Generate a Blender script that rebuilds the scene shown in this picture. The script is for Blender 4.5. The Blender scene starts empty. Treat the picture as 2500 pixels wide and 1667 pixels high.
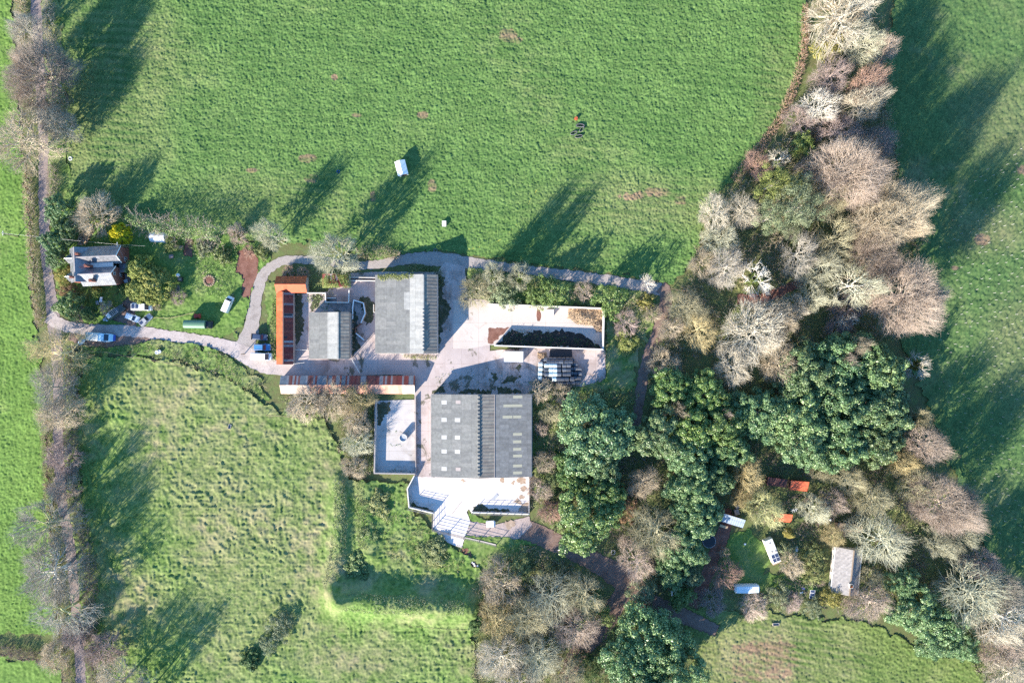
import bpy, math, random
import numpy as np
from mathutils import Vector, Matrix, geometry

# ------------------------------------------------------------------ camera, sky, sun, exposure
S = bpy.context.scene
COL = S.collection
H = 190.0            # flying height of the drone, metres
K = 0.11             # metres per photograph pixel on the ground
cam_d = bpy.data.cameras.new('camera')
cam_d.sensor_fit = 'HORIZONTAL'
cam_d.angle_x = 2 * math.atan(1250 * K / H)
cam_d.clip_start = 1.0
cam_d.clip_end = 6000
cam = bpy.data.objects.new('camera', cam_d)
cam.location = (0, 0, H)
COL.objects.link(cam)
S.camera = cam

SUN_EL = math.radians(22)
SX, SY = -0.655, -0.756          # horizontal direction towards the sun
W = bpy.data.worlds.new('World')
S.world = W
W.use_nodes = True
wn = W.node_tree
sky = wn.nodes.new('ShaderNodeTexSky')
sky.sky_type = 'NISHITA'
sky.sun_disc = False
sky.sun_elevation = SUN_EL
sky.sun_rotation = math.atan2(SX, SY)
sky.air_density = 1.0
sky.dust_density = 0.0
sky.ozone_density = 5.0
bg = wn.nodes['Background']
bg.inputs['Strength'].default_value = 0.125
tint = wn.nodes.new('ShaderNodeMix'); tint.data_type = 'RGBA'; tint.blend_type = 'MULTIPLY'
tint.inputs['Factor'].default_value = 1.0
tint.inputs['B'].default_value = (0.82, 1.02, 1.06, 1)      # clear winter sky, a little bluer than the model
wn.links.new(sky.outputs[0], tint.inputs['A'])
wn.links.new(tint.outputs['Result'], bg.inputs['Color'])
sd = bpy.data.lights.new('sun', 'SUN')
sd.energy = 5.0
sd.angle = math.radians(0.53)
sd.color = (1.0, 0.90, 0.76)
sun = bpy.data.objects.new('sun', sd)
d = Vector((-SX * math.cos(SUN_EL), -SY * math.cos(SUN_EL), -math.sin(SUN_EL)))
sun.rotation_euler = d.to_track_quat('-Z', 'Y').to_euler()
sun.location = (-60, -70, 60)
COL.objects.link(sun)
S.view_settings.view_transform = 'Standard'
S.view_settings.look = 'None'
S.view_settings.exposure = 1.66
S.view_settings.gamma = 1.0
S.cycles.max_bounces = 5
S.cycles.diffuse_bounces = 3
S.cycles.glossy_bounces = 2
S.cycles.transparent_max_bounces = 4
S.cycles.use_denoising = False

# ------------------------------------------------------------------ helpers
RNG = np.random.default_rng(7)
random.seed(7)

def P(px, py, z=0.0):
    """A point at height z that the photograph shows at pixel (px, py)."""
    f = (H - z) / H * K
    return ((px - 1250) * f, (833.5 - py) * f, z)

def crop(ox, oy, s):
    return lambda u, v: (ox + u / s, oy + v / s)
cA = crop(0, 450, 3.136); cB = crop(600, 600, 3.92); cC = crop(1050, 600, 3.92)
cD = crop(850, 900, 3.1367); cE = crop(1650, 1100, 3.92); cZ = crop(150, 540, 8.711)
cQ = crop(1290, 850, 14.257); cN = crop(980, 1180, 3.953)

def vnoise(x, y, sc, seed):
    x = np.asarray(x) / sc; y = np.asarray(y) / sc
    xi = np.floor(x).astype(np.int64); yi = np.floor(y).astype(np.int64)
    fx = x - xi; fy = y - yi
    fx = fx * fx * (3 - 2 * fx); fy = fy * fy * (3 - 2 * fy)
    def h(a, b):
        n = (a * 374761393 + b * 668265263 + seed * 1442695041) & 0xffffffff
        n = ((n ^ (n >> 13)) * 1274126177) & 0xffffffff
        return ((n ^ (n >> 16)) & 0xffff) / 65535.0
    return (h(xi, yi) * (1 - fx) + h(xi + 1, yi) * fx) * (1 - fy) + (h(xi, yi + 1) * (1 - fx) + h(xi + 1, yi + 1) * fx) * fy

def in_poly(x, y, poly):
    ins = np.zeros(np.shape(x), bool)
    n = len(poly)
    for i in range(n):
        x1, y1 = poly[i]; x2, y2 = poly[(i + 1) % n]
        if y1 == y2: continue
        c = ((y1 > y) != (y2 > y)) & (x < (x2 - x1) * (y - y1) / (y2 - y1) + x1)
        ins ^= c
    return ins

def mesh_np(name, V, F, mats=(), attr=None, smooth=False):
    V = np.asarray(V, np.float32).reshape(-1, 3); F = np.asarray(F, np.int32)
    k = F.shape[1]
    me = bpy.data.meshes.new(name)
    me.vertices.add(len(V)); me.vertices.foreach_set('co', V.ravel())
    me.loops.add(F.size); me.loops.foreach_set('vertex_index', F.ravel())
    me.polygons.add(len(F))
    me.polygons.foreach_set('loop_start', np.arange(0, F.size, k, dtype=np.int32))
    me.polygons.foreach_set('loop_total', np.full(len(F), k, np.int32))
    if smooth: me.polygons.foreach_set('use_smooth', np.ones(len(F), bool))
    for m in mats: me.materials.append(m)
    if attr is not None:
        for an, av in attr.items():
            a = me.attributes.new(an, 'FLOAT', 'POINT')
            a.data.foreach_set('value', np.asarray(av, np.float32).ravel())
    me.update(calc_edges=True)
    return me

def tag(o, label=None, cat=None, group=None, kind=None):
    if label: o['label'] = label
    if cat: o['category'] = cat
    if group: o['group'] = group
    if kind: o['kind'] = kind
    return o

def link(name, me, parent=None):
    o = bpy.data.objects.new(name, me)
    COL.objects.link(o)
    if parent is not None: o.parent = parent
    return o

def thing(name, label, cat, loc=(0, 0, 0), rot=0.0, group=None):
    o = bpy.data.objects.new(name, None)
    o.empty_display_size = 0.5
    COL.objects.link(o)
    o.location = loc; o.rotation_euler = (0, 0, rot)
    return tag(o, label, cat, group)

class MB:
    def __init__(s): s.v = []; s.f = []
    def add(s, vs, fs):
        b = len(s.v); s.v += [tuple(p) for p in vs]; s.f += [tuple(b + i for i in f) for f in fs]; return s
    def box(s, cx, cy, cz, sx, sy, sz, rz=0.0, bev=0.0):
        """centre x, y, bottom z, sizes"""
        c, n = math.cos(rz), math.sin(rz); out = []
        if bev <= 0:
            pts = [(-1, -1, 0), (1, -1, 0), (1, 1, 0), (-1, 1, 0), (-1, -1, 1), (1, -1, 1), (1, 1, 1), (-1, 1, 1)]
            for a, b, h in pts:
                x, y = a * sx / 2, b * sy / 2
                out.append((cx + x * c - y * n, cy + x * n + y * c, cz + h * sz))
            return s.add(out, [(3, 2, 1, 0), (4, 5, 6, 7), (0, 1, 5, 4), (1, 2, 6, 5), (2, 3, 7, 6), (3, 0, 4, 7)])
        for z, ins in ((0, bev), (bev, 0), (sz - bev, 0), (sz, bev)):
            for a, b in ((-1, -1), (1, -1), (1, 1), (-1, 1)):
                x, y = a * (sx / 2 - ins), b * (sy / 2 - ins)
                out.append((cx + x * c - y * n, cy + x * n + y * c, cz + z))
        fs = [(3, 2, 1, 0), (12, 13, 14, 15)]
        for r in range(3):
            for i in range(4):
                j = (i + 1) % 4
                fs.append((r * 4 + i, r * 4 + j, r * 4 + 4 + j, r * 4 + 4 + i))
        return s.add(out, fs)
    def tube(s, p, q, r, n=6, r2=None, cap=True):
        p = Vector(p); q = Vector(q); a = (q - p)
        if a.length < 1e-6: return s
        a.normalize()
        u = a.cross(Vector((0, 0, 1)))
        if u.length < 1e-3: u = a.cross(Vector((1, 0, 0)))
        u.normalize(); w = a.cross(u); r2 = r if r2 is None else r2
        out = []
        for e, rr in ((p, r), (q, r2)):
            for i in range(n):
                t = 2 * math.pi * i / n
                out.append(e + u * math.cos(t) * rr + w * math.sin(t) * rr)
        fs = [(i, (i + 1) % n, n + (i + 1) % n, n + i) for i in range(n)]
        if cap: fs += [tuple(range(n))[::-1], tuple(range(n, 2 * n))]
        return s.add(out, fs)
    def path(s, pts, r, n=6):
        for a, b in zip(pts[:-1], pts[1:]): s.tube(a, b, r, n)
        return s
    def lathe(s, prof, n=20, c=(0, 0, 0)):
        out = []
        for r, z in prof:
            for i in range(n):
                t = 2 * math.pi * i / n
                out.append((c[0] + r * math.cos(t), c[1] + r * math.sin(t), c[2] + z))
        fs = []
        for k in range(len(prof) - 1):
            for i in range(n):
                j = (i + 1) % n
                fs.append((k * n + i, k * n + j, (k + 1) * n + j, (k + 1) * n + i))
        fs.append(tuple(range(n))[::-1]); m = (len(prof) - 1) * n
        fs.append(tuple(range(m, m + n)))
        return s.add(out, fs)
    def torus(s, c, R, r, n=18, m=6):
        out = []; fs = []
        for i in range(n):
            t = 2 * math.pi * i / n
            for j in range(m):
                a = 2 * math.pi * j / m
                out.append((c[0] + (R + r * math.cos(a)) * math.cos(t), c[1] + (R + r * math.cos(a)) * math.sin(t), c[2] + r * math.sin(a)))
        for i in range(n):
            for j in range(m):
                fs.append((i * m + j, ((i + 1) % n) * m + j, ((i + 1) % n) * m + (j + 1) % m, i * m + (j + 1) % m))
        return s.add(out, fs)
    def quad(s, a, b, c, d_): return s.add([a, b, c, d_], [(0, 1, 2, 3)])
    def slab(s, a, b, c, d_, t):
        """thick sheet: four upper corners (counter-clockwise from above), thickness t along the normal"""
        A, B, C, D = map(Vector, (a, b, c, d_))
        n = (B - A).cross(D - A).normalized() * t
        return s.add([A - n, B - n, C - n, D - n, A, B, C, D],
                     [(3, 2, 1, 0), (4, 5, 6, 7), (0, 1, 5, 4), (1, 2, 6, 5), (2, 3, 7, 6), (3, 0, 4, 7)])
    def extrude(s, poly, axis, a, b):
        """closed polygon (u, z) pushed along 'x' or 'y' from a to b"""
        n = len(poly)
        f = (lambda u, z, w: (u, w, z)) if axis == 'y' else (lambda u, z, w: (w, u, z))
        out = [f(u, z, a) for u, z in poly] + [f(u, z, b) for u, z in poly]
        return s.add(out, [tuple(range(n)), tuple(range(n, 2 * n))[::-1]] + [(i, n + i, n + (i + 1) % n, (i + 1) % n) for i in range(n)])
    def mesh(s, name, mat, smooth=False):
        me = bpy.data.meshes.new(name)
        me.from_pydata(s.v, [], s.f)
        import bmesh
        bm = bmesh.new(); bm.from_mesh(me); bmesh.ops.recalc_face_normals(bm, faces=bm.faces); bm.to_mesh(me); bm.free()
        if mat: me.materials.append(mat)
        if smooth:
            for p in me.polygons: p.use_smooth = True
        me.update()
        return me

def part(name, mb, mat, parent, label=None, smooth=False):
    o = link(name, mb.mesh(name, mat, smooth), parent)
    if label: o['label'] = label
    return o

def single(name, mb, mat, label, cat, loc=(0, 0, 0), rot=0.0, group=None, smooth=False, kind=None):
    o = link(name, mb.mesh(name, mat, smooth))
    o.location = loc; o.rotation_euler = (0, 0, rot)
    return tag(o, label, cat, group, kind)

# ------------------------------------------------------------------ materials
class NT:
    def __init__(s, name):
        s.m = bpy.data.materials.new(name); s.m.use_nodes = True
        s.n = s.m.node_tree.nodes; s.l = s.m.node_tree.links
        s.b = s.n['Principled BSDF']
        s.b.inputs['Specular IOR Level'].default_value = 0.25
        s.tc = s.n.new('ShaderNodeTexCoord')
    def put(s, sock, v):
        if hasattr(v, 'is_linked'): s.l.new(v, sock)
        elif isinstance(v, (tuple, list)) and len(v) == 3 and sock.type == 'RGBA': sock.default_value = (*v, 1)
        else: sock.default_value = v
    def noise(s, scale, detail=3.0, rough=0.6, vec=None, dist=0.0):
        t = s.n.new('ShaderNodeTexNoise'); t.inputs['Scale'].default_value = scale
        t.inputs['Detail'].default_value = detail; t.inputs['Roughness'].default_value = rough
        t.inputs['Distortion'].default_value = dist
        s.l.new(vec or s.tc.outputs['Object'], t.inputs['Vector']); return t.outputs['Fac']
    def ramp(s, fac, stops, const=False):
        r = s.n.new('ShaderNodeValToRGB'); e = r.color_ramp.elements
        if const: r.color_ramp.interpolation = 'CONSTANT'
        while len(e) < len(stops): e.new(0.5)
        for i, (p, c) in enumerate(stops): e[i].position = p; e[i].color = (*c, 1) if not isinstance(c, float) else (c, c, c, 1)
        s.l.new(fac, r.inputs['Fac']); return r.outputs['Color']
    def mix(s, fac, a, b, mode='MIX'):
        m = s.n.new('ShaderNodeMix'); m.data_type = 'RGBA'; m.blend_type = mode
        s.put(m.inputs['Factor'], fac); s.put(m.inputs['A'], a); s.put(m.inputs['B'], b); return m.outputs['Result']
    def math(s, op, a, b=0.0):
        m = s.n.new('ShaderNodeMath'); m.operation = op
        s.put(m.inputs[0], a); s.put(m.inputs[1], b); return m.outputs[0]
    def attr(s, name):
        a = s.n.new('ShaderNodeAttribute'); a.attribute_name = name; return a.outputs['Fac']
    def rand(s):
        return s.n.new('ShaderNodeObjectInfo').outputs['Random']
    def bump(s, h, strength=0.5, dist=0.1):
        b = s.n.new('ShaderNodeBump'); b.inputs['Strength'].default_value = strength; b.inputs['Distance'].default_value = dist
        s.put(b.inputs['Height'], h); s.l.new(b.outputs[0], s.b.inputs['Normal'])
    def done(s, col, rough=0.8, metal=0.0, spec=None):
        s.put(s.b.inputs['Base Color'], col); s.put(s.b.inputs['Roughness'], rough); s.b.inputs['Metallic'].default_value = metal
        if spec is not None: s.b.inputs['Specular IOR Level'].default_value = spec
        return s.m

def plain(name, col, rough=0.6, metal=0.0, var=0.15, scale=6.0, spec=0.4):
    t = NT(name)
    f = t.noise(scale, 3)
    c = t.mix(f, tuple(x * (1 - var) for x in col), tuple(min(1, x * (1 + var)) for x in col))
    return t.done(c, rough, metal, spec)

def grass_mat(name, a, b, c, dry, dry_amt=0.5, big=0.02, rows=None, fine=2.2):
    """a dark, b mid, c light greens mixed by noise; dry grass in patches"""
    t = NT(name)
    f1 = t.noise(fine, 4, 0.65); f2 = t.noise(0.25, 4, 0.6); f3 = t.noise(big, 4, 0.55)
    col = t.ramp(f1, [(0.3, a), (0.5, b), (0.7, c)])
    k = t.ramp(f3, [(dry_amt - 0.05, 0.0), (dry_amt + 0.16, 1.0)])
    k2 = t.ramp(f2, [(0.38, 0.0), (0.62, 1.0)])
    kk = t.math('MULTIPLY', k, k2)
    col = t.mix(t.math('MULTIPLY', kk, 0.75), col, dry)
    col = t.mix(t.math('MULTIPLY', t.attr('dry'), t.ramp(f1, [(0.3, 0.25), (0.65, 1.0)])), col, dry)
    col = t.mix(t.ramp(t.attr('worn'), [(0.30, 0.0), (0.55, 0.9)]), col, (0.26, 0.165, 0.115))
    v = t.ramp(f2, [(0.3, 0.82), (0.7, 1.15)])
    col = t.mix(1.0, col, v, 'MULTIPLY')
    if rows:                                        # (direction x, direction y, spacing, amount)
        sp = t.n.new('ShaderNodeSeparateXYZ'); t.l.new(t.tc.outputs['Object'], sp.inputs[0])
        u = t.math('ADD', t.math('MULTIPLY', sp.outputs[0], rows[0]), t.math('MULTIPLY', sp.outputs[1], rows[1]))
        u = t.math('ADD', u, t.math('MULTIPLY', t.noise(0.05, 2), 3.0))
        w = t.math('SINE', t.math('MULTIPLY', u, 2 * math.pi / rows[2]))
        w = t.math('MULTIPLY_ADD', w, 0.5)
        w2 = t.math('MULTIPLY', t.math('ADD', w, 0.5), rows[3])
        col = t.mix(t.math('MULTIPLY', w2, t.ramp(t.noise(0.08, 3), [(0.35, 0.1), (0.65, 1.0)])), col, a)
    return t.done(col, 0.9, 0, 0.1)

def ground_mat(name, cols, sc=0.6, rough=0.95, bump=0.4, bsc=3.0):
    t = NT(name)
    f = t.noise(sc, 6, 0.65); g = t.noise(bsc, 4, 0.7)
    st = [(0.25 + 0.5 * i / (len(cols) - 1), c) for i, c in enumerate(cols)]
    col = t.ramp(f, st)
    col = t.mix(1.0, col, t.ramp(g, [(0.25, 0.7), (0.75, 1.2)]), 'MULTIPLY')
    t.bump(g, bump, 0.15)
    return t.done(col, rough, 0, 0.1)

def concrete_mat(name, base, stain, moss, amt=0.5, joint=(4.5, 6.0), mossy=0.64):
    t = NT(name)
    a = t.noise(0.12, 3, 0.55); b = t.noise(0.35, 5, 0.6, dist=0.8); c = t.noise(0.05, 3)
    col = t.ramp(a, [(0.3, tuple(x * 0.86 for x in base)), (0.7, base)])
    k = t.ramp(b, [(amt, 0.0), (amt + 0.18, 1.0)])
    col = t.mix(t.math('MULTIPLY', k, t.ramp(c, [(0.40, 0.0), (0.62, 0.7)])), col, stain)
    k2 = t.ramp(t.noise(0.22, 7, 0.7, dist=0.5), [(mossy, 0.0), (mossy + 0.035, 1.0)])
    col = t.mix(t.math('MULTIPLY', k2, 0.8), col, moss)
    br = t.n.new('ShaderNodeTexBrick'); t.l.new(t.tc.outputs['Object'], br.inputs['Vector'])
    br.inputs['Scale'].default_value = 1.0; br.inputs['Mortar Size'].default_value = 0.035
    br.inputs['Brick Width'].default_value = joint[0]; br.inputs['Row Height'].default_value = joint[1]; br.offset = 0.0
    br.inputs['Color1'].default_value = (1, 1, 1, 1); br.inputs['Color2'].default_value = (0.94, 0.94, 0.94, 1); br.inputs['Mortar'].default_value = (0.55, 0.5, 0.45, 1)
    col = t.mix(0.7, col, br.outputs['Color'], 'MULTIPLY')
    col = t.mix(1.0, col, t.ramp(t.noise(4.0, 3), [(0.3, 0.95), (0.7, 1.04)]), 'MULTIPLY')
    return t.done(col, 0.9, 0, 0.15)

def sheet_mat(name, cols, run='x', pitch=0.3, sheet=1.0, length=2.6, rough=0.7, dirt=0.35, metal=0.0, bump=0.6, lap=True, lichen=None):
    """corrugated roof sheets; corrugations run along 'run' (x or y); a colour per sheet drawn from cols"""
    t = NT(name)
    sp = t.n.new('ShaderNodeSeparateXYZ'); t.l.new(t.tc.outputs['Object'], sp.inputs[0])
    across, along = (sp.outputs[1], sp.outputs[0]) if run == 'x' else (sp.outputs[0], sp.outputs[1])
    ca = t.math('FLOOR', t.math('DIVIDE', across, sheet)); cb = t.math('FLOOR', t.math('DIVIDE', along, length))
    cmb = t.n.new('ShaderNodeCombineXYZ'); t.l.new(ca, cmb.inputs[0]); t.l.new(cb, cmb.inputs[1])
    wn_ = t.n.new('ShaderNodeTexWhiteNoise'); t.l.new(cmb.outputs[0], wn_.inputs['Vector'])
    col = t.ramp(wn_.outputs['Value'], [(i / len(cols), c) for i, c in enumerate(cols)], True)
    n1 = t.noise(1.3, 6, 0.7); n2 = t.noise(9, 4, 0.7)
    col = t.mix(1.0, col, t.ramp(n1, [(0.3, 1 - dirt), (0.7, 1.08)]), 'MULTIPLY')
    col = t.mix(1.0, col, t.ramp(n2, [(0.3, 0.85), (0.7, 1.1)]), 'MULTIPLY')
    if lichen:
        col = t.mix(t.ramp(t.noise(2.2, 7, 0.8), [(0.54, 0.0), (0.68, 0.8)]), col, lichen)
    if lap:
        fr = t.math('FRACT', t.math('DIVIDE', along, length))
        col = t.mix(t.math('MULTIPLY', t.math('LESS_THAN', fr, 0.04), 0.22), col, (0.05, 0.05, 0.05))
    w = t.math('SINE', t.math('MULTIPLY', across, 2 * math.pi / pitch))
    t.bump(w, bump, 0.04)
    return t.done(col, rough, metal, 0.25)

def leaf_mat(name, a, b, c, rough=0.5, spec=0.35, hue=0.25):
    t = NT(name)
    f = t.attr('tint')
    col = t.ramp(f, [(0.0, a), (0.5, b), (1.0, c)])
    r = t.rand()
    col = t.mix(1.0, col, t.ramp(r, [(0.0, tuple(1 - hue * k for k in (0.5, 1, 1))), (0.5, (1, 1, 1)), (1.0, tuple(1 + hue * k for k in (1, 0.5, 0.2)))]), 'MULTIPLY')
    t.b.inputs['Transmission Weight'].default_value = 0.0
    return t.done(col, rough, 0, spec)

def bark_mat(name, a, b, rough=0.9, var=0.2):
    t = NT(name)
    f = t.noise(1.5, 4, 0.7)
    col = t.ramp(f, [(0.3, a), (0.7, b)])
    col = t.mix(1.0, col, t.ramp(t.rand(), [(0.0, 1 - var), (1.0, 1 + var)]), 'MULTIPLY')
    return t.done(col, rough, 0, 0.1)

def paint(name, col, rough=0.3):
    t = NT(name)
    f = t.noise(3, 4)
    c = t.mix(t.math('MULTIPLY', t.ramp(f, [(0.4, 0.0), (0.75, 1.0)]), 0.25), col, tuple(x * 0.6 + 0.04 for x in col))
    t.b.inputs['Coat Weight'].default_value = 0.3
    return t.done(c, rough, 0, 0.5)

M = {}
M['west'] = grass_mat('west_grass', (0.085, 0.160, 0.034), (0.135, 0.225, 0.050), (0.190, 0.285, 0.075), (0.26, 0.27, 0.12), 0.60, 0.05, rows=(1.0, 0.03, 1.7, 0.6))
M['north'] = grass_mat('north_grass', (0.062, 0.128, 0.036), (0.110, 0.192, 0.055), (0.170, 0.250, 0.085), (0.220, 0.220, 0.100), 0.54, 0.022, rows=(0.06, 1.0, 2.2, 0.6))
M['rough'] = grass_mat('rough_grass', (0.055, 0.115, 0.025), (0.120, 0.195, 0.048), (0.200, 0.265, 0.085), (0.27, 0.225, 0.135), 0.46, 0.05, fine=1.1)
M['east'] = grass_mat('east_grass', (0.045, 0.100, 0.036), (0.085, 0.150, 0.050), (0.135, 0.190, 0.070), (0.22, 0.20, 0.11), 0.54, 0.06, rows=(0.75, 0.66, 2.6, 0.3))
M['south'] = grass_mat('south_grass', (0.085, 0.135, 0.036), (0.150, 0.200, 0.058), (0.205, 0.240, 0.090), (0.29, 0.235, 0.145), 0.55, 0.03, rows=(0.22, 1.0, 1.9, 0.7))
M['lawn'] = grass_mat('lawn_grass', (0.060, 0.125, 0.028), (0.115, 0.195, 0.045), (0.175, 0.255, 0.075), (0.23, 0.22, 0.11), 0.55, 0.05)
M['floor'] = ground_mat('rough_ground', [(0.075, 0.085, 0.035), (0.13, 0.13, 0.06), (0.12, 0.155, 0.055), (0.21, 0.185, 0.11)], 0.45)
M['lane'] = ground_mat('lane_tarmac', [(0.19, 0.15, 0.14), (0.27, 0.22, 0.205), (0.23, 0.185, 0.165)], 0.5, bump=0.2)
M['drive'] = ground_mat('drive_concrete', [(0.30, 0.255, 0.235), (0.42, 0.36, 0.335), (0.48, 0.42, 0.39)], 0.3, bump=0.15)
M['gravel'] = ground_mat('track_gravel', [(0.22, 0.19, 0.17), (0.34, 0.30, 0.275), (0.30, 0.26, 0.24)], 0.4, bump=0.3)
M['dirt'] = ground_mat('track_dirt', [(0.13, 0.085, 0.07), (0.20, 0.14, 0.115), (0.24, 0.175, 0.15)], 0.5, bump=0.4)
M['redsoil'] = ground_mat('red_soil', [(0.12, 0.055, 0.04), (0.20, 0.10, 0.075), (0.25, 0.14, 0.11)], 0.6, bump=0.5)
M['pinkgravel'] = ground_mat('pink_gravel', [(0.27, 0.215, 0.195), (0.38, 0.31, 0.285), (0.33, 0.26, 0.235)], 0.4, bump=0.2)
M['brownpad'] = ground_mat('brown_concrete', [(0.24, 0.165, 0.125), (0.36, 0.26, 0.20), (0.30, 0.21, 0.16)], 0.25, bump=0.15)
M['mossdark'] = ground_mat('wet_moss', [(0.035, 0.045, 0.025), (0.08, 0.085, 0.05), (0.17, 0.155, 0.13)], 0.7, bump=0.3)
M['yard'] = concrete_mat('yard_concrete', (0.47, 0.40, 0.38), (0.20, 0.14, 0.11), (0.085, 0.085, 0.05), 0.44, mossy=0.575)
M['apron'] = concrete_mat('apron_concrete', (0.66, 0.60, 0.57), (0.40, 0.31, 0.23), (0.33, 0.27, 0.2), 0.50)
M['clamp'] = concrete_mat('clamp_concrete', (0.54, 0.475, 0.43), (0.30, 0.21, 0.15), (0.22, 0.18, 0.12), 0.55, (9, 5))
M['slurry'] = concrete_mat('slurry_yard_concrete', (0.52, 0.48, 0.455), (0.24, 0.21, 0.175), (0.12, 0.115, 0.08), 0.42, (11, 4.2))
M['wallc'] = plain('wall_concrete', (0.48, 0.43, 0.39), 0.9, 0, 0.25, 0.8, 0.1)
M['block'] = plain('block_wall', (0.36, 0.32, 0.30), 0.9, 0, 0.3, 1.2, 0.1)
M['asb'] = sheet_mat('cement_roof_sheet', [(0.198, 0.198, 0.188), (0.218, 0.218, 0.205), (0.185, 0.185, 0.178), (0.231, 0.228, 0.215)], 'x', 0.33, 1.0, 2.6, 0.9, 0.32, bump=0.22, lichen=(0.132, 0.132, 0.106))
M['asb_pale'] = sheet_mat('pale_cement_roof_sheet', [(0.310, 0.310, 0.295), (0.338, 0.335, 0.317), (0.288, 0.288, 0.277)], 'x', 0.33, 1.0, 2.6, 0.9, 0.25, bump=0.22, lichen=(0.230, 0.223, 0.187))  # cement sheet lightened to carry the sun on steep west slopes; ridges share it
M['asb_brown'] = sheet_mat('brown_cement_roof_sheet', [(0.230, 0.209, 0.180), (0.259, 0.238, 0.202), (0.209, 0.187, 0.162)], 'x', 0.9, 1.05, 2.0, 0.9, 0.35, bump=0.35)
M['purple'] = sheet_mat('steel_roof_sheet', [(0.198, 0.186, 0.189), (0.216, 0.201, 0.204), (0.186, 0.174, 0.177), (0.234, 0.222, 0.186)], 'x', 0.55, 1.0, 3.4, 0.8, 0.22, bump=0.30)
M['rust'] = sheet_mat('rusty_roof_sheet', [(0.22, 0.05, 0.04), (0.17, 0.05, 0.045), (0.24, 0.07, 0.055), (0.26, 0.23, 0.23), (0.20, 0.055, 0.045), (0.19, 0.045, 0.04), (0.33, 0.31, 0.31)], 'x', 0.3, 0.55, 4.0, 0.85, 0.4)
M['rust_y'] = sheet_mat('rusty_grey_roof_sheet', [(0.24, 0.25, 0.26), (0.23, 0.07, 0.055), (0.20, 0.22, 0.24), (0.28, 0.28, 0.29), (0.16, 0.19, 0.22), (0.22, 0.10, 0.085)], 'y', 0.3, 0.5, 9.0, 0.85, 0.35)
M['rust_yr'] = sheet_mat('dark_red_roof_sheet', [(0.24, 0.055, 0.045), (0.19, 0.06, 0.05), (0.26, 0.08, 0.06), (0.29, 0.25, 0.25), (0.20, 0.05, 0.04)], 'y', 0.3, 0.5, 9.0, 0.85, 0.35)
M['orange'] = sheet_mat('orange_roof_sheet', [(0.52, 0.125, 0.045), (0.47, 0.115, 0.045), (0.55, 0.15, 0.06), (0.42, 0.12, 0.055)], 'x', 0.3, 0.9, 3.0, 0.8, 0.4)
M['orange_y'] = sheet_mat('orange_red_roof_sheet', [(0.58, 0.13, 0.06), (0.54, 0.115, 0.05), (0.60, 0.15, 0.075)], 'y', 0.3, 0.9, 6.0, 0.7, 0.2)
M['salmon'] = sheet_mat('salmon_roof_sheet', [(0.58, 0.31, 0.22), (0.62, 0.35, 0.25), (0.55, 0.28, 0.20)], 'y', 0.3, 0.9, 6.0, 0.8, 0.25)
M['whitesheet'] = sheet_mat('whitewashed_roof_sheet', [(0.56, 0.47, 0.40), (0.62, 0.53, 0.46), (0.52, 0.40, 0.32)], 'y', 0.3, 0.9, 6.0, 0.8, 0.25)
M['bluegrey'] = sheet_mat('blue_grey_roof_sheet', [(0.30, 0.36, 0.42), (0.33, 0.39, 0.45), (0.29, 0.35, 0.41)], 'y', 0.6, 1.0, 9.0, 0.55, 0.15)
M['slate'] = sheet_mat('slate', [(0.17, 0.175, 0.19), (0.20, 0.205, 0.22), (0.15, 0.155, 0.17), (0.22, 0.22, 0.23)], 'y', 0.5, 0.4, 0.35, 0.24, 0.3, bump=0.08, lap=False)
M['slate'].node_tree.nodes['Principled BSDF'].inputs['Specular IOR Level'].default_value = 1.0
M['tiles'] = sheet_mat('grey_roof_tile', [(0.30, 0.28, 0.265), (0.34, 0.315, 0.30), (0.28, 0.26, 0.25)], 'x', 0.33, 0.33, 0.40, 0.8, 0.25, bump=0.6)
M['brick'] = plain('red_brick', (0.24, 0.10, 0.075), 0.9, 0, 0.3, 5, 0.1)
M['render'] = plain('cream_render', (0.62, 0.56, 0.48), 0.9, 0, 0.12, 2, 0.1)
M['timber'] = plain('weathered_timber', (0.28, 0.21, 0.15), 0.9, 0, 0.3, 3, 0.1)
M['darkwood'] = plain('dark_timber', (0.09, 0.06, 0.05), 0.9, 0, 0.3, 3, 0.1)
M['steel'] = plain('galvanised_steel', (0.42, 0.43, 0.44), 0.5, 0.4, 0.2, 4, 0.4)
M['rustysteel'] = plain('rusty_steel', (0.17, 0.10, 0.08), 0.8, 0.2, 0.35, 3, 0.2)
M['white'] = plain('white_paint', (0.78, 0.77, 0.75), 0.5, 0, 0.06, 3, 0.4)
M['offwhite'] = plain('off_white', (0.62, 0.60, 0.56), 0.6, 0, 0.12, 2, 0.3)
M['glass'] = plain('dark_glass', (0.018, 0.035, 0.06), 0.1, 0, 0.1, 2, 0.6)
M['rubber'] = plain('tyre_rubber', (0.02, 0.02, 0.022), 0.8, 0, 0.2, 6, 0.2)
M['black'] = plain('black_plastic', (0.015, 0.016, 0.02), 0.35, 0, 0.2, 4, 0.5)
M['balewrap'] = plain('black_bale_wrap', (0.05, 0.058, 0.075), 0.28, 0, 0.3, 3, 0.7)
M['balepale'] = plain('pale_bale_wrap', (0.50, 0.58, 0.58), 0.3, 0, 0.2, 3, 0.6)
M['headlamp'] = plain('headlamp_lens', (0.6, 0.62, 0.63), 0.15, 0, 0.05, 3, 0.6)
M['red'] = plain('red_plastic', (0.45, 0.05, 0.03), 0.4, 0, 0.15, 3, 0.4)
M['blue'] = plain('blue_plastic', (0.03, 0.10, 0.42), 0.4, 0, 0.15, 3, 0.4)
M['yellow'] = plain('yellow_plastic', (0.70, 0.58, 0.10), 0.5, 0, 0.15, 3, 0.3)
M['solar'] = plain('solar_cell', (0.035, 0.05, 0.10), 0.15, 0, 0.15, 3, 0.6)
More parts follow.
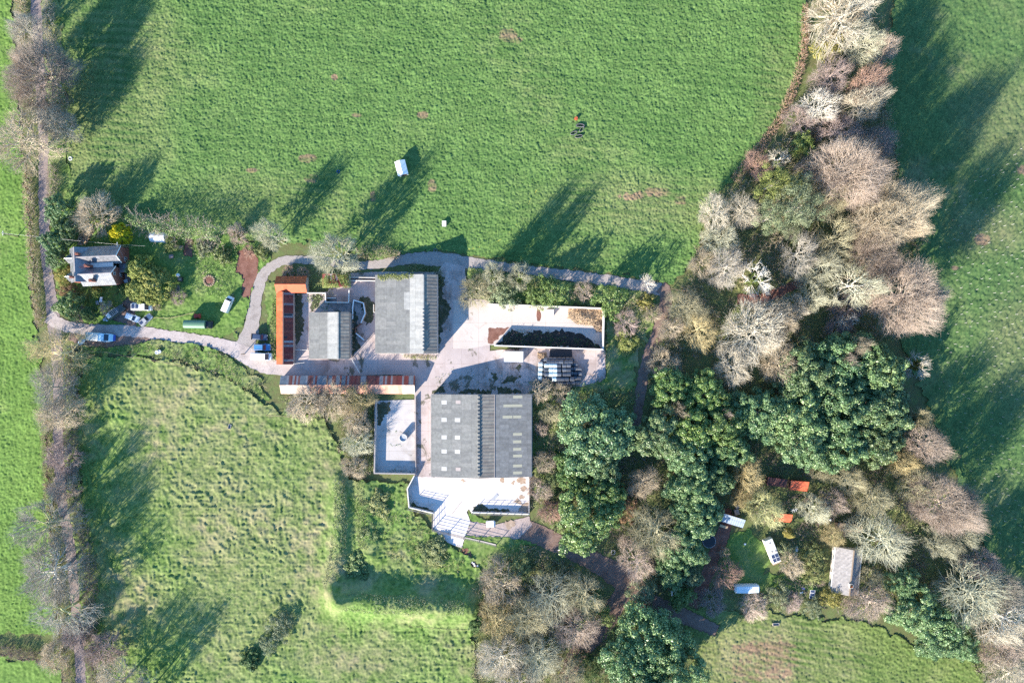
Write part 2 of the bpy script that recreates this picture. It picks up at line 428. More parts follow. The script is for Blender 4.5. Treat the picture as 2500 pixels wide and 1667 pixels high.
M['greentarp'] = plain('green_tarpaulin', (0.10, 0.19, 0.12), 0.35, 0, 0.12, 2, 0.5)
M['poly'] = plain('pale_polythene', (0.60, 0.66, 0.70), 0.35, 0, 0.12, 2, 0.5)
M['wood_pale'] = plain('split_firewood', (0.52, 0.38, 0.24), 0.9, 0, 0.35, 2.5, 0.1)
# barks and twigs
for n_, a_, b_ in (('grey', (0.33, 0.30, 0.25), (0.47, 0.43, 0.36)), ('pale', (0.43, 0.385, 0.30), (0.57, 0.515, 0.41)),
                   ('pink', (0.365, 0.29, 0.235), (0.51, 0.42, 0.345)), ('olive', (0.31, 0.285, 0.18), (0.45, 0.415, 0.27)),
                   ('gold', (0.38, 0.315, 0.165), (0.51, 0.43, 0.24)), ('redbrown', (0.33, 0.215, 0.165), (0.45, 0.305, 0.24)),
                   ('purple', (0.29, 0.225, 0.20), (0.41, 0.325, 0.29)), ('lichen', (0.35, 0.345, 0.25), (0.50, 0.49, 0.36)),
                   ('tan', (0.375, 0.315, 0.225), (0.52, 0.44, 0.325)), ('moss', (0.31, 0.31, 0.16), (0.44, 0.44, 0.23)),
                   ('dead', (0.52, 0.48, 0.41), (0.66, 0.62, 0.54))):
    M['tw_' + n_] = bark_mat(n_ + '_twigs', a_, b_)
    M['bk_' + n_] = bark_mat(n_ + '_bark', tuple(x * 1.15 for x in a_), tuple(min(1, x * 1.25) for x in b_))
M['lf_laurel'] = leaf_mat('laurel_leaf', (0.06, 0.13, 0.036), (0.13, 0.225, 0.06), (0.25, 0.345, 0.105), 0.38, 0.5)
M['lf_oak'] = leaf_mat('holm_oak_leaf', (0.062, 0.135, 0.055), (0.135, 0.235, 0.092), (0.255, 0.355, 0.155), 0.42, 0.45)
M['lf_pine'] = leaf_mat('pine_needle', (0.085, 0.125, 0.07), (0.18, 0.235, 0.13), (0.28, 0.33, 0.2), 0.7, 0.2)
M['lf_lime'] = leaf_mat('lime_green_leaf', (0.11, 0.16, 0.04), (0.21, 0.27, 0.07), (0.3, 0.35, 0.12), 0.6, 0.2)
M['lf_gold'] = leaf_mat('golden_conifer_leaf', (0.22, 0.22, 0.008), (0.48, 0.43, 0.012), (0.66, 0.58, 0.03), 0.6, 0.2, 0.0)
M['lf_hedge'] = leaf_mat('clipped_hedge_leaf', (0.11, 0.165, 0.038), (0.22, 0.285, 0.068), (0.33, 0.375, 0.11), 0.6, 0.2)
M['lf_dark'] = leaf_mat('dark_conifer_leaf', (0.03, 0.075, 0.025), (0.065, 0.125, 0.04), (0.11, 0.175, 0.06), 0.6, 0.2)
M['lf_ivy'] = leaf_mat('ivy_leaf', (0.07, 0.125, 0.035), (0.14, 0.22, 0.06), (0.235, 0.3, 0.1), 0.45, 0.4)
M['lf_bramble'] = leaf_mat('bramble_leaf', (0.095, 0.125, 0.045), (0.17, 0.21, 0.075), (0.275, 0.29, 0.13), 0.6, 0.25)
M['lf_yellowgreen'] = leaf_mat('yellow_green_leaf', (0.13, 0.13, 0.035), (0.23, 0.22, 0.060), (0.32, 0.30, 0.10), 0.6, 0.2)
M['lf_sage'] = leaf_mat('grey_green_leaf', (0.11, 0.15, 0.08), (0.2, 0.25, 0.135), (0.29, 0.34, 0.2), 0.6, 0.2)
M['lf_brown'] = leaf_mat('dead_beech_leaf', (0.16, 0.11, 0.065), (0.27, 0.19, 0.115), (0.38, 0.28, 0.18), 0.8, 0.1)
# ------------------------------------------------------------------ ground, fields, roads, yards
PAVED = []
def field(name, poly_px, res, amp, mat, seed, base=0.01, edge=1.2, tuss=0.0, holes=(), ridges=(), worn=(), dry=()):
    """a field: fine grid with real tussocks, kept inside the polygon with a ragged edge"""
    poly = [P(*p)[:2] for p in poly_px]
    hp = [[P(*p)[:2] for p in h] for h in holes]
    xs = [p[0] for p in poly]; ys = [p[1] for p in poly]
    x = np.arange(min(xs), max(xs) + res, res); y = np.arange(min(ys), max(ys) + res, res)
    X, Y = np.meshgrid(x, y)
    jx = (vnoise(X, Y, 1.3, seed + 1) - 0.5) * edge * 2; jy = (vnoise(X, Y, 1.3, seed + 2) - 0.5) * edge * 2
    ins = in_poly(X + jx, Y + jy, poly)
    for h in hp: ins &= ~in_poly(X + jx * 0.5, Y + jy * 0.5, h)
    for bx, q_ in PAVED:
        s0 = (X > bx[0]) & (X < bx[2]) & (Y > bx[1]) & (Y < bx[3])
        if s0.any(): ins[s0] &= ~in_poly(X[s0], Y[s0], q_)
    Z = base + amp * (0.62 * vnoise(X, Y, res * 1.7, seed + 3) + 0.40 * vnoise(X, Y, res * 3.1, seed + 4) + 0.6 * vnoise(X, Y, res * 8, seed + 5) * vnoise(X, Y, 9, seed + 9))
    Z += amp * 0.75 * (RNG.random(X.shape) - 0.3)
    if tuss:
        wx = X + 0.8 * vnoise(X, Y, 2.5, seed + 6)
        t1 = 1 - np.abs(2 * vnoise(wx, Y, 1.25, seed + 7) - 1); t2 = 1 - np.abs(2 * vnoise(wx, Y, 0.8, seed + 8) - 1)
        Z += tuss * (0.65 * t1 ** 1.4 + 0.4 * t2) * (0.35 + 0.9 * vnoise(X, Y, 7, seed + 10))
    for line, w_, h_ in ridges:
        L = [np.array(P(*q)[:2]) for q in line]; dist = np.full(X.shape, 1e9)
        for u_, v_ in zip(L[:-1], L[1:]):
            e = v_ - u_; tt = np.clip(((X - u_[0]) * e[0] + (Y - u_[1]) * e[1]) / (e @ e), 0, 1)
            dist = np.minimum(dist, np.hypot(X - u_[0] - tt * e[0], Y - u_[1] - tt * e[1]))
        Z += h_ * np.exp(-(dist / (w_ * K)) ** 2) * (0.8 + 0.35 * vnoise(X, Y, 4, seed + 12))
    def spots(ls):
        A = np.zeros(X.shape)
        for (mx, my, rx, ry, s_) in ls:
            cx, cy, _ = P(mx, my)
            A = np.maximum(A, s_ * np.clip(1.5 - np.hypot((X - cx) / (rx * K), (Y - cy) / (ry * K)), 0, 1))
        return A
    wa = np.clip(spots(worn) * 1.6 * (vnoise(X, Y, 0.9, seed + 20) * 0.9 + vnoise(X, Y, 0.35, seed + 21) * 0.5 + 0.1) , 0, 1) if worn else np.zeros(X.shape)
    da = spots(dry) if dry else np.zeros(X.shape)
    X = X + (RNG.random(X.shape) - 0.5) * res * 0.5; Y = Y + (RNG.random(Y.shape) - 0.5) * res * 0.5
    ny, nx = X.shape
    idx = np.arange(nx * ny).reshape(ny, nx)
    q = np.stack([idx[:-1, :-1], idx[:-1, 1:], idx[1:, 1:], idx[1:, :-1]], -1).reshape(-1, 4)
    q = q[ins[:-1, :-1].ravel()]
    used, inv = np.unique(q, return_inverse=True)
    V = np.stack([X.ravel(), Y.ravel(), Z.ravel()], 1)[used]
    return tag(link(name, mesh_np(name, V, inv.reshape(-1, 4), [mat], {'worn': wa.ravel()[used], 'dry': da.ravel()[used]}, True)), kind='structure')

def pave(q):
    PAVED.append(((min(p[0] for p in q), min(p[1] for p in q), max(p[0] for p in q), max(p[1] for p in q)), q))

def sheet(name, poly_px, mat, z, jag=0.25, step=0.6, seed=1):
    """a flat paved or bare patch with a ragged outline"""
    r = random.Random(seed); pts = []
    n = len(poly_px)
    for i in range(n):
        a = Vector(P(*poly_px[i])[:2]); b = Vector(P(*poly_px[(i + 1) % n])[:2])
        k = max(1, int((b - a).length / step))
        for j in range(k):
            p = a.lerp(b, j / k)
            pts.append(Vector((p.x + r.uniform(-jag, jag), p.y + r.uniform(-jag, jag), z)))
    pave([(p.x, p.y) for p in pts])
    tri = geometry.tessellate_polygon([pts])
    me = bpy.data.meshes.new(name)
    fs = []
    for t in tri:
        a, b, c = (pts[i] for i in t)
        fs.append(t if (b - a).cross(c - a).z > 0 else t[::-1])
    me.from_pydata([tuple(p) for p in pts], [], fs); me.materials.append(mat); me.update()
    return tag(link(name, me), kind='structure')

def smooth_line(pts, step=1.0):
    """Catmull-Rom through (x, y, w) points in metres"""
    out = []; p = [np.array(q, float) for q in pts]; p = [2 * p[0] - p[1]] + p + [2 * p[-1] - p[-2]]
    for i in range(1, len(p) - 2):
        n = max(2, int(np.linalg.norm(p[i + 1][:2] - p[i][:2]) / step))
        for j in range(n):
            t = j / n
            out.append(0.5 * (2 * p[i] + (p[i + 1] - p[i - 1]) * t + (2 * p[i - 1] - 5 * p[i] + 4 * p[i + 1] - p[i + 2]) * t * t + (3 * p[i] - p[i - 1] - 3 * p[i + 1] + p[i + 2]) * t ** 3))
    out.append(p[-2]); return out

def ribbon(name, pts_px, mat, z, jag=0.22, seed=3):
    r = random.Random(seed)
    pts = smooth_line([(*P(a, b)[:2], w * K) for a, b, w in pts_px], 0.7)
    V = []; n = len(pts)
    for i, p in enumerate(pts):
        a = pts[max(0, i - 1)]; b = pts[min(n - 1, i + 1)]
        t = (b - a)[:2]; t = t / (np.linalg.norm(t) + 1e-9); nn = np.array((-t[1], t[0]))
        l = p[:2] + nn * (p[2] / 2 + r.uniform(-jag, jag)); q = p[:2] - nn * (p[2] / 2 + r.uniform(-jag, jag))
        V += [(q[0], q[1], z), (l[0], l[1], z)]
    pave([(V[2 * i][0], V[2 * i][1]) for i in range(n)] + [(V[2 * i + 1][0], V[2 * i + 1][1]) for i in range(n - 1, -1, -1)])
    F = [(2 * i, 2 * i + 2, 2 * i + 3, 2 * i + 1) for i in range(n - 1)]
    me = bpy.data.meshes.new(name); me.from_pydata(V, [], F); me.materials.append(mat); me.update()
    if me.polygons[0].normal.z < 0: me.flip_normals()
    return tag(link(name, me), kind='structure')

# one sheet to the horizon
g = MB(); N_ = 24
for i in range(N_ + 1):
    for j in range(N_ + 1):
        g.v.append(((i / N_ - 0.5) * 3000, (j / N_ - 0.5) * 3000, -0.02))
for i in range(N_):
    for j in range(N_):
        a = i * (N_ + 1) + j; g.f.append((a, a + N_ + 1, a + N_ + 2, a + 1))
tag(link('ground', g.mesh('ground', M['floor'])), kind='structure')

# lane, drive, tracks
ribbon('lane', [(80, -130, 25), (88, 10, 25), (99, 200, 25), (106, 330, 25), (107, 480, 25), (112, 620, 25), (123, 710, 26), (131, 780, 32), (141, 900, 26), (143, 1075, 25), (152, 1220, 25), (172, 1340, 25), (183, 1455, 25), (195, 1600, 25), (203, 1800, 25)], M['lane'], 0.055)
ribbon('farm_track', [(590, 858, 50), (612, 810, 38), (622, 750, 30), (632, 700, 26), (650, 662, 24), (684, 640, 22), (730, 634, 20), (790, 638, 20), (860, 648, 20), (930, 645, 22), (1000, 632, 26), (1060, 632, 34), (1120, 638, 30), (1200, 648, 24),
                      (1300, 662, 24), (1420, 676, 26), (1540, 694, 28), (1600, 704, 30), (1630, 712, 26)], M['gravel'], 0.07)
ribbon('wood_track', [(1612, 700, 34), (1625, 715, 30), (1622, 760, 30), (1606, 810, 28), (1586, 860, 26), (1570, 920, 26), (1560, 985, 24), (1552, 1040, 20)], M['dirt'], 0.078)
ribbon('south_track', [(1250, 1292, 44), (1300, 1300, 50), (1380, 1335, 44), (1460, 1375, 48), (1530, 1420, 60), (1580, 1465, 44), (1660, 1500, 40), (1750, 1540, 30)], M['dirt'], 0.078)
ribbon('wood_branch_track', [(1530, 1430, 40), (1500, 1480, 44), (1460, 1540, 50), (1400, 1610, 40), (1370, 1720, 40)], M['dirt'], 0.074)
ribbon('settlement_track', [(1690, 1480, 26), (1720, 1420, 28), (1750, 1340, 30), (1770, 1290, 30), (1775, 1240, 26)], M['redsoil'], 0.07)
ribbon('clearing_path', [(1800, 730, 26), (1860, 730, 26), (1920, 705, 22), (1960, 690, 16)], M['redsoil'], 0.07)
ribbon('farm_drive', [(118, 772, 34), (150, 793, 28), (200, 803, 26), (260, 806, 26), (340, 810, 26), (430, 822, 26), (500, 832, 26), (560, 848, 34), (610, 872, 44), (650, 892, 40), (700, 900, 34)], M['drive'], 0.085)
ribbon('parking_bay', [(322, 725, 16), (310, 755, 40), (300, 790, 70)], M['dirt'], 0.072)
ribbon('layby', [(170, 815, 30), (220, 830, 34), (290, 832, 30), (370, 826, 14)], M['dirt'], 0.074)
sheet('garden_bed', [cA(1830, 500), cA(1950, 505), cA(1975, 590), cA(1970, 680), cA(1900, 880), cA(1850, 860), cA(1860, 720), cA(1800, 680)], M['redsoil'], 0.05, 0.3, seed=4)
sheet('vegetable_bed', [cA(1420, 420), cA(1480, 420), cA(1470, 560), cA(1400, 550)], M['redsoil'], 0.05, 0.15, seed=5)
sheet('patio', [cA(950, 690), cA(1000, 680), cA(1000, 760), cA(920, 770)], M['block'], 0.05, 0.05)
# yards
sheet('farmyard', [(690, 886), (706, 870), (712, 720), (800, 712), (812, 668), (918, 664), (1068, 664), (1085, 640), (1135, 650), (1142, 728), (1195, 734), (1196, 856), (1300, 848), (1478, 855), (1478, 925), (1420, 945), (1300, 950), (1280, 966), (1054, 970),
                   (1052, 1165), (1012, 1165), (1012, 965), (985, 915), (690, 918)], M['yard'], 0.095, 0.08)
sheet('barn_apron', [cD(640, 830), cD(520, 826), cD(505, 825), cD(452, 920), cD(466, 1062), cD(655, 1108), cD(648, 1232), cD(760, 1330), cD(870, 1372), cD(895, 1285), cD(936, 1165), cD(908, 1095), cD(925, 1070), cD(945, 1104), cD(1388, 1112), cD(1398, 828)], M['apron'], 0.105, 0.05)
sheet('gravel_pad', [cD(938, 1168), cD(1130, 1190), cD(1385, 1130), cD(1410, 1200), cD(1290, 1310), cD(1190, 1290), cD(896, 1284)], M['pinkgravel'], 0.092, 0.15)
sheet('bale_pad', [cC(990, 1000), cC(1660, 1010), cC(1640, 1305), cC(1440, 1300), cC(1000, 1300)], M['brownpad'], 0.088, 0.15)
sheet('clamp_floor', [(1107, 731), (1196, 738), (1478, 752), (1474, 852), (1196, 842), (1142, 852), (1106, 850)], M['clamp'], 0.115, 0.04)
sheet('slurry_floor', [(914, 978), (1012, 975), (1013, 1156), (912, 1154)], M['slurry'], 0.10, 0.04)

# fields and rough grass, kept off everything paved
field('west_field', [(-160, -120), (30, -120), (34, 100), (48, 300), (62, 440), (72, 600), (82, 760), (95, 860), (112, 1000), (120, 1200), (130, 1400), (140, 1480), (142, 1555), (-160, 1535)], 0.24, 0.26, M['west'], 11)
field('lower_west_field', [(-160, 1598), (0, 1604), (110, 1620), (145, 1640), (150, 1800), (-160, 1800)], 0.30, 0.24, M['west'], 12)
field('north_field', [(138, -120), (1962, -120), (1965, 0), (1962, 110), (1945, 190), (1915, 260), (1880, 320), (1830, 380), (1790, 440), (1740, 480), (1715, 530), (1710, 600), (1680, 660), (1640, 695), (1560, 680),
                      (1420, 660), (1300, 648), (1200, 633), (1140, 622), (1060, 612), (960, 630), (900, 640), (820, 600), (700, 590), (600, 580), (500, 560), (300, 520), (150, 500), (165, 380), (160, 250), (142, 90)], 0.22, 0.32, M['north'], 13, worn=[(1240, 88, 20, 14, 1), (1262, 100, 14, 7, .8), (817, 190, 7, 6, 1), (753, 388, 20, 9, 1), (762, 437, 16, 9, .9), (617, 417, 15, 5, .9), (1033, 282, 13, 8, .8), (873, 282, 12, 5, .7), (1055, 455, 10, 14, .8), (912, 480, 8, 13, .7), (1600, 470, 40, 12, .55), (1540, 480, 30, 10, .6), (1660, 490, 20, 10, .5)],
      dry=[(1540, 500, 190, 70, .75), (1400, 360, 60, 30, .4), (240, 330, 140, 170, .75), (330, 150, 120, 120, .4), (1890, 240, 40, 160, .5), (600, 480, 200, 60, .35), (1430, 620, 80, 40, .4)])
field('rough_pasture', [(205, 870), (330, 870), (460, 890), (560, 925), (640, 985), (690, 1010), (780, 1010), (830, 1090), (850, 1170), (930, 1180), (1000, 1180), (1010, 1240), (1060, 1300), (1120, 1345), (1180, 1400), (1175, 1480), (1150, 1560), (1160, 1667), (1200, 1800),
                        (190, 1800), (230, 1667), (225, 1500), (205, 1400), (195, 1200), (185, 1000)], 0.27, 0.22, M['rough'], 14, tuss=0.50, ridges=[([(835, 1455), (900, 1462), (1000, 1468), (1135, 1475)], 38, 3.4), ([(830, 1175), (833, 1260), (826, 1350), (815, 1430), (835, 1455)], 24, 1.7), ([(893, 1180), (896, 1270), (905, 1350)], 22, .9)],
      dry=[(560, 1180, 200, 150, .35), (420, 950, 160, 60, .45), (600, 1420, 160, 200, .4), (780, 1000, 60, 200, .4), (350, 1450, 90, 60, .35), (900, 1610, 200, 40, .4)])
field('east_field', [(2190, -120), (2700, -120), (2700, 1500), (2500, 1440), (2440, 1400), (2400, 1330), (2370, 1240), (2310, 1130), (2265, 1000), (2225, 900), (2190, 830), (2230, 700), (2230, 560), (2190, 420), (2165, 300), (2150, 150), (2180, 40)], 0.31, 0.30, M['east'], 15, tuss=0.2, dry=[(2400, 560, 90, 60, .6), (2230, 440, 30, 40, .7), (2460, 860, 60, 120, .5), (2420, 300, 90, 120, .5)], worn=[(2395, 585, 18, 14, .7), (2495, 415, 16, 12, .7), (2330, 655, 12, 6, .5)])
field('south_field', [(1640, 1480), (1760, 1490), (1900, 1500), (2040, 1510), (2120, 1520), (2200, 1560), (2300, 1600), (2370, 1610), (2410, 1667), (2440, 1800), (1640, 1800), (1680, 1640), (1690, 1560)], 0.27, 0.30, M['south'], 16, worn=[(1870, 1580, 80, 18, .6), (1900, 1610, 60, 60, .45), (1830, 1640, 60, 50, .35)], dry=[(1850, 1620, 120, 110, .8), (2050, 1600, 60, 60, .4)])
field('garden_lawn', [(150, 480), (300, 520), (520, 550), (600, 590), (650, 590), (660, 640), (630, 660), (612, 720), (605, 770), (570, 820), (520, 835), (420, 815), (300, 800), (180, 790), (140, 750), (125, 640), (130, 540)], 0.28, 0.26, M['lawn'], 17)
field('drive_bank', [(200, 840), (330, 830), (470, 840), (540, 865), (600, 905), (640, 935), (660, 985), (560, 930), (460, 890), (330, 868), (205, 868)], 0.28, 0.18, M['rough'], 18, tuss=0.3)
field('north_verge', [(1140, 655), (1250, 672), (1420, 692), (1560, 705), (1600, 740), (1590, 800), (1560, 870), (1540, 960), (1400, 960), (1400, 870), (1480, 870), (1480, 745), (1190, 735), (1145, 690)], 0.3, 0.18, M['rough'], 19, tuss=0.3)
field('barn_verge', [(1040, 1250), (1130, 1330), (1150, 1360), (1180, 1400), (1300, 1330), (1390, 1300), (1330, 1255), (1300, 1180), (1300, 960), (1390, 960), (1360, 1100), (1340, 1290), (1250, 1285), (1140, 1260)], 0.3, 0.12, M['rough'], 20, tuss=0.2)
field('settlement_lawn', [(1760, 1310), (1830, 1290), (1880, 1340), (1870, 1400), (1960, 1400), (2010, 1440), (1850, 1450), (1790, 1440), (1760, 1400)], 0.3, 0.14, M['lawn'], 21)
field('lane_verge', [(100, -120), (150, -120), (150, 100), (175, 330), (160, 500), (130, 520), (112, 400), (95, 200)], 0.3, 0.2, M['rough'], 22, tuss=0.3)
field('lower_lane_verge', [(150, 850), (205, 860), (190, 1000), (200, 1200), (210, 1400), (230, 1600), (240, 1800), (205, 1800), (190, 1560), (178, 1350), (160, 1150), (150, 950)], 0.3, 0.2, M['rough'], 23, tuss=0.3)
field('yard_verge', [(655, 800), (690, 705), (690, 690), (640, 690), (650, 760), (660, 860), (680, 890), (690, 900), (690, 760), (668, 760)], 0.28, 0.2, M['rough'], 24, edge=0.4, tuss=0.25)

# ------------------------------------------------------------------ vegetation prototypes (meshes shared by every copy)
def unit(a): return a / (np.linalg.norm(a, axis=-1, keepdims=True) + 1e-9)

def perp(D):
    up = np.where(np.abs(D[:, 2:3]) > 0.9, np.array([[1., 0, 0]]), np.array([[0, 0, 1.]]))
    u = unit(np.cross(D, up)); return u, np.cross(D, u)

def tubes(pts, r0, r1, sides):
    """pts (N, m, 3) polylines -> verts, quads"""
    N, m, _ = pts.shape
    D = unit(pts[:, -1] - pts[:, 0]); u, w = perp(D)
    t = np.linspace(0, 1, m)[None, :, None]
    rr = (r0[:, None, None] * (1 - t) + r1[:, None, None] * t)[..., None]
    a = np.arange(sides) * 2 * np.pi / sides
    ring = u[:, None, None, :] * np.cos(a)[None, None, :, None] + w[:, None, None, :] * np.sin(a)[None, None, :, None]
    V = pts[:, :, None, :] + ring * rr
    base = (np.arange(N) * m * sides)[:, None, None]
    k = np.arange(m - 1)[None, :, None] * sides; j = np.arange(sides)[None, None, :]; jn = (j + 1) % sides
    F = np.stack([base + k + j, base + k + jn, base + k + sides + jn, base + k + sides + j], -1).reshape(-1, 4)
    return V.reshape(-1, 3), F

def join(parts):
    V = []; F = []; o = 0
    for v, f in parts: V.append(v); F.append(f + o); o += len(v)
    return np.concatenate(V), np.concatenate(F)

def grow(rng, pts, dirs, lens, n, tmin, tmax, spread, ratio, up, bend, m=3, rad=0.0, cen=None):
    """children of polylines"""
    N = len(pts); mm = pts.shape[1]
    t = rng.uniform(tmin, tmax, (N, n)) * (mm - 1)
    i = np.minimum(t.astype(int), mm - 2); f = (t - i)[..., None]
    r = np.arange(N)[:, None]
    p0 = pts[r, i] * (1 - f) + pts[r, i + 1] * f
    out = unit(p0 - cen) * rad if rad else 0.0
    d = unit(dirs[:, None, :] + spread * unit(rng.normal(size=(N, n, 3))) + np.array([0, 0, up]) + out)
    L = lens[:, None] * ratio * rng.uniform(0.6, 1.25, (N, n)) * (1.15 - 0.5 * t / (mm - 1))
    return build_lines(rng, p0.reshape(-1, 3), d.reshape(-1, 3), L.reshape(-1), bend, m)

def build_lines(rng, p0, d, L, bend, m):
    pts = [p0]; cur = p0; dd = d
    for k in range(m - 1):
        dd = unit(dd + bend * rng.normal(size=d.shape) + np.array([0, 0, 0.10]))
        cur = cur + dd * (L / (m - 1))[:, None]; pts.append(cur)
    return np.stack(pts, 1), unit(pts[-1] - pts[0]), L

def bare_proto(name, seed, R, Ht, limbs=9, nk=(7, 6, 7), stems=1, low=0.28, lean=0.0, th=1.0, droop=0.12):
    """winter tree: (trunk mesh, twig mesh); R crown radius, Ht height in metres"""
    rng = np.random.default_rng(seed)
    wood = []; r_tr = 0.030 * Ht * th
    tp = []; td = []; tl = []
    for s in range(stems):
        a = rng.uniform(0, 2 * np.pi)
        b = np.array([[0.35 * R * 0.3 * np.cos(a), 0.35 * R * 0.3 * np.sin(a), 0.0]]) if stems > 1 else np.zeros((1, 3))
        dr = unit(np.array([[0.25 * np.cos(a) * (stems > 1) + lean, 0.25 * np.sin(a) * (stems > 1), 1.0]]))
        tp.append(build_lines(rng, b, dr, np.array([Ht * (low + 0.22)]), 0.06, 5))
    pts = np.concatenate([q[0] for q in tp]); dirs = np.concatenate([q[1] for q in tp]); lens = np.concatenate([q[2] for q in tp])
    wood.append(tubes(pts, np.full(len(pts), r_tr), np.full(len(pts), r_tr * 0.6), 7))
    # every branch level aims at points spread over a dome, so the twigs fan out and fill it
    nl = limbs; k = np.arange(nl)
    z = 1 - (k + 0.5) / nl * (1.0 + droop); az = k * 2.39996 + rng.uniform(-0.25, 0.25, nl); s_ = np.sqrt(np.maximum(0, 1 - z * z))
    d1 = np.stack([s_ * np.cos(az), s_ * np.sin(az), z], 1)
    c0 = np.array([0, 0, Ht * 0.34]); ax = np.array([R, R, Ht * 0.66])
    def env(d):
        a_ = np.arctan2(d[:, 1], d[:, 0])
        return 1.0 + 0.12 * np.sin(2 * a_ + seed) + 0.10 * np.sin(5 * a_ + 3 * d[:, 2] + 2 * seed) + 0.05 * np.sin(9 * a_ + 7 * d[:, 2])
    def reach(src, dd, f, bend, m, sag=0.10):
        t = c0 + ax * dd * (f * env(dd))[:, None]
        n = len(src); u = np.linspace(0, 1, m)[None, :, None]
        L = np.linalg.norm(t - src, axis=1)[:, None]
        out_ = src[:, None, :] * (1 - u) + t[:, None, :] * u
        bow = rng.normal(size=(n, 3)) * L * bend; bow[:, 2] -= sag * L[:, 0]
        out_ = out_ + (u * (1 - u) * 4) * bow[:, None, :]
        if m > 2: out_[:, 1:-1] += rng.normal(size=(n, m - 2, 3)) * L[:, None] * bend * 0.5
        return out_
    def fork(dd, par, n, sig, lo):
        c_ = unit(np.repeat(dd, n, 0) + sig * rng.normal(size=(len(dd) * n, 3)))
        c_[:, 2] = np.maximum(c_[:, 2], -0.12 - droop * 0.5); c_ = unit(c_)
        m = par.shape[1] - 1; t = rng.uniform(lo, 1.0, len(c_)) * m; i = np.minimum(t.astype(int), m - 1); q = (t - i)[:, None]
        r_ = np.repeat(np.arange(len(dd)), n)
        return c_, par[r_, i] * (1 - q) + par[r_, i + 1] * q
    src = pts[k % len(pts), rng.integers(2, 5, nl)]
    p1 = reach(src, d1, rng.uniform(0.50, 0.68, nl), 0.07, 6)
    wood.append(tubes(p1, np.full(nl, r_tr * 0.46), np.full(nl, r_tr * 0.18), 5))
    d2, s2 = fork(d1, p1, nk[0], 0.30, 0.35)
    p2 = reach(s2, d2, rng.uniform(0.66, 0.86, len(d2)), 0.07, 4)
    wood.append(tubes(p2, np.full(len(p2), r_tr * 0.19), np.full(len(p2), r_tr * 0.07), 4))
    d3, s3 = fork(d2, p2, nk[1], 0.19, 0.12)
    p3 = reach(s3, d3, rng.uniform(0.80, 0.98, len(d3)), 0.07, 3)
    tw = [tubes(p3, np.full(len(p3), 0.058 * th), np.full(len(p3), 0.030 * th), 3)]
    d4, s4 = fork(d3, p3, nk[2], 0.11, 0.05)
    p4 = reach(s4, d4, rng.uniform(0.84, 1.10, len(d4)), 0.08, 3)
    tw.append(tubes(p4, np.full(len(p4), 0.034 * th), np.full(len(p4), 0.010 * th), 3))
    Vw, Fw = join(wood); Vt, Ft = join(tw)
    return (mesh_np(name + '_trunk', Vw, Fw, [M['bk_grey']], smooth=True), mesh_np(name + '_crown', Vt, Ft, [M['tw_grey']]), R, Ht)

def leaves(rng, C, N, size, asp=0.6):
    """diamond leaves at C facing N"""
    n = len(C); u, w = perp(unit(N)); a = rng.uniform(0, 2 * np.pi, n)[:, None]
    e1 = u * np.cos(a) + w * np.sin(a); e2 = -u * np.sin(a) + w * np.cos(a)
    s = (size * rng.uniform(0.6, 1.3, n))[:, None]
    nn = unit(N) * s * 0.12
    V = np.stack([C - e1 * s * 0.5 - nn, C + e2 * s * 0.5 * asp, C + e1 * s * 0.5 - nn, C - e2 * s * 0.5 * asp], 1)
    F = np.arange(n * 4).reshape(n, 4)
    return V.reshape(-1, 3), F

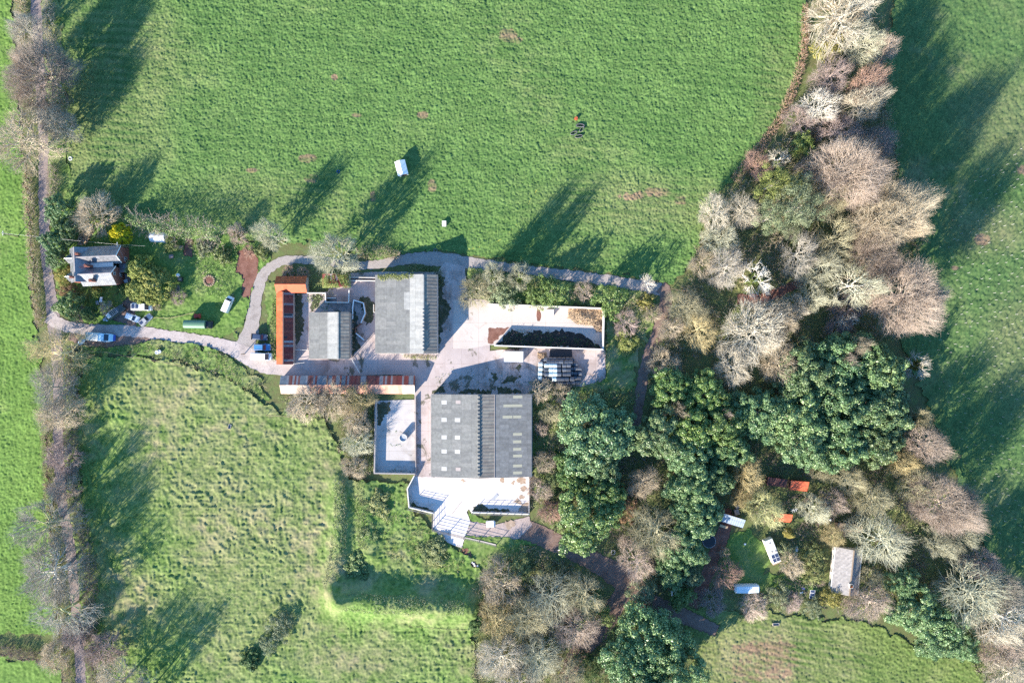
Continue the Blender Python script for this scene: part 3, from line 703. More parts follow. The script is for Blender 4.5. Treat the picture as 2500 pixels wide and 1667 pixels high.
def leaf_proto(name, seed, R, Ht, clumps, per, size, base=0.12, cr=0.24, shape='round', trunk=0.25, asp=0.6, inner=0.35, jit=0.55, mat='lf_laurel', lump=0.2):
    """leafy crown from clumps of leaves; returns (trunk mesh, crown mesh)"""
    rng = np.random.default_rng(seed)
    k = np.arange(clumps); az = k * 2.39996 + rng.uniform(-0.4, 0.4, clumps)
    cz = 1 - (k + 0.5) / clumps * 1.25
    cz = np.clip(cz + rng.uniform(-0.06, 0.06, clumps), -0.35, 1.0)
    sr = np.sqrt(np.maximum(0, 1 - cz ** 2))
    rad = 1.0 + lump * np.sin(3 * az + seed) * sr + lump * 0.6 * np.sin(7 * az + 3 * cz + 2 * seed) + rng.uniform(-lump, lump * 0.5, clumps)
    rad = rad * (1 - cr * 0.8); rad = np.where(rng.random(clumps) < inner * 0.3, rad * 0.7, rad)
    if shape == 'cone':
        hz = base + (1 - base) * (0.5 + 0.5 * cz); pr = (1.02 - (0.5 + 0.5 * cz)) ** 0.8
        C = np.stack([R * 0.85 * pr * np.cos(az), R * 0.85 * pr * np.sin(az), Ht * hz * 0.95], 1)
    else:
        mid = base + (1 - base) * 0.36
        up = np.where(cz > 0, (1 - mid), (mid - base) / 0.7)
        C = np.stack([R * rad * sr * np.cos(az), R * rad * sr * np.sin(az), Ht * (mid + cz * up * rad)], 1)
    crad = R * cr * rng.uniform(0.65, 1.3, clumps)
    dv = unit(rng.normal(size=(clumps, per, 3))); dv[..., 2] = np.where(dv[..., 2] < -0.25, -dv[..., 2], dv[..., 2])
    pos = C[:, None, :] + dv * (crad[:, None] * rng.uniform(0.45, 1.0, (clumps, per)) ** 0.6)[..., None] * np.array([1, 1, min(1.0, Ht / R * 0.8)])
    nrm = unit(dv + jit * rng.normal(size=dv.shape) + np.array([0, 0, 0.15]))
    tint = np.clip(0.5 + 0.22 * rng.normal(size=(clumps, 1)) + 0.22 * rng.normal(size=(clumps, per)), 0, 1)
    pos = pos.reshape(-1, 3); pos[:, 2] = np.maximum(pos[:, 2], 0.05)
    V, F = leaves(rng, pos, nrm.reshape(-1, 3), size, asp)
    crown = mesh_np(name + '_crown', V, F, [M[mat]], {'tint': np.repeat(tint.reshape(-1), 4)})
    tp, td, tl = build_lines(rng, np.zeros((1, 3)), np.array([[0.05, 0, 1.0]]), np.array([Ht * 0.6]), 0.05, 5)
    lp, ld, ll = grow(rng, tp, td, tl, 9, 0.35, 1.0, 1.0, 0.6, 0.3, 0.1, 4)
    Vw, Fw = join([tubes(tp, np.array([0.03 * Ht]), np.array([0.012 * Ht]), 7), tubes(lp, np.full(9, 0.010 * Ht), np.full(9, 0.004 * Ht), 5)])
    return (mesh_np(name + '_trunk', Vw, Fw, [M['bk_grey']], smooth=True), crown, R, Ht)

PROTO = {
    'bare': [bare_proto('bare_tree_a', 1, 8.5, 15, 11, (7, 7, 2)), bare_proto('bare_tree_b', 2, 8.5, 14, 10, (7, 7, 2)), bare_proto('bare_tree_c', 5, 8.5, 16, 12, (7, 7, 2), low=0.24)],
    'beech': [bare_proto('beech_a', 8, 9.0, 17, 16, (8, 8, 4), low=0.2, th=0.85), bare_proto('beech_b', 9, 9.0, 17, 17, (8, 7, 4), low=0.22, th=0.85)],
    'small': [bare_proto('small_tree_a', 11, 4.5, 7.5, 10, (6, 6, 3), stems=2, low=0.18, th=0.8), bare_proto('small_tree_b', 12, 4.5, 7, 10, (6, 6, 3), stems=3, low=0.12, th=0.8), bare_proto('small_tree_c', 13, 4.5, 8, 10, (6, 6, 3), low=0.2, th=0.8)],
    'scrub': [bare_proto('scrub_a', 15, 2.6, 3.2, 9, (5, 5, 3), stems=5, low=0.05, th=0.6), bare_proto('scrub_b', 16, 2.6, 3.4, 9, (5, 5, 3), stems=4, low=0.05, th=0.6)],
    'sparse': [bare_proto('sparse_tree_a', 18, 8.0, 13, 8, (6, 5, 3), low=0.25, th=1.0), bare_proto('sparse_tree_b', 19, 8.0, 13, 9, (6, 5, 3), low=0.25, th=1.0)],
    'dead': [bare_proto('dead_tree_a', 21, 4.0, 8, 7, (4, 4, 2), low=0.2, th=1.2), bare_proto('dead_tree_b', 22, 4.0, 8, 8, (4, 4, 2), low=0.2, th=1.2)],
    'evergreen': [leaf_proto('evergreen_a', 31, 8.0, 12, 190, 125, 0.44, cr=0.15), leaf_proto('evergreen_b', 32, 8.0, 12, 200, 120, 0.44, cr=0.15, lump=0.25), leaf_proto('evergreen_c', 33, 8.0, 11, 180, 130, 0.44, cr=0.16, lump=0.22)],
    'pine': [leaf_proto('pine_a', 35, 5.5, 13, 75, 110, 0.40, base=0.45, cr=0.22, asp=0.25, lump=0.3, mat='lf_pine'), leaf_proto('pine_b', 36, 5.5, 12, 70, 110, 0.40, base=0.4, cr=0.22, asp=0.25, lump=0.3, mat='lf_pine')],
    'bush': [leaf_proto('bush_a', 41, 2.8, 3.2, 60, 70, 0.34, base=0.0, cr=0.26, lump=0.25, mat='lf_ivy'), leaf_proto('bush_b', 42, 2.8, 3.0, 60, 70, 0.34, base=0.0, cr=0.24, lump=0.3, mat='lf_ivy')],
    'clipped': [leaf_proto('clipped_a', 45, 3.5, 4.2, 120, 75, 0.26, base=0.0, cr=0.16, lump=0.06, inner=0, jit=0.4, mat='lf_hedge')],
    'conifer': [leaf_proto('conifer_a', 47, 2.8, 6.5, 110, 60, 0.30, base=0.0, cr=0.2, shape='cone', asp=0.4, mat='lf_dark')],
    'thicket': [leaf_proto('thicket_a', 49, 5.0, 5.5, 95, 60, 0.34, base=0.0, cr=0.2, lump=0.3, mat='lf_sage'), leaf_proto('thicket_b', 50, 5.0, 5.5, 90, 60, 0.34, base=0.0, cr=0.2, lump=0.32, mat='lf_sage')],
}
COUNT = {}
def setmat(o, mat):
    o.material_slots[0].link = 'OBJECT'; o.material_slots[0].material = mat

def plant(kind, px, py, r, mat, label, cat=None, h=None, name=None, group=None, bark=None, ivy=None, lift=0.0):
    """one tree or shrub: r is the crown radius in photograph pixels, (px, py) the crown's centre there"""
    ps = PROTO[kind]; n = COUNT.get(kind, 0); COUNT[kind] = n + 1
    tm, cm, R0, H0 = ps[n % len(ps)]
    Rm = r * K
    hh = h if h else H0 * (Rm / R0) ** 0.6
    zc = hh * (0.55 if kind in ('bare', 'beech', 'small', 'sparse', 'dead', 'pine', 'evergreen') else 0.45)
    Rm *= (H - zc) / H
    x, y, _ = P(px, py, zc)
    nm = name or {'bare': 'bare_tree', 'beech': 'beech_tree', 'small': 'bare_tree', 'scrub': 'shrub', 'sparse': 'bare_tree', 'dead': 'dead_tree', 'evergreen': 'evergreen_tree',
                  'pine': 'pine_tree', 'bush': 'bush', 'clipped': 'clipped_bush', 'conifer': 'conifer_tree', 'thicket': 'thicket'}[kind]
    c = cat or ('tree' if nm.endswith('tree') else 'shrub')
    t = thing(nm, label, c, (x, y, lift), RNG.uniform(0, 6.283), group)
    sx = Rm / R0; t.scale = (sx * RNG.uniform(0.94, 1.06), sx * RNG.uniform(0.94, 1.06), hh / H0)
    o = link('trunk', tm, t)
    bk = bark or ('bk_' + mat[3:] if mat.startswith('tw_') else 'bk_grey')
    setmat(o, M[bk])
    o = link('crown', cm, t); setmat(o, M[mat])
    if ivy:
        im = PROTO['bush'][n % 2][1]
        o = link('ivy', im, t); setmat(o, M[ivy])
        q = Rm * 0.42 / 2.8 / sx; o.scale = (q, q, 0.62 * H0 / 3.2)
    return t

def hedge(name, label, pts_px, h, leaf, twig, cat='hedge', leafy=0.5, seed=1, dens=1.0, group=None, lsize=0.26):
    """hedgerow along (px, py, width px): upright twigs and leaves, ragged top"""
    rng = np.random.default_rng(seed)
    pts = smooth_line([(*P(a, b, h * 0.5)[:2], w * K) for a, b, w in pts_px], 0.5)
    A = np.array(pts); seg = np.linalg.norm(np.diff(A[:, :2], axis=0), axis=1); tot = seg.sum()
    def sample(n):
        i = np.minimum((rng.random(n) * (len(A) - 1)).astype(int), len(A) - 2); f = rng.random(n)[:, None]
        p = A[i] * (1 - f) + A[i + 1] * f
        t = unit(A[i + 1][:, :2] - A[i][:, :2]); nn = np.stack([-t[:, 1], t[:, 0]], 1)
        u = rng.uniform(-1, 1, n)
        hh = h * np.sqrt(np.maximum(0.05, 1 - 0.75 * u ** 2)) * (0.75 + 0.5 * vnoise(p[:, 0], p[:, 1], 2.2, seed))
        return p[:, :2] + nn * (u * p[:, 2] / 2)[:, None], hh, u, nn
    area = tot * A[:, 2].mean(); parts_ = []
    t = thing(name, label, cat, (float(A[len(A) // 2, 0]), float(A[len(A) // 2, 1]), 0), 0, group)
    off = np.array([t.location.x, t.location.y, 0])
    if leafy < 1:
        n = int(area * 14 * dens * (1 - leafy) + 40)
        xy, hh, u, nn = sample(n)
        b = np.stack([xy[:, 0], xy[:, 1], hh * rng.uniform(0.0, 0.55, n)], 1) - off
        dr = unit(np.stack([nn[:, 0] * u * 0.8, nn[:, 1] * u * 0.8, np.full(n, 1.0)], 1) + 0.55 * rng.normal(size=(n, 3)))
        L = hh * rng.uniform(0.35, 0.75, n)
        p, dd, ll = build_lines(rng, b, dr, L, 0.12, 3)
        V1, F1 = tubes(p, np.full(n, 0.035), np.full(n, 0.012), 3)
        p2, d2, l2 = grow(rng, p, dd, ll, 5, 0.3, 1.0, 0.9, 0.5, 0.1, 0.1, 2)
        V2, F2 = tubes(p2, np.full(len(p2), 0.022), np.full(len(p2), 0.010), 3)
        V, F = join([(V1, F1), (V2, F2)])
        link('twigs', mesh_np('hedge_twigs', V, F, [M[twig]]), t)
    if leafy > 0:
        n = int(area * 42 * dens * leafy)
        xy, hh, u, nn = sample(n)
        top = rng.random(n) ** 0.45
        C = np.stack([xy[:, 0], xy[:, 1], hh * top], 1) + 0.12 * rng.normal(size=(n, 3)) - off
        C[:, 2] = np.maximum(C[:, 2], 0.03)
        Nn = np.stack([nn[:, 0] * u * 1.1, nn[:, 1] * u * 1.1, np.full(n, 0.6)], 1) + 0.55 * rng.normal(size=(n, 3))
        V, F = leaves(rng, C, Nn, lsize)
        link('leaves', mesh_np('hedge_leaves', V, F, [M[leaf]], {'tint': np.repeat(np.clip(0.5 + 0.28 * rng.normal(size=n), 0, 1), 4)}), t)
    return t

def undergrowth(name, poly_px, hmax, leaf, twig, seed, dl=11.0, dt=3.0, size=0.34, scale=3.0, holes=(), label=None):
    """ground cover nobody could count: leaves and stems over mounds"""
    rng = np.random.default_rng(seed)
    poly = [P(*p)[:2] for p in poly_px]; hp = [[P(*p)[:2] for p in h] for h in holes]
    xs = [p[0] for p in poly]; ys = [p[1] for p in poly]
    def sample(dn):
        n = int((max(xs) - min(xs)) * (max(ys) - min(ys)) * dn)
        x = rng.uniform(min(xs), max(xs), n); y = rng.uniform(min(ys), max(ys), n)
        j = (vnoise(x, y, 1.6, seed) - 0.5) * 2.4
        k = in_poly(x + j, y + j, poly)
        for h in hp: k &= ~in_poly(x, y, h)
        return x[k], y[k]
    hf = lambda x, y: hmax * (0.75 * vnoise(x, y, scale, seed + 1) ** 1.5 + 0.5 * vnoise(x, y, scale * 0.4, seed + 2) ** 2)
    x, y = sample(dl); keep = vnoise(x, y, 2.0, seed + 3) < 0.78; x, y = x[keep], y[keep]
    z = hf(x, y); e = 0.3
    Nn = np.stack([-(hf(x + e, y) - z) / e, -(hf(x, y + e) - z) / e, np.full(len(x), 0.9)], 1) + 0.55 * rng.normal(size=(len(x), 3))
    V, F = leaves(rng, np.stack([x, y, z * rng.uniform(0.6, 1.1, len(x)) + 0.08], 1), Nn, size)
    tint = np.clip(0.35 + 0.4 * vnoise(x, y, 1.5, seed + 4) + 0.2 * rng.normal(size=len(x)), 0, 1)
    o = tag(link(name, mesh_np(name, V, F, [M[leaf]], {'tint': np.repeat(tint, 4)})), label=label, kind='stuff')
    if dt > 0:
        x, y = sample(dt); keep = vnoise(x, y, 2.6, seed + 5) > 0.42; x, y = x[keep], y[keep]; n = len(x)
        b = np.stack([x, y, np.zeros(n)], 1); hh = hf(x, y) + 0.5
        p, dd, ll = build_lines(rng, b, unit(np.array([[0, 0, 0.9]]) + 0.6 * rng.normal(size=(n, 3))), hh * rng.uniform(0.8, 1.6, n), 0.25, 3)
        p[..., 2] = np.abs(p[..., 2])
        V1, F1 = tubes(p, np.full(n, 0.04), np.full(n, 0.015), 3)
        p2, d2, l2 = grow(rng, p, dd, ll, 4, 0.3, 1.0, 0.9, 0.5, 0.1, 0.1, 2)
        V2, F2 = tubes(p2, np.full(len(p2), 0.025), np.full(len(p2), 0.010), 3)
        V, F = join([(V1, F1), (V2, F2)])
        tag(link('brushwood', mesh_np('brushwood', V, F, [M[twig]])), label=(label or '') and None, kind='stuff')
    return o
# ------------------------------------------------------------------ buildings
def profile_barn(name, label, prof, p0, p1, mats, wall, axis='y', rot=0.0, wall_inset=0.18, thick=0.09, over=0.25, openings=()):
    """roof that follows (pixel, height) profile points across, running from pixel p0 to p1 along 'axis'"""
    zm = sum(z for _, z in prof) / len(prof)
    if axis == 'y':
        u = [P(p, 0, z)[0] for p, z in prof]; a = P(0, p1, zm)[1]; b = P(0, p0, zm)[1]
    else:
        u = [P(0, p, z)[1] for p, z in prof]; a = P(p0, 0, zm)[0]; b = P(p1, 0, zm)[0]
    cu, ca = (u[0] + u[-1]) / 2, (a + b) / 2
    loc = (cu, ca, 0) if axis == 'y' else (ca, cu, 0)
    t = thing(name, label, 'building', loc, rot)
    u = [q - cu for q in u]; a -= ca; b -= ca; zs = [z for _, z in prof]
    sg = 1 if u[-1] > u[0] else -1
    sec = [(u[0] + sg * wall_inset, 0)] + [(q + (sg * wall_inset if i == 0 else (-sg * wall_inset if i == len(u) - 1 else 0)), z - thick - 0.03) for i, (q, z) in enumerate(zip(u, zs))] + [(u[-1] - sg * wall_inset, 0)]
    part('wall', MB().extrude(sec, axis, a + 0.2, b - 0.2), wall, t)
    L = lambda q, z, w: (q, w, z) if axis == 'y' else (w, q, z)
    for i in range(len(u) - 1):
        g_ = 0.004 * i
        q0, q1 = u[i], u[i + 1]
        c = [L(q0, zs[i] + g_, a - over + 0.25), L(q1, zs[i + 1] + g_, a - over + 0.25), L(q1, zs[i + 1] + g_, b + over - 0.25), L(q0, zs[i] + g_, b + over - 0.25)]
        A, B, D = Vector(c[0]), Vector(c[1]), Vector(c[3])
        if (B - A).cross(D - A).z < 0: c = c[::-1]
        part('roof', MB().slab(*c, thick), mats[i], t)
    return t, u, zs, a, b

def ridge_vent(t, x, z, a, b, mat, step=0.95, w=0.55):
    m = MB(); y = a + 0.4
    while y < b - 0.6:
        m.box(x, y + step * 0.35, z - 0.12, w, step * 0.62, 0.40, 0, 0.12); m.box(x + 0.02, y + step * 0.84, z - 0.10, w * 0.7, step * 0.30, 0.17)
        y += step
    part('ridge_vent', m, mat, t)

# northern cattle barn
t, u, zs, a, b = profile_barn('cattle_barn', 'large grey cement roofed barn beside the square silage clamp, ivy along its north eave', [(915.8, 3.6), (1000.5, 5.1), (1033.7, 6.35), (1067.3, 5.0)], 670.4, 862.5,
                              [M['asb'], M['asb_pale'], M['asb_brown']], M['block'])
ridge_vent(t, u[2], zs[2], a, a + (b - a) * 0.56, M['asb_pale'])
m = MB(); m.box(u[2], a + (b - a) * 0.78, zs[2] - 0.05, 0.45, (b - a) * 0.43, 0.14, 0, 0.05); part('ridge_cap', m, M['asb_pale'], t)
pb = MB()
q0 = u[0] + (u[1] - u[0]) * 0.84; zq = zs[0] + (zs[1] - zs[0]) * 0.84
pb.slab((q0, b - 9.2, zq + 0.02), (u[1] - 0.02, b - 9.2, zs[1] + 0.02), (u[1] - 0.02, b - 4.5, zs[1] + 0.02), (q0, b - 4.5, zq + 0.02), 0.012)
part('sunlit_strip', pb, M['asb_pale'], t)  # widens the sun-bright strip at the north, brightness put into the colour
mm = MB(); mm.box(0, a - 0.05, 0, u[3] - u[0] - 0.2, 0.25, 1.2); part('plinth', mm, M['wallc'], t)
mm = MB(); mm.box(u[3] + 0.07, 0, 4.82, 0.14, b - a, 0.12); part('gutter', mm, M['block'], t)
dm = MB(); dm.box(u[1] - 3, a + 0.175, 0.0, 4.2, 0.06, 3.0); part('door', dm, M['rustysteel'], t)

# middle barn
t, u, zs, a, b = profile_barn('calf_barn', 'mid sized grey cement roofed barn between the red sheds and the large north barn', [(754.2, 3.2), (799.6, 4.3), (825.3, 5.25), (852.6, 4.35)], 762, 876,
                              [M['asb'], M['asb_pale'], M['asb_brown']], M['block'])
mm = MB(); mm.box(u[2], 0, zs[2] - 0.03, 0.40, b - a + 0.1, 0.13, 0, 0.05); part('ridge_cap', mm, M['asb_pale'], t)
mm = MB(); mm.box(u[3] + 0.07, 0, 4.17, 0.14, b - a, 0.12)
for k in range(7): mm.box(u[3] + 0.45, a + 0.6 + k * (b - a - 1.2) / 6, 0, 0.12, 0.12, 3.4)
mm.box(u[3] + 0.45, 0, 3.4, 0.14, b - a - 0.6, 0.14)
part('gutter', mm, M['timber'], t)
dm = MB(); dm.box(-1.5, a + 0.175, 0, 3.2, 0.06, 2.6); part('door', dm, M['rustysteel'], t)

# southern barn
t, u, zs, a, b = profile_barn('grain_barn', 'biggest barn, grey roof with pale rooflights left of its ridge vents and steel lean-to', [(1052.6, 3.5), (1168.8, 5.5), (1207.2, 4.7), (1298.0, 3.3)], 962.8, 1165.6,
                              [M['asb'], M['asb_brown'], M['purple']], M['block'])
M['asb_grey2'] = sheet_mat('grey_cement_sheet', [(0.20, 0.20, 0.195), (0.22, 0.22, 0.215), (0.185, 0.185, 0.18)], 'x', 0.33, 1.0, 2.4, 0.9, 0.32, bump=0.22, lichen=(0.13, 0.135, 0.115))
t.children[2].data.materials[0] = M['asb_grey2']
ridge_vent(t, u[1], zs[1], a, b, M['asb'], 0.98, 0.7)
M['rl'] = plain('pale_rooflight', (0.40, 0.39, 0.37), 0.7, 0, 0.15, 3)
sl = lambda f: (u[0] + (u[1] - u[0]) * f, zs[0] + (zs[1] - zs[0]) * f)
for fx, rows in ((0.275, (0.095, 0.305, 0.515, 0.685, 0.895)), (0.555, (0.305, 0.515, 0.685))):
    for fy in rows:
        q0, z0 = sl(fx - 0.055); q1, z1 = sl(fx + 0.055); yc = b - (b - a) * fy
        part('rooflight', MB().slab((q0, yc - 0.52, z0 + 0.02), (q1, yc - 0.52, z1 + 0.02), (q1, yc + 0.52, z1 + 0.02), (q0, yc + 0.52, z0 + 0.02), 0.015), M['rl'], t)
M['rl_dull'] = plain('dirty_rooflight', (0.33, 0.28, 0.26), 0.7)
for fx, fy in ((0.57, 0.09), (0.57, 0.895)):
    q0, z0 = sl(fx - 0.05); q1, z1 = sl(fx + 0.05); yc = b - (b - a) * fy
    part('rooflight', MB().slab((q0, yc - 0.45, z0 + 0.02), (q1, yc - 0.45, z1 + 0.02), (q1, yc + 0.45, z1 + 0.02), (q0, yc + 0.45, z0 + 0.02), 0.015), M['rl_dull'], t, 'dull dirty rooflight')
M['rl_yel'] = plain('yellowed_rooflight', (0.36, 0.34, 0.25), 0.7)
s2 = lambda f: (u[2] + (u[3] - u[2]) * f, zs[2] + (zs[3] - zs[2]) * f)
for fx0, fx1, fy in ((0.5, 0.75, 0.03), (0.24, 0.5, 0.135), (0.5, 0.75, 0.135), (0.22, 0.48, 0.27), (0.5, 0.72, 0.27), (0.5, 0.74, 0.48), (0.5, 0.72, 0.57), (0.5, 0.72, 0.66), (0.5, 0.74, 0.74), (0.5, 0.74, 0.86), (0.5, 0.74, 0.945)):
    q0, z0 = s2(fx0); q1, z1 = s2(fx1); yc = b - (b - a) * fy
    part('rooflight', MB().slab((q0, yc - 0.36, z0 + 0.02), (q1, yc - 0.36, z1 + 0.02), (q1, yc + 0.36, z1 + 0.02), (q0, yc + 0.36, z0 + 0.02), 0.015), M['rl_yel'], t, 'yellowed translucent roof sheet')
part('gutter', MB().box(u[0] - 0.07, 0, 3.3, 0.14, b - a, 0.12), M['block'], t); part('gutter', MB().box(u[3] + 0.07, 0, 3.1, 0.14, b - a, 0.12), M['block'], t)
mm = MB(); mm.box(u[2] + 0.04, 0, 4.71, 0.10, b - a, 0.10); part('flashing', mm, M['block'], t)
for xx in (-6, 0.5): part('door', MB().box(xx, a + 0.175, 0, 4.2, 0.06, 3.1), M['steel'], t)

# red shed: long north-south range and a cross wing
t, u, zs, a, b = profile_barn('red_shed', 'long narrow tin shed with bright orange west slope and patched rusty east slope', [(674.8, 2.3), (691.1, 3.5), (716.1, 2.2)], 712.5, 889.5, [M['orange'], M['rust']], M['block'])
for k in range(3):
    yy = b - (b - a) * (0.03 + 0.17 * 0)  # hatch rows low on the east slope
for fy in (0.315, 0.625):
    q = lambda f: (u[1] + (u[2] - u[1]) * f, zs[1] + (zs[2] - zs[1]) * f)
    (q0, z0), (q1, z1) = q(0.06), q(0.9 if fy < 0.5 else 0.4); yc = b - (b - a) * fy
    part('roof_gap', MB().slab((q0, yc - 0.22, z0 + 0.02), (q1, yc - 0.22, z1 + 0.02), (q1, yc + 0.22, z1 + 0.02), (q0, yc + 0.22, z0 + 0.02), 0.012), M['black'], t)
mm = MB(); mm.box(u[1], 0, 3.47, 0.35, b - a, 0.1, 0, 0.04); part('ridge_cap', mm, M['rustysteel'], t)
t, u, zs, a, b = profile_barn('red_shed', 'short tin cross shed with orange south slope north of the long orange one', [(714.8, 2.5), (693.9, 4.0), (674.2, 2.5)], 672.8, 748.2, [M['orange_y'], M['rust_yr']], M['block'], axis='x')
M['orange_s'] = sheet_mat('orange_wing_sheet', [(0.52, 0.125, 0.045), (0.47, 0.115, 0.045), (0.55, 0.15, 0.06)], 'y', 0.3, 0.9, 8.0, 0.8, 0.4)
t.children[1].data.materials[0] = M['orange_s']
pg = MB(); pg.slab((a + 0.15, u[1] + 0.1, zs[1] - 0.02), (a + 2.0, u[1] + 0.1, zs[1] - 0.02), (a + 2.0, u[2] - 0.1, zs[2] + 0.02), (a + 0.15, u[2] - 0.1, zs[2] + 0.02), 0.015)
# long shed south of the yard lane
t, u, zs, a, b = profile_barn('cow_shed', 'very long low shed with patchwork grey and rust tin roof across the yard lane', [(961.5, 1.9), (939.6, 3.2), (917.0, 2.3)], 684.3, 1012.5, [M['salmon'], M['rust_y']], M['block'], axis='x')
big = t.children[2]; big.data.materials[0] = M['rust_y']
xm = a + (b - a) * 0.50
pr = MB().slab((xm, u[1] + 0.02, zs[1] + 0.02), (b - 1.6, u[1] + 0.02, zs[1] + 0.02), (b - 1.6, u[2] - 0.02, zs[2] + 0.02), (xm, u[2] - 0.02, zs[2] + 0.02), 0.012)
part('red_roof_sheets', pr, M['rust_yr'], t, 'dark red half of the tin roof')
for x0, x1 in ((a, a + (b - a) * 0.22), (b - 3.3, b - 0.0)):
    part('whitewashed_sheets', MB().slab((x0, u[0], zs[0] + 0.02), (x1, u[0], zs[0] + 0.02), (x1, u[1] - 0.05, zs[1] + 0.02), (x0, u[1] - 0.05, zs[1] + 0.02), 0.012), M['whitesheet'], t, 'whitewashed end of the south slope')
part('door', MB().box(b - 0.17, 0.3, 0, 0.06, 1.6, 1.8), M['rustysteel'], t)

# ivy covered shed
x0, y0, _ = P(*cB(722, 400), 3); x1, y1, _ = P(*cB(1000, 258), 3)
t = thing('ivy_shed', 'shed almost smothered in ivy, a strip of red roof showing, north of the middle barn', 'building', ((x0 + x1) / 2, (y0 + y1) / 2, 0))
wx, wy = x1 - x0, y1 - y0
part('wall', MB().box(0, 0, 0, wx - 0.8, wy - 0.8, 2.5), M['block'], t)
part('roof', MB().slab((-wx / 2 + .3, -wy / 2 + .2, 2.6), (wx / 2 - .3, -wy / 2 + .2, 2.6), (wx / 2 - .3, wy / 2 - .3, 3.1), (-wx / 2 + .3, wy / 2 - .3, 3.1), 0.08), M['rust_yr'], t)
def ivy_patch(parent, pts_fn, n, size, seed, mat='lf_ivy', name='ivy'):
    rng = np.random.default_rng(seed)
    C, N = pts_fn(rng, n)
    V, F = leaves(rng, C, N + 0.5 * rng.normal(size=C.shape), size)
    return link(name, mesh_np(name, V, F, [M[mat]], {'tint': np.repeat(np.clip(0.55 + 0.28 * rng.normal(size=len(C)), 0, 1), 4)}), parent)
def ivyfn(rng, n):
    x = rng.uniform(-wx / 2, wx / 2, n); y = rng.uniform(-wy / 2, wy / 2, n)
    gap = (np.abs(x - 0.55 + y * 0.55) < 0.38) & (y < 1.5)
    hole = (x < 0.3) & (x > -1.9) & (y > -0.9) & (y < 0.9) & (rng.random(n) < 0.8)
    k = ~gap & ~hole; x, y = x[k], y[k]
    z = 2.75 + 0.9 * vnoise(x, y, 1.3, 5) - 0.9 * np.maximum(np.abs(x) / (wx / 2), np.abs(y) / (wy / 2)) ** 6
    return np.stack([x, y, z], 1), np.stack([x * 0.15, y * 0.15, np.ones(len(x))], 1)
ivy_patch(t, ivyfn, 3800, 0.26, 5, 'lf_lime')
# ivy hanging over the large barn's north eave
c0 = P(*cB(1245, 292), 4)
def ivyfn2(rng, n):
    x = rng.uniform(0, 10.6, n); y = rng.normal(0, 0.42, n) - 0.35 * (vnoise(x, x * 0, 1.2, 3) > 0.5)
    x = x; k = vnoise(x, x * 0 + 9, 0.9, 8) > 0.18; x, y = x[k], y[k]
    return np.stack([c0[0] + x, c0[1] + y, 3.55 + 0.16 * x + 0.35 * rng.random(len(x)) - 0.5 * np.maximum(0, y - 0.3)], 1), np.stack([x * 0, y * 0.5 - 0.2, np.ones(len(x))], 1)
rng = np.random.default_rng(9); C_, N_v = ivyfn2(rng, 1500); V_, F_ = leaves(rng, C_, N_v + 0.5 * rng.normal(size=C_.shape), 0.26)
tag(link('climbing_ivy', mesh_np('climbing_ivy', V_, F_, [M['lf_lime']], {'tint': np.repeat(np.clip(0.5 + 0.3 * rng.normal(size=len(C_)), 0, 1), 4)})), 'green ivy spilling over the north eave of the large north barn', 'climber')

# ------------------------------------------------------------------ farmhouse
hx, hy, _ = P(*cZ(690, 960), 0)
hr = math.radians(2.6)
t = thing('farmhouse', 'brick farmhouse with two parallel slate roofs and chimneys beside the lane', 'house', (hx, hy, 0), hr)
def hz(u_, v_, z):
    x, y, _ = P(*cZ(u_, v_), z); x -= hx; y -= hy
    c, s_ = math.cos(-hr), math.sin(-hr); return (x * c - y * s_, x * s_ + y * c)
E, R_ = 4.7, 7.3
def gable_x(y_n, y_r, y_s, x0, x1, ze, zr, ov=0.25):
    """east-west range: wall mesh, and two roof slopes"""
    out = MB().extrude([(y_s + .2, 0), (y_s + .2, ze - .12), (y_r, zr - .14), (y_n - .2, ze - .12), (y_n - .2, 0)], 'x', x0 + .1, x1 - ov)
    part('wall', out, M['brick'], t)
    part('roof', MB().slab((x0, y_s - .1, ze - .06), (x1, y_s - .1, ze - .06), (x1, y_r, zr), (x0, y_r, zr), .1), M['slate'], t)
    part('roof', MB().slab((x0, y_r, zr + .004), (x1, y_r, zr + .004), (x1, y_n + .1, ze - .056), (x0, y_n + .1, ze - .056), .1), M['slate'], t)
    mm = MB(); mm.box((x0 + x1) / 2, y_r, zr - .03, x1 - x0, .22, .1); part('ridge_tiles', mm, M['block'], t)
xe1 = hz(1150, 720, R_)[0]; xe2 = hz(1045, 1090, R_ - .1)[0]; xw = hz(275, 780, R_)[0]
yn = hz(700, 545, E)[1]; yr1 = hz(700, 752, R_)[1]; yv1 = hz(800, 905, E + .4)[1]
yv2 = hz(700, 965, E + .4)[1]; yr2 = hz(650, 1120, R_ - .1)[1]; ys = hz(800, 1362, E)[1]
gable_x(yn, yr1, yv1, xw, xe1, E, R_)
gable_x(yv2, yr2, ys, xw + .3, xe2, E, R_ - .1)
# west cross wing
xl = hz(190, 900, E)[0]; xr = xw + (xw - xl) * 1.05
y_top, y_bot = hz(265, 550, R_ - .3)[1], hz(290, 1290, R_ - .3)[1]
part('wall', MB().extrude([(xl + .2, 0), (xl + .2, E - .1), (xw, R_ + .02), (xr - .2, E - .1), (xr - .2, 0)], 'y', y_bot + .25, y_top - .25), M['brick'], t)
part('roof', MB().slab((xl - .1, y_bot, E - .05), (xw, y_bot, R_ + .14), (xw, y_top, R_ + .14), (xl - .1, y_top, E - .05), .1), M['slate'], t)
part('roof', MB().slab((xw, y_bot, R_ + .14), (xr + .1, y_bot, E - .05), (xr + .1, y_top, E - .05), (xw, y_top, R_ + .14), .1), M['slate'], t)
mm = MB(); mm.box(xw, (y_bot + y_top) / 2, R_ + .1, .22, y_top - y_bot, .1); part('ridge_tiles', mm, M['block'], t)
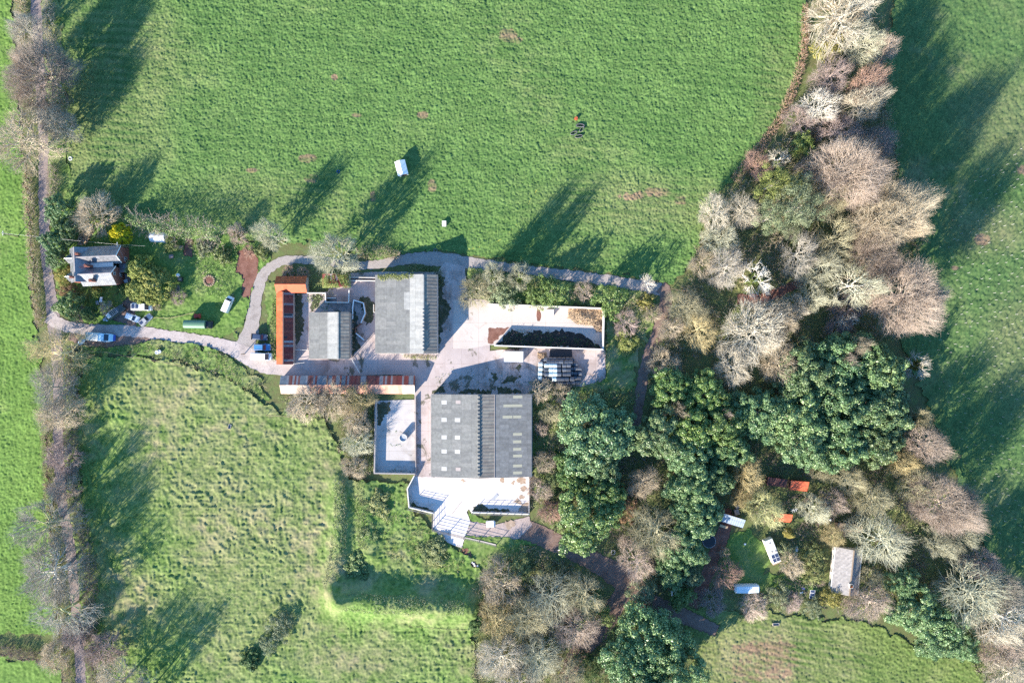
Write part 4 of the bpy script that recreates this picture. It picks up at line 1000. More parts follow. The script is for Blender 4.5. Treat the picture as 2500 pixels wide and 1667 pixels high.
for yc in (hz(200, 800, E)[1], hz(200, 1185, E)[1]):          # gabled bays to the west
    part('bay', MB().extrude([(yc - .95, 0), (yc - .95, E - .5), (yc, E + 1.2), (yc + .95, E - .5), (yc + .95, 0)], 'x', xl - .55, xl + .8), M['brick'], t)
    bx0, bx1 = xl - .75, xw - .35
    part('bay_roof', MB().slab((bx0, yc - 1.15, E - .45), (bx1, yc - 1.15, E - .45), (bx1, yc, E + 1.36), (bx0, yc, E + 1.36), .09), M['slate'], t)
    part('bay_roof', MB().slab((bx0, yc, E + 1.364), (bx1, yc, E + 1.364), (bx1, yc + 1.15, E - .446), (bx0, yc + 1.15, E - .446), .09), M['slate'], t)
mm = MB(); mm.box((xw + xe2) / 2 + 1.2, (yv1 + yv2) / 2, E + .35, xe2 - xw - 3.2, abs(yv1 - yv2) + .5, .12)
for k in range(4): mm.box(xw + 4.2 + k * 1.25, (yv1 + yv2) / 2, E + .47, 1.1, abs(yv1 - yv2) + .1, .05)
part('valley_gutter', mm, M['offwhite'], t)
def chimney(x, y, z0, z1, w=.75, pots=2):
    c = link('chimney', MB().box(x, y, z0, w, w * .8, z1 - z0).box(x, y, z1 - .28, w + .16, w * .8 + .16, .16).mesh('chimney', M['brick']), t)
    m_ = MB()
    for k in range(pots): m_.lathe([(.13, z1), (.12, z1 + .45), (.09, z1 + .45)], 8, (x + (k - (pots - 1) / 2) * .36, y, 0))
    part('chimney_pot', m_, M['brick'], c)
chimney(*hz(600, 955, 6.0), E - .2, R_ + .5)
chimney(*hz(660, 1262, 6.6), E + .3, R_ + .3, .8)
chimney(*hz(375, 700, 6.6), E + .6, R_ + .5, .7, 1)
chimney(*hz(268, 1195, 6.6), E + .6, R_ + .8, .6, 1)
def window(x, y, z, w, h):
    f = link('window', MB().box(x, y, z, .07, w, h).mesh('window', M['white']), t)
    pm = MB()
    for k in (-1, 1): pm.box(x + .022, y + k * w * .24, z + .08, .06, w * .38, h - .16)
    part('pane', pm, M['glass'], f)
for xx, yy, z, w, h in ((xe1 - .21, yr1 - .5, 4.9, 1.0, 1.1), (xe1 - .21, yr1 - .35, 1.5, 1.1, 1.2), (xe2 - .21, yr2 + .2, 4.6, .9, 1.0), (xe2 - .21, yr2 + .1, 1.4, 1.0, 1.1)): window(xx, yy, z, w, h)
part('porch', MB().box(xe2 + .9, yv2 - .3, 0, 2.2, 2.2, 2.3), M['brick'], t)
part('porch_roof', MB().slab((xe2 - .3, yv2 - 1.5, 2.5), (xe2 + 2.1, yv2 - 1.5, 2.4), (xe2 + 2.1, yv2 + .9, 2.4), (xe2 - .3, yv2 + .9, 2.5), .1), M['slate'], t)
for xx, ya, yb, zz in ((xe1, yr1, yn, R_), (xe1, yr1, yv1, R_), (xe2, yr2, yv2, R_ - .1)):
    q4 = [(xx + .005, ya, zz + .05), (xx + .10, ya, zz + .05), (xx + .10, yb, E + .05), (xx + .005, yb, E + .05)]
    part('bargeboard', MB().slab(*(q4 if yb > ya else q4[::-1]), .16), M['white'], t)

# ------------------------------------------------------------------ settlement in the wood
def small_shed(name, label, corners_px, z_hi, z_lo, mat, wall, cat='shed', over=.2):
    """monopitch shed; corners (image px) in order: high-left, high-right, low-right, low-left"""
    zs_ = (z_hi, z_hi, z_lo, z_lo)
    pts = [P(*c, z) for c, z in zip(corners_px, zs_)]
    cx = sum(p[0] for p in pts) / 4; cy = sum(p[1] for p in pts) / 4
    e = Vector(pts[1]) - Vector(pts[0]); rot = math.atan2(e.y, e.x)
    t = thing(name, label, cat, (cx, cy, 0), rot)
    c, s_ = math.cos(-rot), math.sin(-rot)
    q = [((x - cx) * c - (y - cy) * s_, (x - cx) * s_ + (y - cy) * c, z) for x, y, z in pts]
    x0, x1 = min(p[0] for p in q), max(p[0] for p in q); y0, y1 = min(p[1] for p in q), max(p[1] for p in q)
    hn = z_hi; hs = z_lo
    part('wall', MB().extrude([(y0 + over, 0), (y0 + over, hs - .12), (y1 - over, hn - .12), (y1 - over, 0)], 'x', x0 + over, x1 - over), wall, t)
    part('roof', MB().slab((x0, y0, hs), (x1, y0, hs), (x1, y1, hn), (x0, y1, hn), .07), mat, t)
    part('door', MB().box(x0 + (x1 - x0) * .35, y0 + over - .03, 0, .85, .05, min(1.9, hs - .3)), M['darkwood'], t)
    return t
M['or_shed'] = sheet_mat('red_orange_sheet', [(0.60, 0.13, 0.06), (0.56, 0.12, 0.055), (0.62, 0.15, 0.07)], 'y', 0.35, 0.9, 9, 0.7, 0.15)
M['dk_shed'] = sheet_mat('dark_red_sheet', [(0.10, 0.045, 0.04), (0.12, 0.05, 0.045)], 'y', 0.35, 0.9, 9, 0.85, 0.25)
small_shed('garden_shed', 'small shed with clean bright red roof at the north of the woodland clearing', [cE(1105, 285), cE(1268, 298), cE(1262, 388), cE(1098, 376)], 2.7, 2.2, M['or_shed'], M['darkwood'])
small_shed('garden_shed', 'dark brown roofed shed half hidden by branches, left of the bright red roof', [cE(885, 252), cE(1062, 275), cE(1055, 350), cE(880, 330)], 2.6, 2.2, M['dk_shed'], M['darkwood'])
small_shed('garden_shed', 'shed with a salmon red roof under the radiating bare tree in the clearing', [cE(960, 597), cE(1120, 612), cE(1092, 686), cE(940, 668)], 2.6, 2.1, M['or_shed'], M['darkwood'])
small_shed('workshop_shed', 'shed with a ribbed blue grey metal roof at the west of the clearing', [cE(458, 600), cE(662, 662), cE(640, 738), cE(440, 668)], 2.8, 2.4, M['bluegrey'], M['timber'])
small_shed('timber_shelter', 'weathered brown board roof between the golden tree and the big bare tree', [cE(1550, 690), cE(1790, 705), cE(1780, 780), cE(1600, 770)], 2.3, 2.0, M['timber'], M['darkwood'])
# bungalow with tiled roof
pw0 = P(*cE(1475, 1000), 2.6)
c0 = P(*cE(1592, 1120), 0); rot = math.radians(-6.0)
t = thing('bungalow', 'bungalow with grey tiled gable roof and cream chimney in the clearing', 'house', (c0[0], c0[1], 0), rot)
hw, hl = 3.55, 6.0
part('wall', MB().extrude([(-hw + .35, 0), (-hw + .35, 2.4), (.55, 4.0), (hw - .35, 2.3), (hw - .35, 0)], 'y', -hl + .3, hl - .3), M['render'], t)
part('roof', MB().slab((-hw, -hl, 2.5), (.55, -hl, 4.2), (.55, hl, 4.2), (-hw, hl, 2.5), .1), M['tiles'], t)
part('roof', MB().slab((.55, -hl, 4.204), (hw, -hl, 2.45), (hw, hl, 2.45), (.55, hl, 4.204), .1), M['tiles'], t)
part('ridge_tiles', MB().box(.55, 0, 4.17, .3, hl * 2, .1), M['moss'] if 'moss' in M else M['timber'], t)
c = link('chimney', MB().box(.45, -3.2, 3.4, .75, .9, 1.6).box(.45, -3.2, 4.85, .9, 1.05, .15).mesh('chimney', M['render']), t)
part('chimney_pot', MB().lathe([(.14, 5.0), (.12, 5.4), (.08, 5.4)], 8, (.45, -3.2, 0)), M['orange'], c)
part('fascia', MB().box(-hw - .06, .5, 2.3, .1, hl * 2 - 1.2, .16), M['white'], t)
for yy in (-3.5, -.5, 3): 
    f = link('window', MB().box(-hw + .33, yy, .9, .06, 1.3, 1.1).mesh('window', M['white']), t); part('pane', MB().box(-hw + .31, yy, 1.0, .06, 1.1, .9), M['glass'], f)
part('step', MB().box(.8, -hl + .05, 0, 1.9, .7, .35), M['wallc'], t)
part('eaves_gutter', MB().box(hw + .07, 0, 2.3, .12, hl * 2, .12), M['white'], t)

# ------------------------------------------------------------------ walls, pens and fences
def wall(name, label, pts, h, w, mat, z0=0.0, cap=None, cat='wall', kind=None):
    """upright wall through image points (given at its top edge)"""
    q = [Vector(P(*p, h)[:2]) for p in pts]
    c = sum(q, Vector((0, 0))) / len(q)
    t = thing(name, label, cat, (c.x, c.y, 0)) 
    m_ = MB(); cm = MB()
    for i, (a_, b_) in enumerate(zip(q[:-1], q[1:])):
        d_ = b_ - a_; L = d_.length; ang = math.atan2(d_.y, d_.x); md = (a_ + b_) / 2 - c
        m_.box(md.x, md.y, z0 - i * .004, L + w * (1 if 0 < i else 0), w + i * .004, h - z0, ang)
        if cap: cm.box(md.x, md.y, h - i * .003, L + w * .5, w + .04 + i * .004, .06, ang)
    part('panels', m_, mat, t)
    if cap: part('coping', cm, cap, t)
    return t
M['coping'] = plain('pale_coping', (0.66, 0.62, 0.56), 0.9, 0, 0.12, 1.5, 0.1)
wall('clamp_wall', 'concrete wall closing the north and east sides of the silage clamp', [cC(555, 560), cC(1100, 578), cC(1665, 600), cC(1655, 995)], 2.6, .3, M['wallc'], cap=M['coping'])
wall('clamp_wall', 'concrete wall along the south side of the silage clamp, casting the long shadow', [cC(618, 955), cC(1100, 972), cC(1650, 992)], 2.9, .3, M['wallc'], cap=M['coping'])
wall('slurry_wall', 'low wall round the west and south of the concrete yard with the round tank', [cD(212, 235), cD(200, 800), cD(508, 806)], 1.7, .22, M['wallc'], cap=M['block'])
wall('slurry_wall', 'thin dark wall between the tank yard and the pink concrete road', [cD(515, 215), cD(517, 812)], .9, .16, M['block'])
wall('collecting_wall', 'tall concrete wall at the south west corner of the white apron', [cD(505, 820), cD(452, 920), cD(466, 1062), cD(655, 1108)], 1.6, .22, M['wallc'], cap=M['coping'])
wall('feed_wall', 'pale concrete feed barrier wall at the south of the apron', [cD(945, 1100), cD(1386, 1113)], 1.0, .3, M['wallc'], cap=M['coping'])
wall('apron_wall', 'thin concrete wall on the east side of the white apron', [cD(1386, 838), cD(1385, 1108)], 1.0, .15, M['wallc'])
wall('yard_wall', 'low wall joining the red cross shed to the ivy shed', [cB(585, 452), cB(762, 452)], 1.1, .2, M['block'], cap=M['coping'])
wall('pen_wall', 'walls of the small square pen below the ivy shed', [cB(762, 455), cB(764, 540), cB(985, 543), cB(988, 425)], 1.6, .2, M['block'], cap=M['coping'])
wall('pen_wall', 'low wall inside the square pen below the ivy shed', [cB(768, 500), cB(862, 500)], 1.2, .15, M['block'], cap=M['coping'])
wall('yard_wall', 'concrete wall with two dark bays between ivy shed and large barn', [cB(1003, 332), cB(1238, 336)], 1.3, .2, M['block'], cap=M['coping'])
wall('yard_wall', 'thin white topped wall at the north of the shed gap', [cB(1000, 303), cB(1238, 306)], 1.3, .14, M['block'], cap=M['coping'])
wall('barrier_wall', 'white topped curved cattle race between the middle barn and the large barn', [cB(1022, 700), cB(1022, 600), cB(1033, 520), cB(1125, 548), cB(1142, 645), cB(1103, 735)], 1.5, .22, M['steel'], cap=M['white'])
wall('barrier_wall', 'short white diagonal barrier below the cattle race', [cB(1055, 838), cB(1130, 900)], 1.3, .25, M['steel'], cap=M['white'])
wall('cattle_gate', 'rusty gate closing the lower end of the cattle race', [cB(1100, 740), cB(1045, 790), cB(1045, 835)], 1.2, .08, M['rustysteel'], cat='gate')
wall('roof_hatch', 'small pale frame against the west wall of the large barn', [cB(1222, 560), cB(1222, 636), cB(1238, 636)], 1.6, .1, M['offwhite'], cat='frame')

def rail_fence(name, label, pts, h, rails, mat, post=2.4, pr=.05, rr=.03, cat='fence', post_over=0.1, group=None):
    q = [Vector(P(*p, 0)[:2]) for p in pts]; c = sum(q, Vector((0, 0))) / len(q)
    t = thing(name, label, cat, (c.x, c.y, 0), 0, group); rm = MB()
    done = 0
    for i, (a_, b_) in enumerate(zip(q[:-1], q[1:])):
        n = max(1, round((b_ - a_).length / post))
        for k in range(n + (i == len(q) - 2)):
            if done >= 95: continue
            p = a_.lerp(b_, k / n) - c; done += 1
            part('post', MB().box(p.x, p.y, 0, pr * 2, pr * 2, h + post_over, math.atan2((b_ - a_).y, (b_ - a_).x)), mat, t)
        for z in rails: rm.tube((*(a_ - c), z), (*(b_ - c), z), rr, 5)
    part('rails', rm, mat, t)
    return t
M['pipe'] = plain('dull_steel_pipe', (0.20, 0.18, 0.17), 0.6, 0.3, 0.3, 4, 0.3)
rail_fence('cattle_fence', 'steel rail fence from the apron corner down to the track', [cN(303, 285), cN(305, 438)], 2.1, (.4, .8, 1.2, 1.6, 2.1), M['pipe'], 2.6, .07, .035)
rail_fence('cattle_fence', 'long steel cattle fence along the south edge of the apron, casting a grid shadow', [cN(305, 440), cN(455, 475), cN(605, 515)], 2.1, (.5, .9, 1.3, 1.7, 2.1), M['pipe'], 4.2, .07, .035)
rail_fence('cattle_fence', 'steel mesh fence on a pale kerb beside the pink track', [cN(605, 515), cN(755, 548), cN(915, 590)], 2.1, (.3, .7, 1.1, 1.5, 2.1), M['pipe'], 4.2, .08, .035)
wall('kerb_wall', 'pale kerb under the steel mesh fence', [cN(605, 522), cN(755, 554), cN(910, 592)], .35, .35, M['wallc'], cat='kerb')
wall('kerb_wall', 'pale kerb under the long cattle fence of the apron', [cN(303, 445), cN(455, 480), cN(600, 518)], .15, .3, M['wallc'], cat='kerb')
rail_fence('feed_barrier', 'steel feed barrier rails on the apron feed wall', [cN(685, 282), cN(1222, 297)], 2.0, (1.3, 1.65, 2.0), M['pipe'], 1.9, .06, .035)
rail_fence('cattle_fence', 'steel rails over the wall at the apron south west corner', [cN(72, 232), cN(305, 282)], 2.6, (2.0, 2.3, 2.6), M['pipe'], 2.8, .06, .035)
rail_fence('field_fence', 'post and wire fence between the drive bank and the rough pasture', [cA(650, 1275), cA(830, 1285), cA(1000, 1320), cA(1200, 1350), cA(1400, 1390)], 1.1, (.9,), M['timber'], 3.2, .06, .05)
rail_fence('field_fence', 'post and wire fence along the south of the scrub behind the long shed', [(652, 1013), (690, 1015), (735, 1020)], 1.1, (.4, .9), M['timber'], 3.0, .06, .03)
rail_fence('field_fence', 'post and rail fence at the east edge of the woods near the dead ivy tree', [(1640, 706), (1690, 712)], 1.1, (.4, .9), M['timber'], 2.5, .06, .04)
rail_fence('field_fence', 'wire fence crossing the rough pasture banks south of the square hollow', [(1000, 1525), (1090, 1532), (1170, 1535)], 1.1, (.4, .9), M['timber'], 3.5, .05, .03)
rail_fence('yard_gate', 'pale pole barrier leaning across the yard lane', [cB(1022, 1085), cB(1095, 1215)], 1.0, (.5, 1.0), M['offwhite'], 3.4, .05, .06, 'gate')
rail_fence('yard_gate', 'pale gate pole between the red shed and the middle barn', [cB(470, 995), cB(602, 995)], 1.0, (.5, 1.0), M['offwhite'], 3.4, .05, .05, 'gate')
rail_fence('yard_gate', 'pale gate pole at the south end of the red shed', [cB(458, 1130), cB(570, 1115)], 1.0, (.5, 1.0), M['offwhite'], 3.2, .05, .05, 'gate')
rail_fence('garden_rail', 'brown rail across the grass west of the green curved roof wagon', [cA(1180, 1020), cA(1300, 1025), cA(1400, 1005), cA(1490, 980)], .5, (.45,), M['timber'], 2.5, .05, .06, 'fence')
# ------------------------------------------------------------------ vehicles
def loft(secs):
    """sections (x, half width low, z bottom, z belt, half width top, z top)"""
    m = MB(); n = 10
    for x, w, zb, zl, wt, zt in secs:
        zt = max(zt, zl + .015)
        m.v += [(x, -w * .93, zb), (x, -w, zb + (zl - zb) * .4), (x, -w, zl), (x, -wt, zt - min(.05, (zt - zl) * .3)), (x, -wt + .12, zt), (x, wt - .12, zt), (x, wt, zt - min(.05, (zt - zl) * .3)), (x, w, zl), (x, w, zb + (zl - zb) * .4), (x, w * .93, zb)]
    for k in range(len(secs) - 1):
        for i in range(n):
            j = (i + 1) % n; m.f.append((k * n + i, k * n + j, (k + 1) * n + j, (k + 1) * n + i))
    m.f.append(tuple(range(n))); m.f.append(tuple(range((len(secs) - 1) * n, len(secs) * n))[::-1])
    return m

def vehicle(name, label, pos, toward, kind, col, L, Wd, Ht, z=0.08, cat='car', rough=0.3, roof=None):
    """pos and toward: image points of the centre and of the front end"""
    x, y, _ = P(*pos, .8); fx, fy, _ = P(*toward, .8)
    t = thing(name, label, cat, (x, y, z), math.atan2(fy - y, fx - x))
    pm = paint(name + '_paint', col, rough); w = Wd / 2; h = L / 2; gl = M['glass']
    if kind == 'car':
        wb, wt0, rt1, rb = .20, .02, -.30, -.45          # windscreen bottom/top, rear window top/bottom as a share of L
        zb, zr = Ht * .60, Ht
    elif kind == 'estate':
        wb, wt0, rt1, rb = .22, .06, -.43, -.48; zb, zr = Ht * .60, Ht
    else:                                                # van
        wb, wt0, rt1, rb = .36, .22, -.485, -.495; zb, zr = Ht * .55, Ht
    wr = w * (.80 if kind != 'van' else .88)
    secs = [(-h, w * .86, .35, zb * .85, w * .80, zb * .9), (-h + .10, w * .95, .28, zb * .97, w * .86, zb), (rb * L, w, .25, zb, w * .88, zb + .03), (rt1 * L, w, .25, zb, wr, zr - .03), ((rt1 * L + wt0 * L) / 2, w, .25, zb, wr, zr), (wt0 * L, w, .25, zb, wr * .98, zr - .02),
            (wb * L, w, .25, zb * .98, w * .86, zb + .02), (h - .25, w * .96, .27, zb * .86, w * .80, zb * .90), (h - .06, w * .85, .32, zb * .70, w * .70, zb * .74), (h, w * .70, .38, zb * .58, w * .60, zb * .60)]
    part('body', loft(secs), pm, t, smooth=False)
    o = .015
    part('windscreen', MB().add([(wb * L - .03, -w * .80, zb + .05 + o), (wb * L - .03, w * .80, zb + .05 + o), (wt0 * L + .06, wr * .86, zr - .02 + o), (wt0 * L + .06, -wr * .86, zr - .02 + o)], [(0, 1, 2, 3)])
         .add([(wb * L - .03, -w * .80, zb - .02), (wb * L - .03, w * .80, zb - .02), (wt0 * L + .06, wr * .86, zr - .08), (wt0 * L + .06, -wr * .86, zr - .08)], [(3, 2, 1, 0)]), gl, t)
    if kind != 'van':
        part('rear_window', MB().add([(rb * L + .02, w * .76, zb + .06 + o), (rb * L + .02, -w * .76, zb + .06 + o), (rt1 * L - .01, -wr * .84, zr - .05 + o), (rt1 * L - .01, wr * .84, zr - .05 + o)], [(0, 1, 2, 3)]), gl, t)
    a1 = wt0 * L + (wb - wt0) * L * .2; r1 = (rt1 * L + .2) if kind != 'van' else wt0 * L - .9
    for s_ in (-1, 1):
        part('side_window', MB().add([(r1, s_ * (w * .97 + .004), zb + .06), (a1 + .1, s_ * (w * .97 + .004), zb + .06), (wt0 * L - .05, s_ * (wr + .02), zr - .14), (r1 + .06, s_ * (wr + .02), zr - .14)], [(0, 1, 2, 3)] if s_ < 0 else [(3, 2, 1, 0)]), gl, t)
        part('door_mirror', MB().box(wb * L - .15, s_ * (w + .09), zb + .02, .12, .2, .16, 0, .02), pm, t)
        part('headlight', MB().box(h - .16, s_ * w * .62, zb * .66, .22, .30, .14, 0, .03), M['headlamp'], t)
        for xx in (h - L * .19, -h + L * .20):
            wh = link('wheel', MB().tube((xx, s_ * (w - .16), .31), (xx, s_ * (w + .015), .31), .31, 14).mesh('wheel', M['rubber']), t)
            part('rim', MB().tube((xx, s_ * (w + .0), .31), (xx, s_ * (w + .025), .31), .19, 10), M['steel'], wh)
    part('bumper', MB().box(h - .03, 0, .32, .14, Wd * .78, .18, 0, .04).box(-h + .03, 0, .32, .14, Wd * .80, .2, 0, .04), M['black'], t)
    if roof: roof(t, L, Wd, zr)
    return t
cV = crop(230, 710, 13.835); cT = crop(180, 790, 16.8); cY = crop(430, 690, 7.467)
def solar_roof(t, L, W_, z):
    for xx in (-.37, -.17): part('solar_panel', MB().box(xx * L, .1, z + .03, .75, 1.15, .05), M['solar'], t)
    part('awning', MB().tube((-.42 * L, W_ / 2 + .06, z - .25), (.05 * L, W_ / 2 + .06, z - .25), .08, 8), M['white'], t)
vehicle('camper_van', 'white camper van with two roof solar panels in front of the big clipped bush', cV(1650, 545), cV(1990, 545), 'van', (.78, .76, .70), 5.1, 1.95, 2.3, cat='van', roof=solar_roof)
vehicle('hatchback_car', 'pale blue white hatchback car parked between the camper van and the lane', cV(1300, 905), cV(1520, 990), 'estate', (.62, .68, .72), 3.8, 1.66, 1.5)
vehicle('estate_car', 'silver grey estate car with a panel on its roof, nose towards the camper van', cV(1740, 985), cV(1925, 815), 'estate', (.36, .36, .37), 3.95, 1.65, 1.5,
        roof=lambda t, L, W_, z: part('sunroof', MB().box(-.28 * L, 0, z + .005, .9, .8, .02), M['solar'], t))
def rack(t, L, W_, z):
    m = MB(); x0, x1 = -.30 * L, .16 * L
    for s_ in (-1, 1): m.tube((x0, s_ * .72, z + .22), (x1, s_ * .72, z + .22), .035, 6)
    for k in range(6): m.tube((x0 + (x1 - x0) * k / 5, -.72, z + .22), (x0 + (x1 - x0) * k / 5, .72, z + .22), .03, 6)
    for s_ in (-1, 1):
        for xx in (x0 + .2, x1 - .2): m.tube((xx, s_ * .72, z - .05), (xx, s_ * .72, z + .22), .03, 5)
    part('roof_rack', m, M['steel'], t)
    part('load', MB().box(-.36 * L, 0, z + .02, 1.0, 1.25, .22, .05, .04), M['offwhite'], t)
    part('spare_wheel', MB().tube((-L / 2 - .2, 0, 1.0), (-L / 2 + .02, 0, 1.0), .36, 16), M['rubber'], t)
vehicle('offroad_car', 'dark green off road car with a full length roof rack under the garden trees', cV(760, 715), cV(1050, 500), 'estate', (.05, .065, .055), 5.0, 1.9, 1.95, roof=rack)
m = MB()
for k in range(6): m.box(random.uniform(-.5, .5), random.uniform(-.35, .35), 0, .5, .4, random.uniform(.3, .7), random.uniform(0, 3), .06)
single('rubbish_bags', m, plain('pale_blue_sack', (.45, .53, .62), .5), 'heap of pale blue sacks behind the off road car', 'sacks', (*P(*cV(400, 955))[:2], .08))
# white blue box van
x, y, _ = P(*cT(1130, 545), 1.5); fx, fy, _ = P(*cT(1690, 590), 1.5)
t = thing('box_lorry', 'old white coach bodied lorry with blue nose parked on the lay-by', 'lorry', (x, y, .08), math.atan2(fy - y, fx - x))
part('body', loft([(-3.55, 1.05, .5, 1.5, 1.0, 2.75), (-3.4, 1.1, .45, 1.5, 1.02, 2.85), (-.1, 1.1, .45, 1.5, 1.02, 2.85)]), paint('lorry_cream', (.60, .60, .54)), t)
part('cab', loft([(-.098, 1.09, .45, 1.5, 1.0, 2.7), (1.3, 1.09, .45, 1.5, .98, 2.65), (2.4, 1.05, .45, 1.45, .93, 1.75), (3.0, .9, .5, 1.2, .75, 1.35)]), paint('lorry_pale_blue', (.40, .62, .74)), t)
part('windscreen', MB().slab((1.36, -.86, 2.64), (2.2, -.84, 1.92), (2.2, .84, 1.92), (1.36, .86, 2.64), .03), M['glass'], t)
part('bumper', loft([(2.9, .95, .35, .8, .8, 1.2), (3.35, .75, .4, .8, .6, 1.0)]), paint('lorry_blue', (.03, .08, .36)), t)
part('side_rail', MB().box(-.2, -1.12, 2.5, 6.2, .08, .12), M['white'], t)
for s_ in (-1, 1):
    part('side_window', MB().box(.9, s_ * 1.07, 1.65, 1.1, .04, .6), M['glass'], t)
    for xx in (2.0, -2.2):
        wh = link('wheel', MB().tube((xx, s_ * .9, .42), (xx, s_ * 1.13, .42), .42, 14).mesh('wheel', M['rubber']), t); part('rim', MB().tube((xx, s_ * 1.1, .42), (xx, s_ * 1.14, .42), .24, 10), M['steel'], wh)
vehicle('panel_van', 'white panel van parked on the grass beside the green curved roof wagon', cY(950, 395), cY(1010, 255), 'van', (.80, .78, .75), 4.5, 1.8, 2.0, z=.1, cat='van')
def fork(t, L, W_, z):
    part('load_bed', MB().box(-.36 * L, 0, 1.0, .3 * L, W_ * .86, .05).box(-.52 * L, 0, .9, .08, W_ * 1.0, .5), M['black'], t)
vehicle('pickup_car', 'dark blue car with a tailboard, northmost of three vehicles by the red shed', cY(1530, 990), cY(1665, 1000), 'estate', (.035, .055, .10), 4.0, 1.7, 1.6, z=.09, roof=fork)
vehicle('people_carrier', 'bright blue van with roof bars, middle of three vehicles by the red shed', cY(1578, 1178), cY(1730, 1180), 'estate', (.06, .20, .42), 4.5, 1.8, 1.8, z=.09, cat='van',
        roof=lambda t, L, W_, z: part('roof_bars', MB().tube((-.4 * L, .6, z + .06), (.05 * L, .6, z + .06), .03, 5).tube((-.4 * L, -.6, z + .06), (.05 * L, -.6, z + .06), .03, 5), M['steel'], t))
vehicle('panel_van', 'white panel van, southmost of three vehicles by the red shed', cY(1570, 1345), cY(1755, 1350), 'van', (.80, .79, .77), 5.4, 1.95, 2.2, z=.09, cat='van')
# green wagon
x, y, _ = P(*cY(345, 758), 2.4)
t = thing('curved_roof_wagon', 'dark green wagon with a barrel roof and black cab standing on the grass', 'lorry', (x, y, .1), math.radians(-1))
ring = [(-1.05, 1.2), (-1.12, 1.9)] + [(1.12 * math.cos(math.pi - k * math.pi / 10), 2.3 + .8 * math.sin(k * math.pi / 10)) for k in range(11)] + [(1.12, 1.9), (1.05, 1.2)]
part('canopy', MB().extrude(ring, 'x', -2.9, 2.75), M['greentarp'], t, smooth=False)
part('bed', MB().box(-.05, 0, .8, 5.8, 2.1, .4), M['darkwood'], t)
part('cab', loft([(2.8, .95, .6, 1.5, .85, 2.3), (3.5, .95, .6, 1.5, .82, 2.25), (3.9, .9, .6, 1.3, .75, 1.4), (4.2, .8, .6, 1.1, .7, 1.2)]), M['black'], t)
part('windscreen', MB().slab((3.52, -.7, 2.22), (3.86, -.68, 1.5), (3.86, .68, 1.5), (3.52, .7, 2.22), .02), M['glass'], t)
for s_ in (-1, 1):
    for xx in (3.3, -.9, -2.0):
        wh = link('wheel', MB().tube((xx, s_ * .8, .45), (xx, s_ * 1.05, .45), .45, 14).mesh('wheel', M['rubber']), t); part('rim', MB().tube((xx, s_ * 1.03, .45), (xx, s_ * 1.07, .45), .26, 10), M['steel'], wh)
m = MB().box(0, 0, .2, 1.6, .9, .5, .1, .05).box(.5, .1, .7, .5, .4, .3, .3, .05).tube((-.6, -.6, .3), (-.6, .6, .3), .3, 10).tube((.6, -.6, .3), (.6, .6, .3), .3, 10)
single('garden_tractor', m, M['red'], 'small red machine in the shadow behind the green curved roof wagon', 'machine', (*P(*cY(400, 610))[:2], .1))

# ------------------------------------------------------------------ farm equipment and stores
x, y, _ = P(*cC(799, 1060), 2.5)
t = thing('container', 'plain white box container standing south of the silage clamp wall', 'container', (x, y, .1), math.radians(-.5))
part('body', MB().box(0, 0, .15, 5.0, 2.7, 2.45), M['white'], t)
mm = MB()
for k in range(20): mm.box(-2.4 + k * .253, -1.365, .3, .12, .04, 2.1); mm.box(-2.4 + k * .253, 1.365, .3, .12, .04, 2.1)
part('side_ribs', mm, M['offwhite'], t); part('roof', MB().box(0, 0, 2.602, 5.06, 2.76, .05), M['white'], t)
part('door', MB().box(2.53, -.65, .25, .05, 1.2, 2.2).box(2.53, .65, .25, .05, 1.2, 2.2), M['offwhite'], t)
x, y, _ = P(*cC(1148, 640), 1.3)
t = thing('pallet_stack', 'white slatted stack on the concrete inside the silage clamp', 'pallets', (x, y, .12), math.radians(-1))
part('boards', MB().box(-.66, 0, .12, .6, 1.65, 1.2, 0, .02).box(0, 0, .12, .62, 1.65, 1.25, 0, .02).box(.66, 0, .12, .6, 1.65, 1.2, 0, .02), M['white'], t); part('base', MB().box(0, 0, 0, 2.0, 1.7, .12), M['timber'], t)
# bales
def bale(mat):
    n = 16; R_b, hl_ = .60, .56; pr = [(.0, -hl_), (R_b * .86, -hl_), (R_b, -hl_ + .10), (R_b, hl_ - .10), (R_b * .86, hl_), (.0, hl_)]
    m = MB(); b = MB().lathe([(max(r, .02), z) for r, z in pr], n)
    m.v = [(z, yy, x_) for x_, yy, z in b.v]; m.f = b.f
    return m.mesh('wrapped_bale', mat, False)
bm_k, bm_p = bale(M['balewrap']), bale(M['balepale'])
M['balewrap2'] = plain('grey_bale_wrap', (0.085, 0.095, 0.115), 0.30, 0, 0.3, 3, 0.7)
def put_bale(u_, v_, tier, pale, label, group):
    z = .70 + tier * 1.02
    x, y, _ = P(*cQ(u_, v_), z)
    o = link('wrapped_bale', bm_p if pale else bm_k); o.location = (x + random.uniform(-.04, .04), y + random.uniform(-.03, .03), z + .1)
    o.rotation_euler = (random.uniform(-.4, .4), 0, random.uniform(-.04, .04)); tag(o, label, 'bale', group)
    if not pale and random.random() < .4:
        o.material_slots[0].link = 'OBJECT'; o.material_slots[0].material = M['balewrap2']
BL = {(0, 0): 'black wrapped bale in the bottom layer of the stack by the clamp', (1, 0): 'black wrapped bale in the upper layer of the stack by the clamp',
      (0, 1): 'pale wrapped bale in the bottom layer at the west end of the stack', (1, 1): 'pale wrapped bale in the upper layer of the stack'}
for r_, (v_, u0, n) in enumerate(((385, 610, 7), (555, 420, 9), (715, 420, 10), (880, 415, 10), (1040, 400, 10), (1195, 1100, 5))):
    for k in range(n):
        u_ = u0 + k * 152; pale = u_ < 520 and 500 < v_ < 1100
        put_bale(u_, v_, 0, pale, BL[(0, int(pale))], 'wrapped bales in the bottom layer')
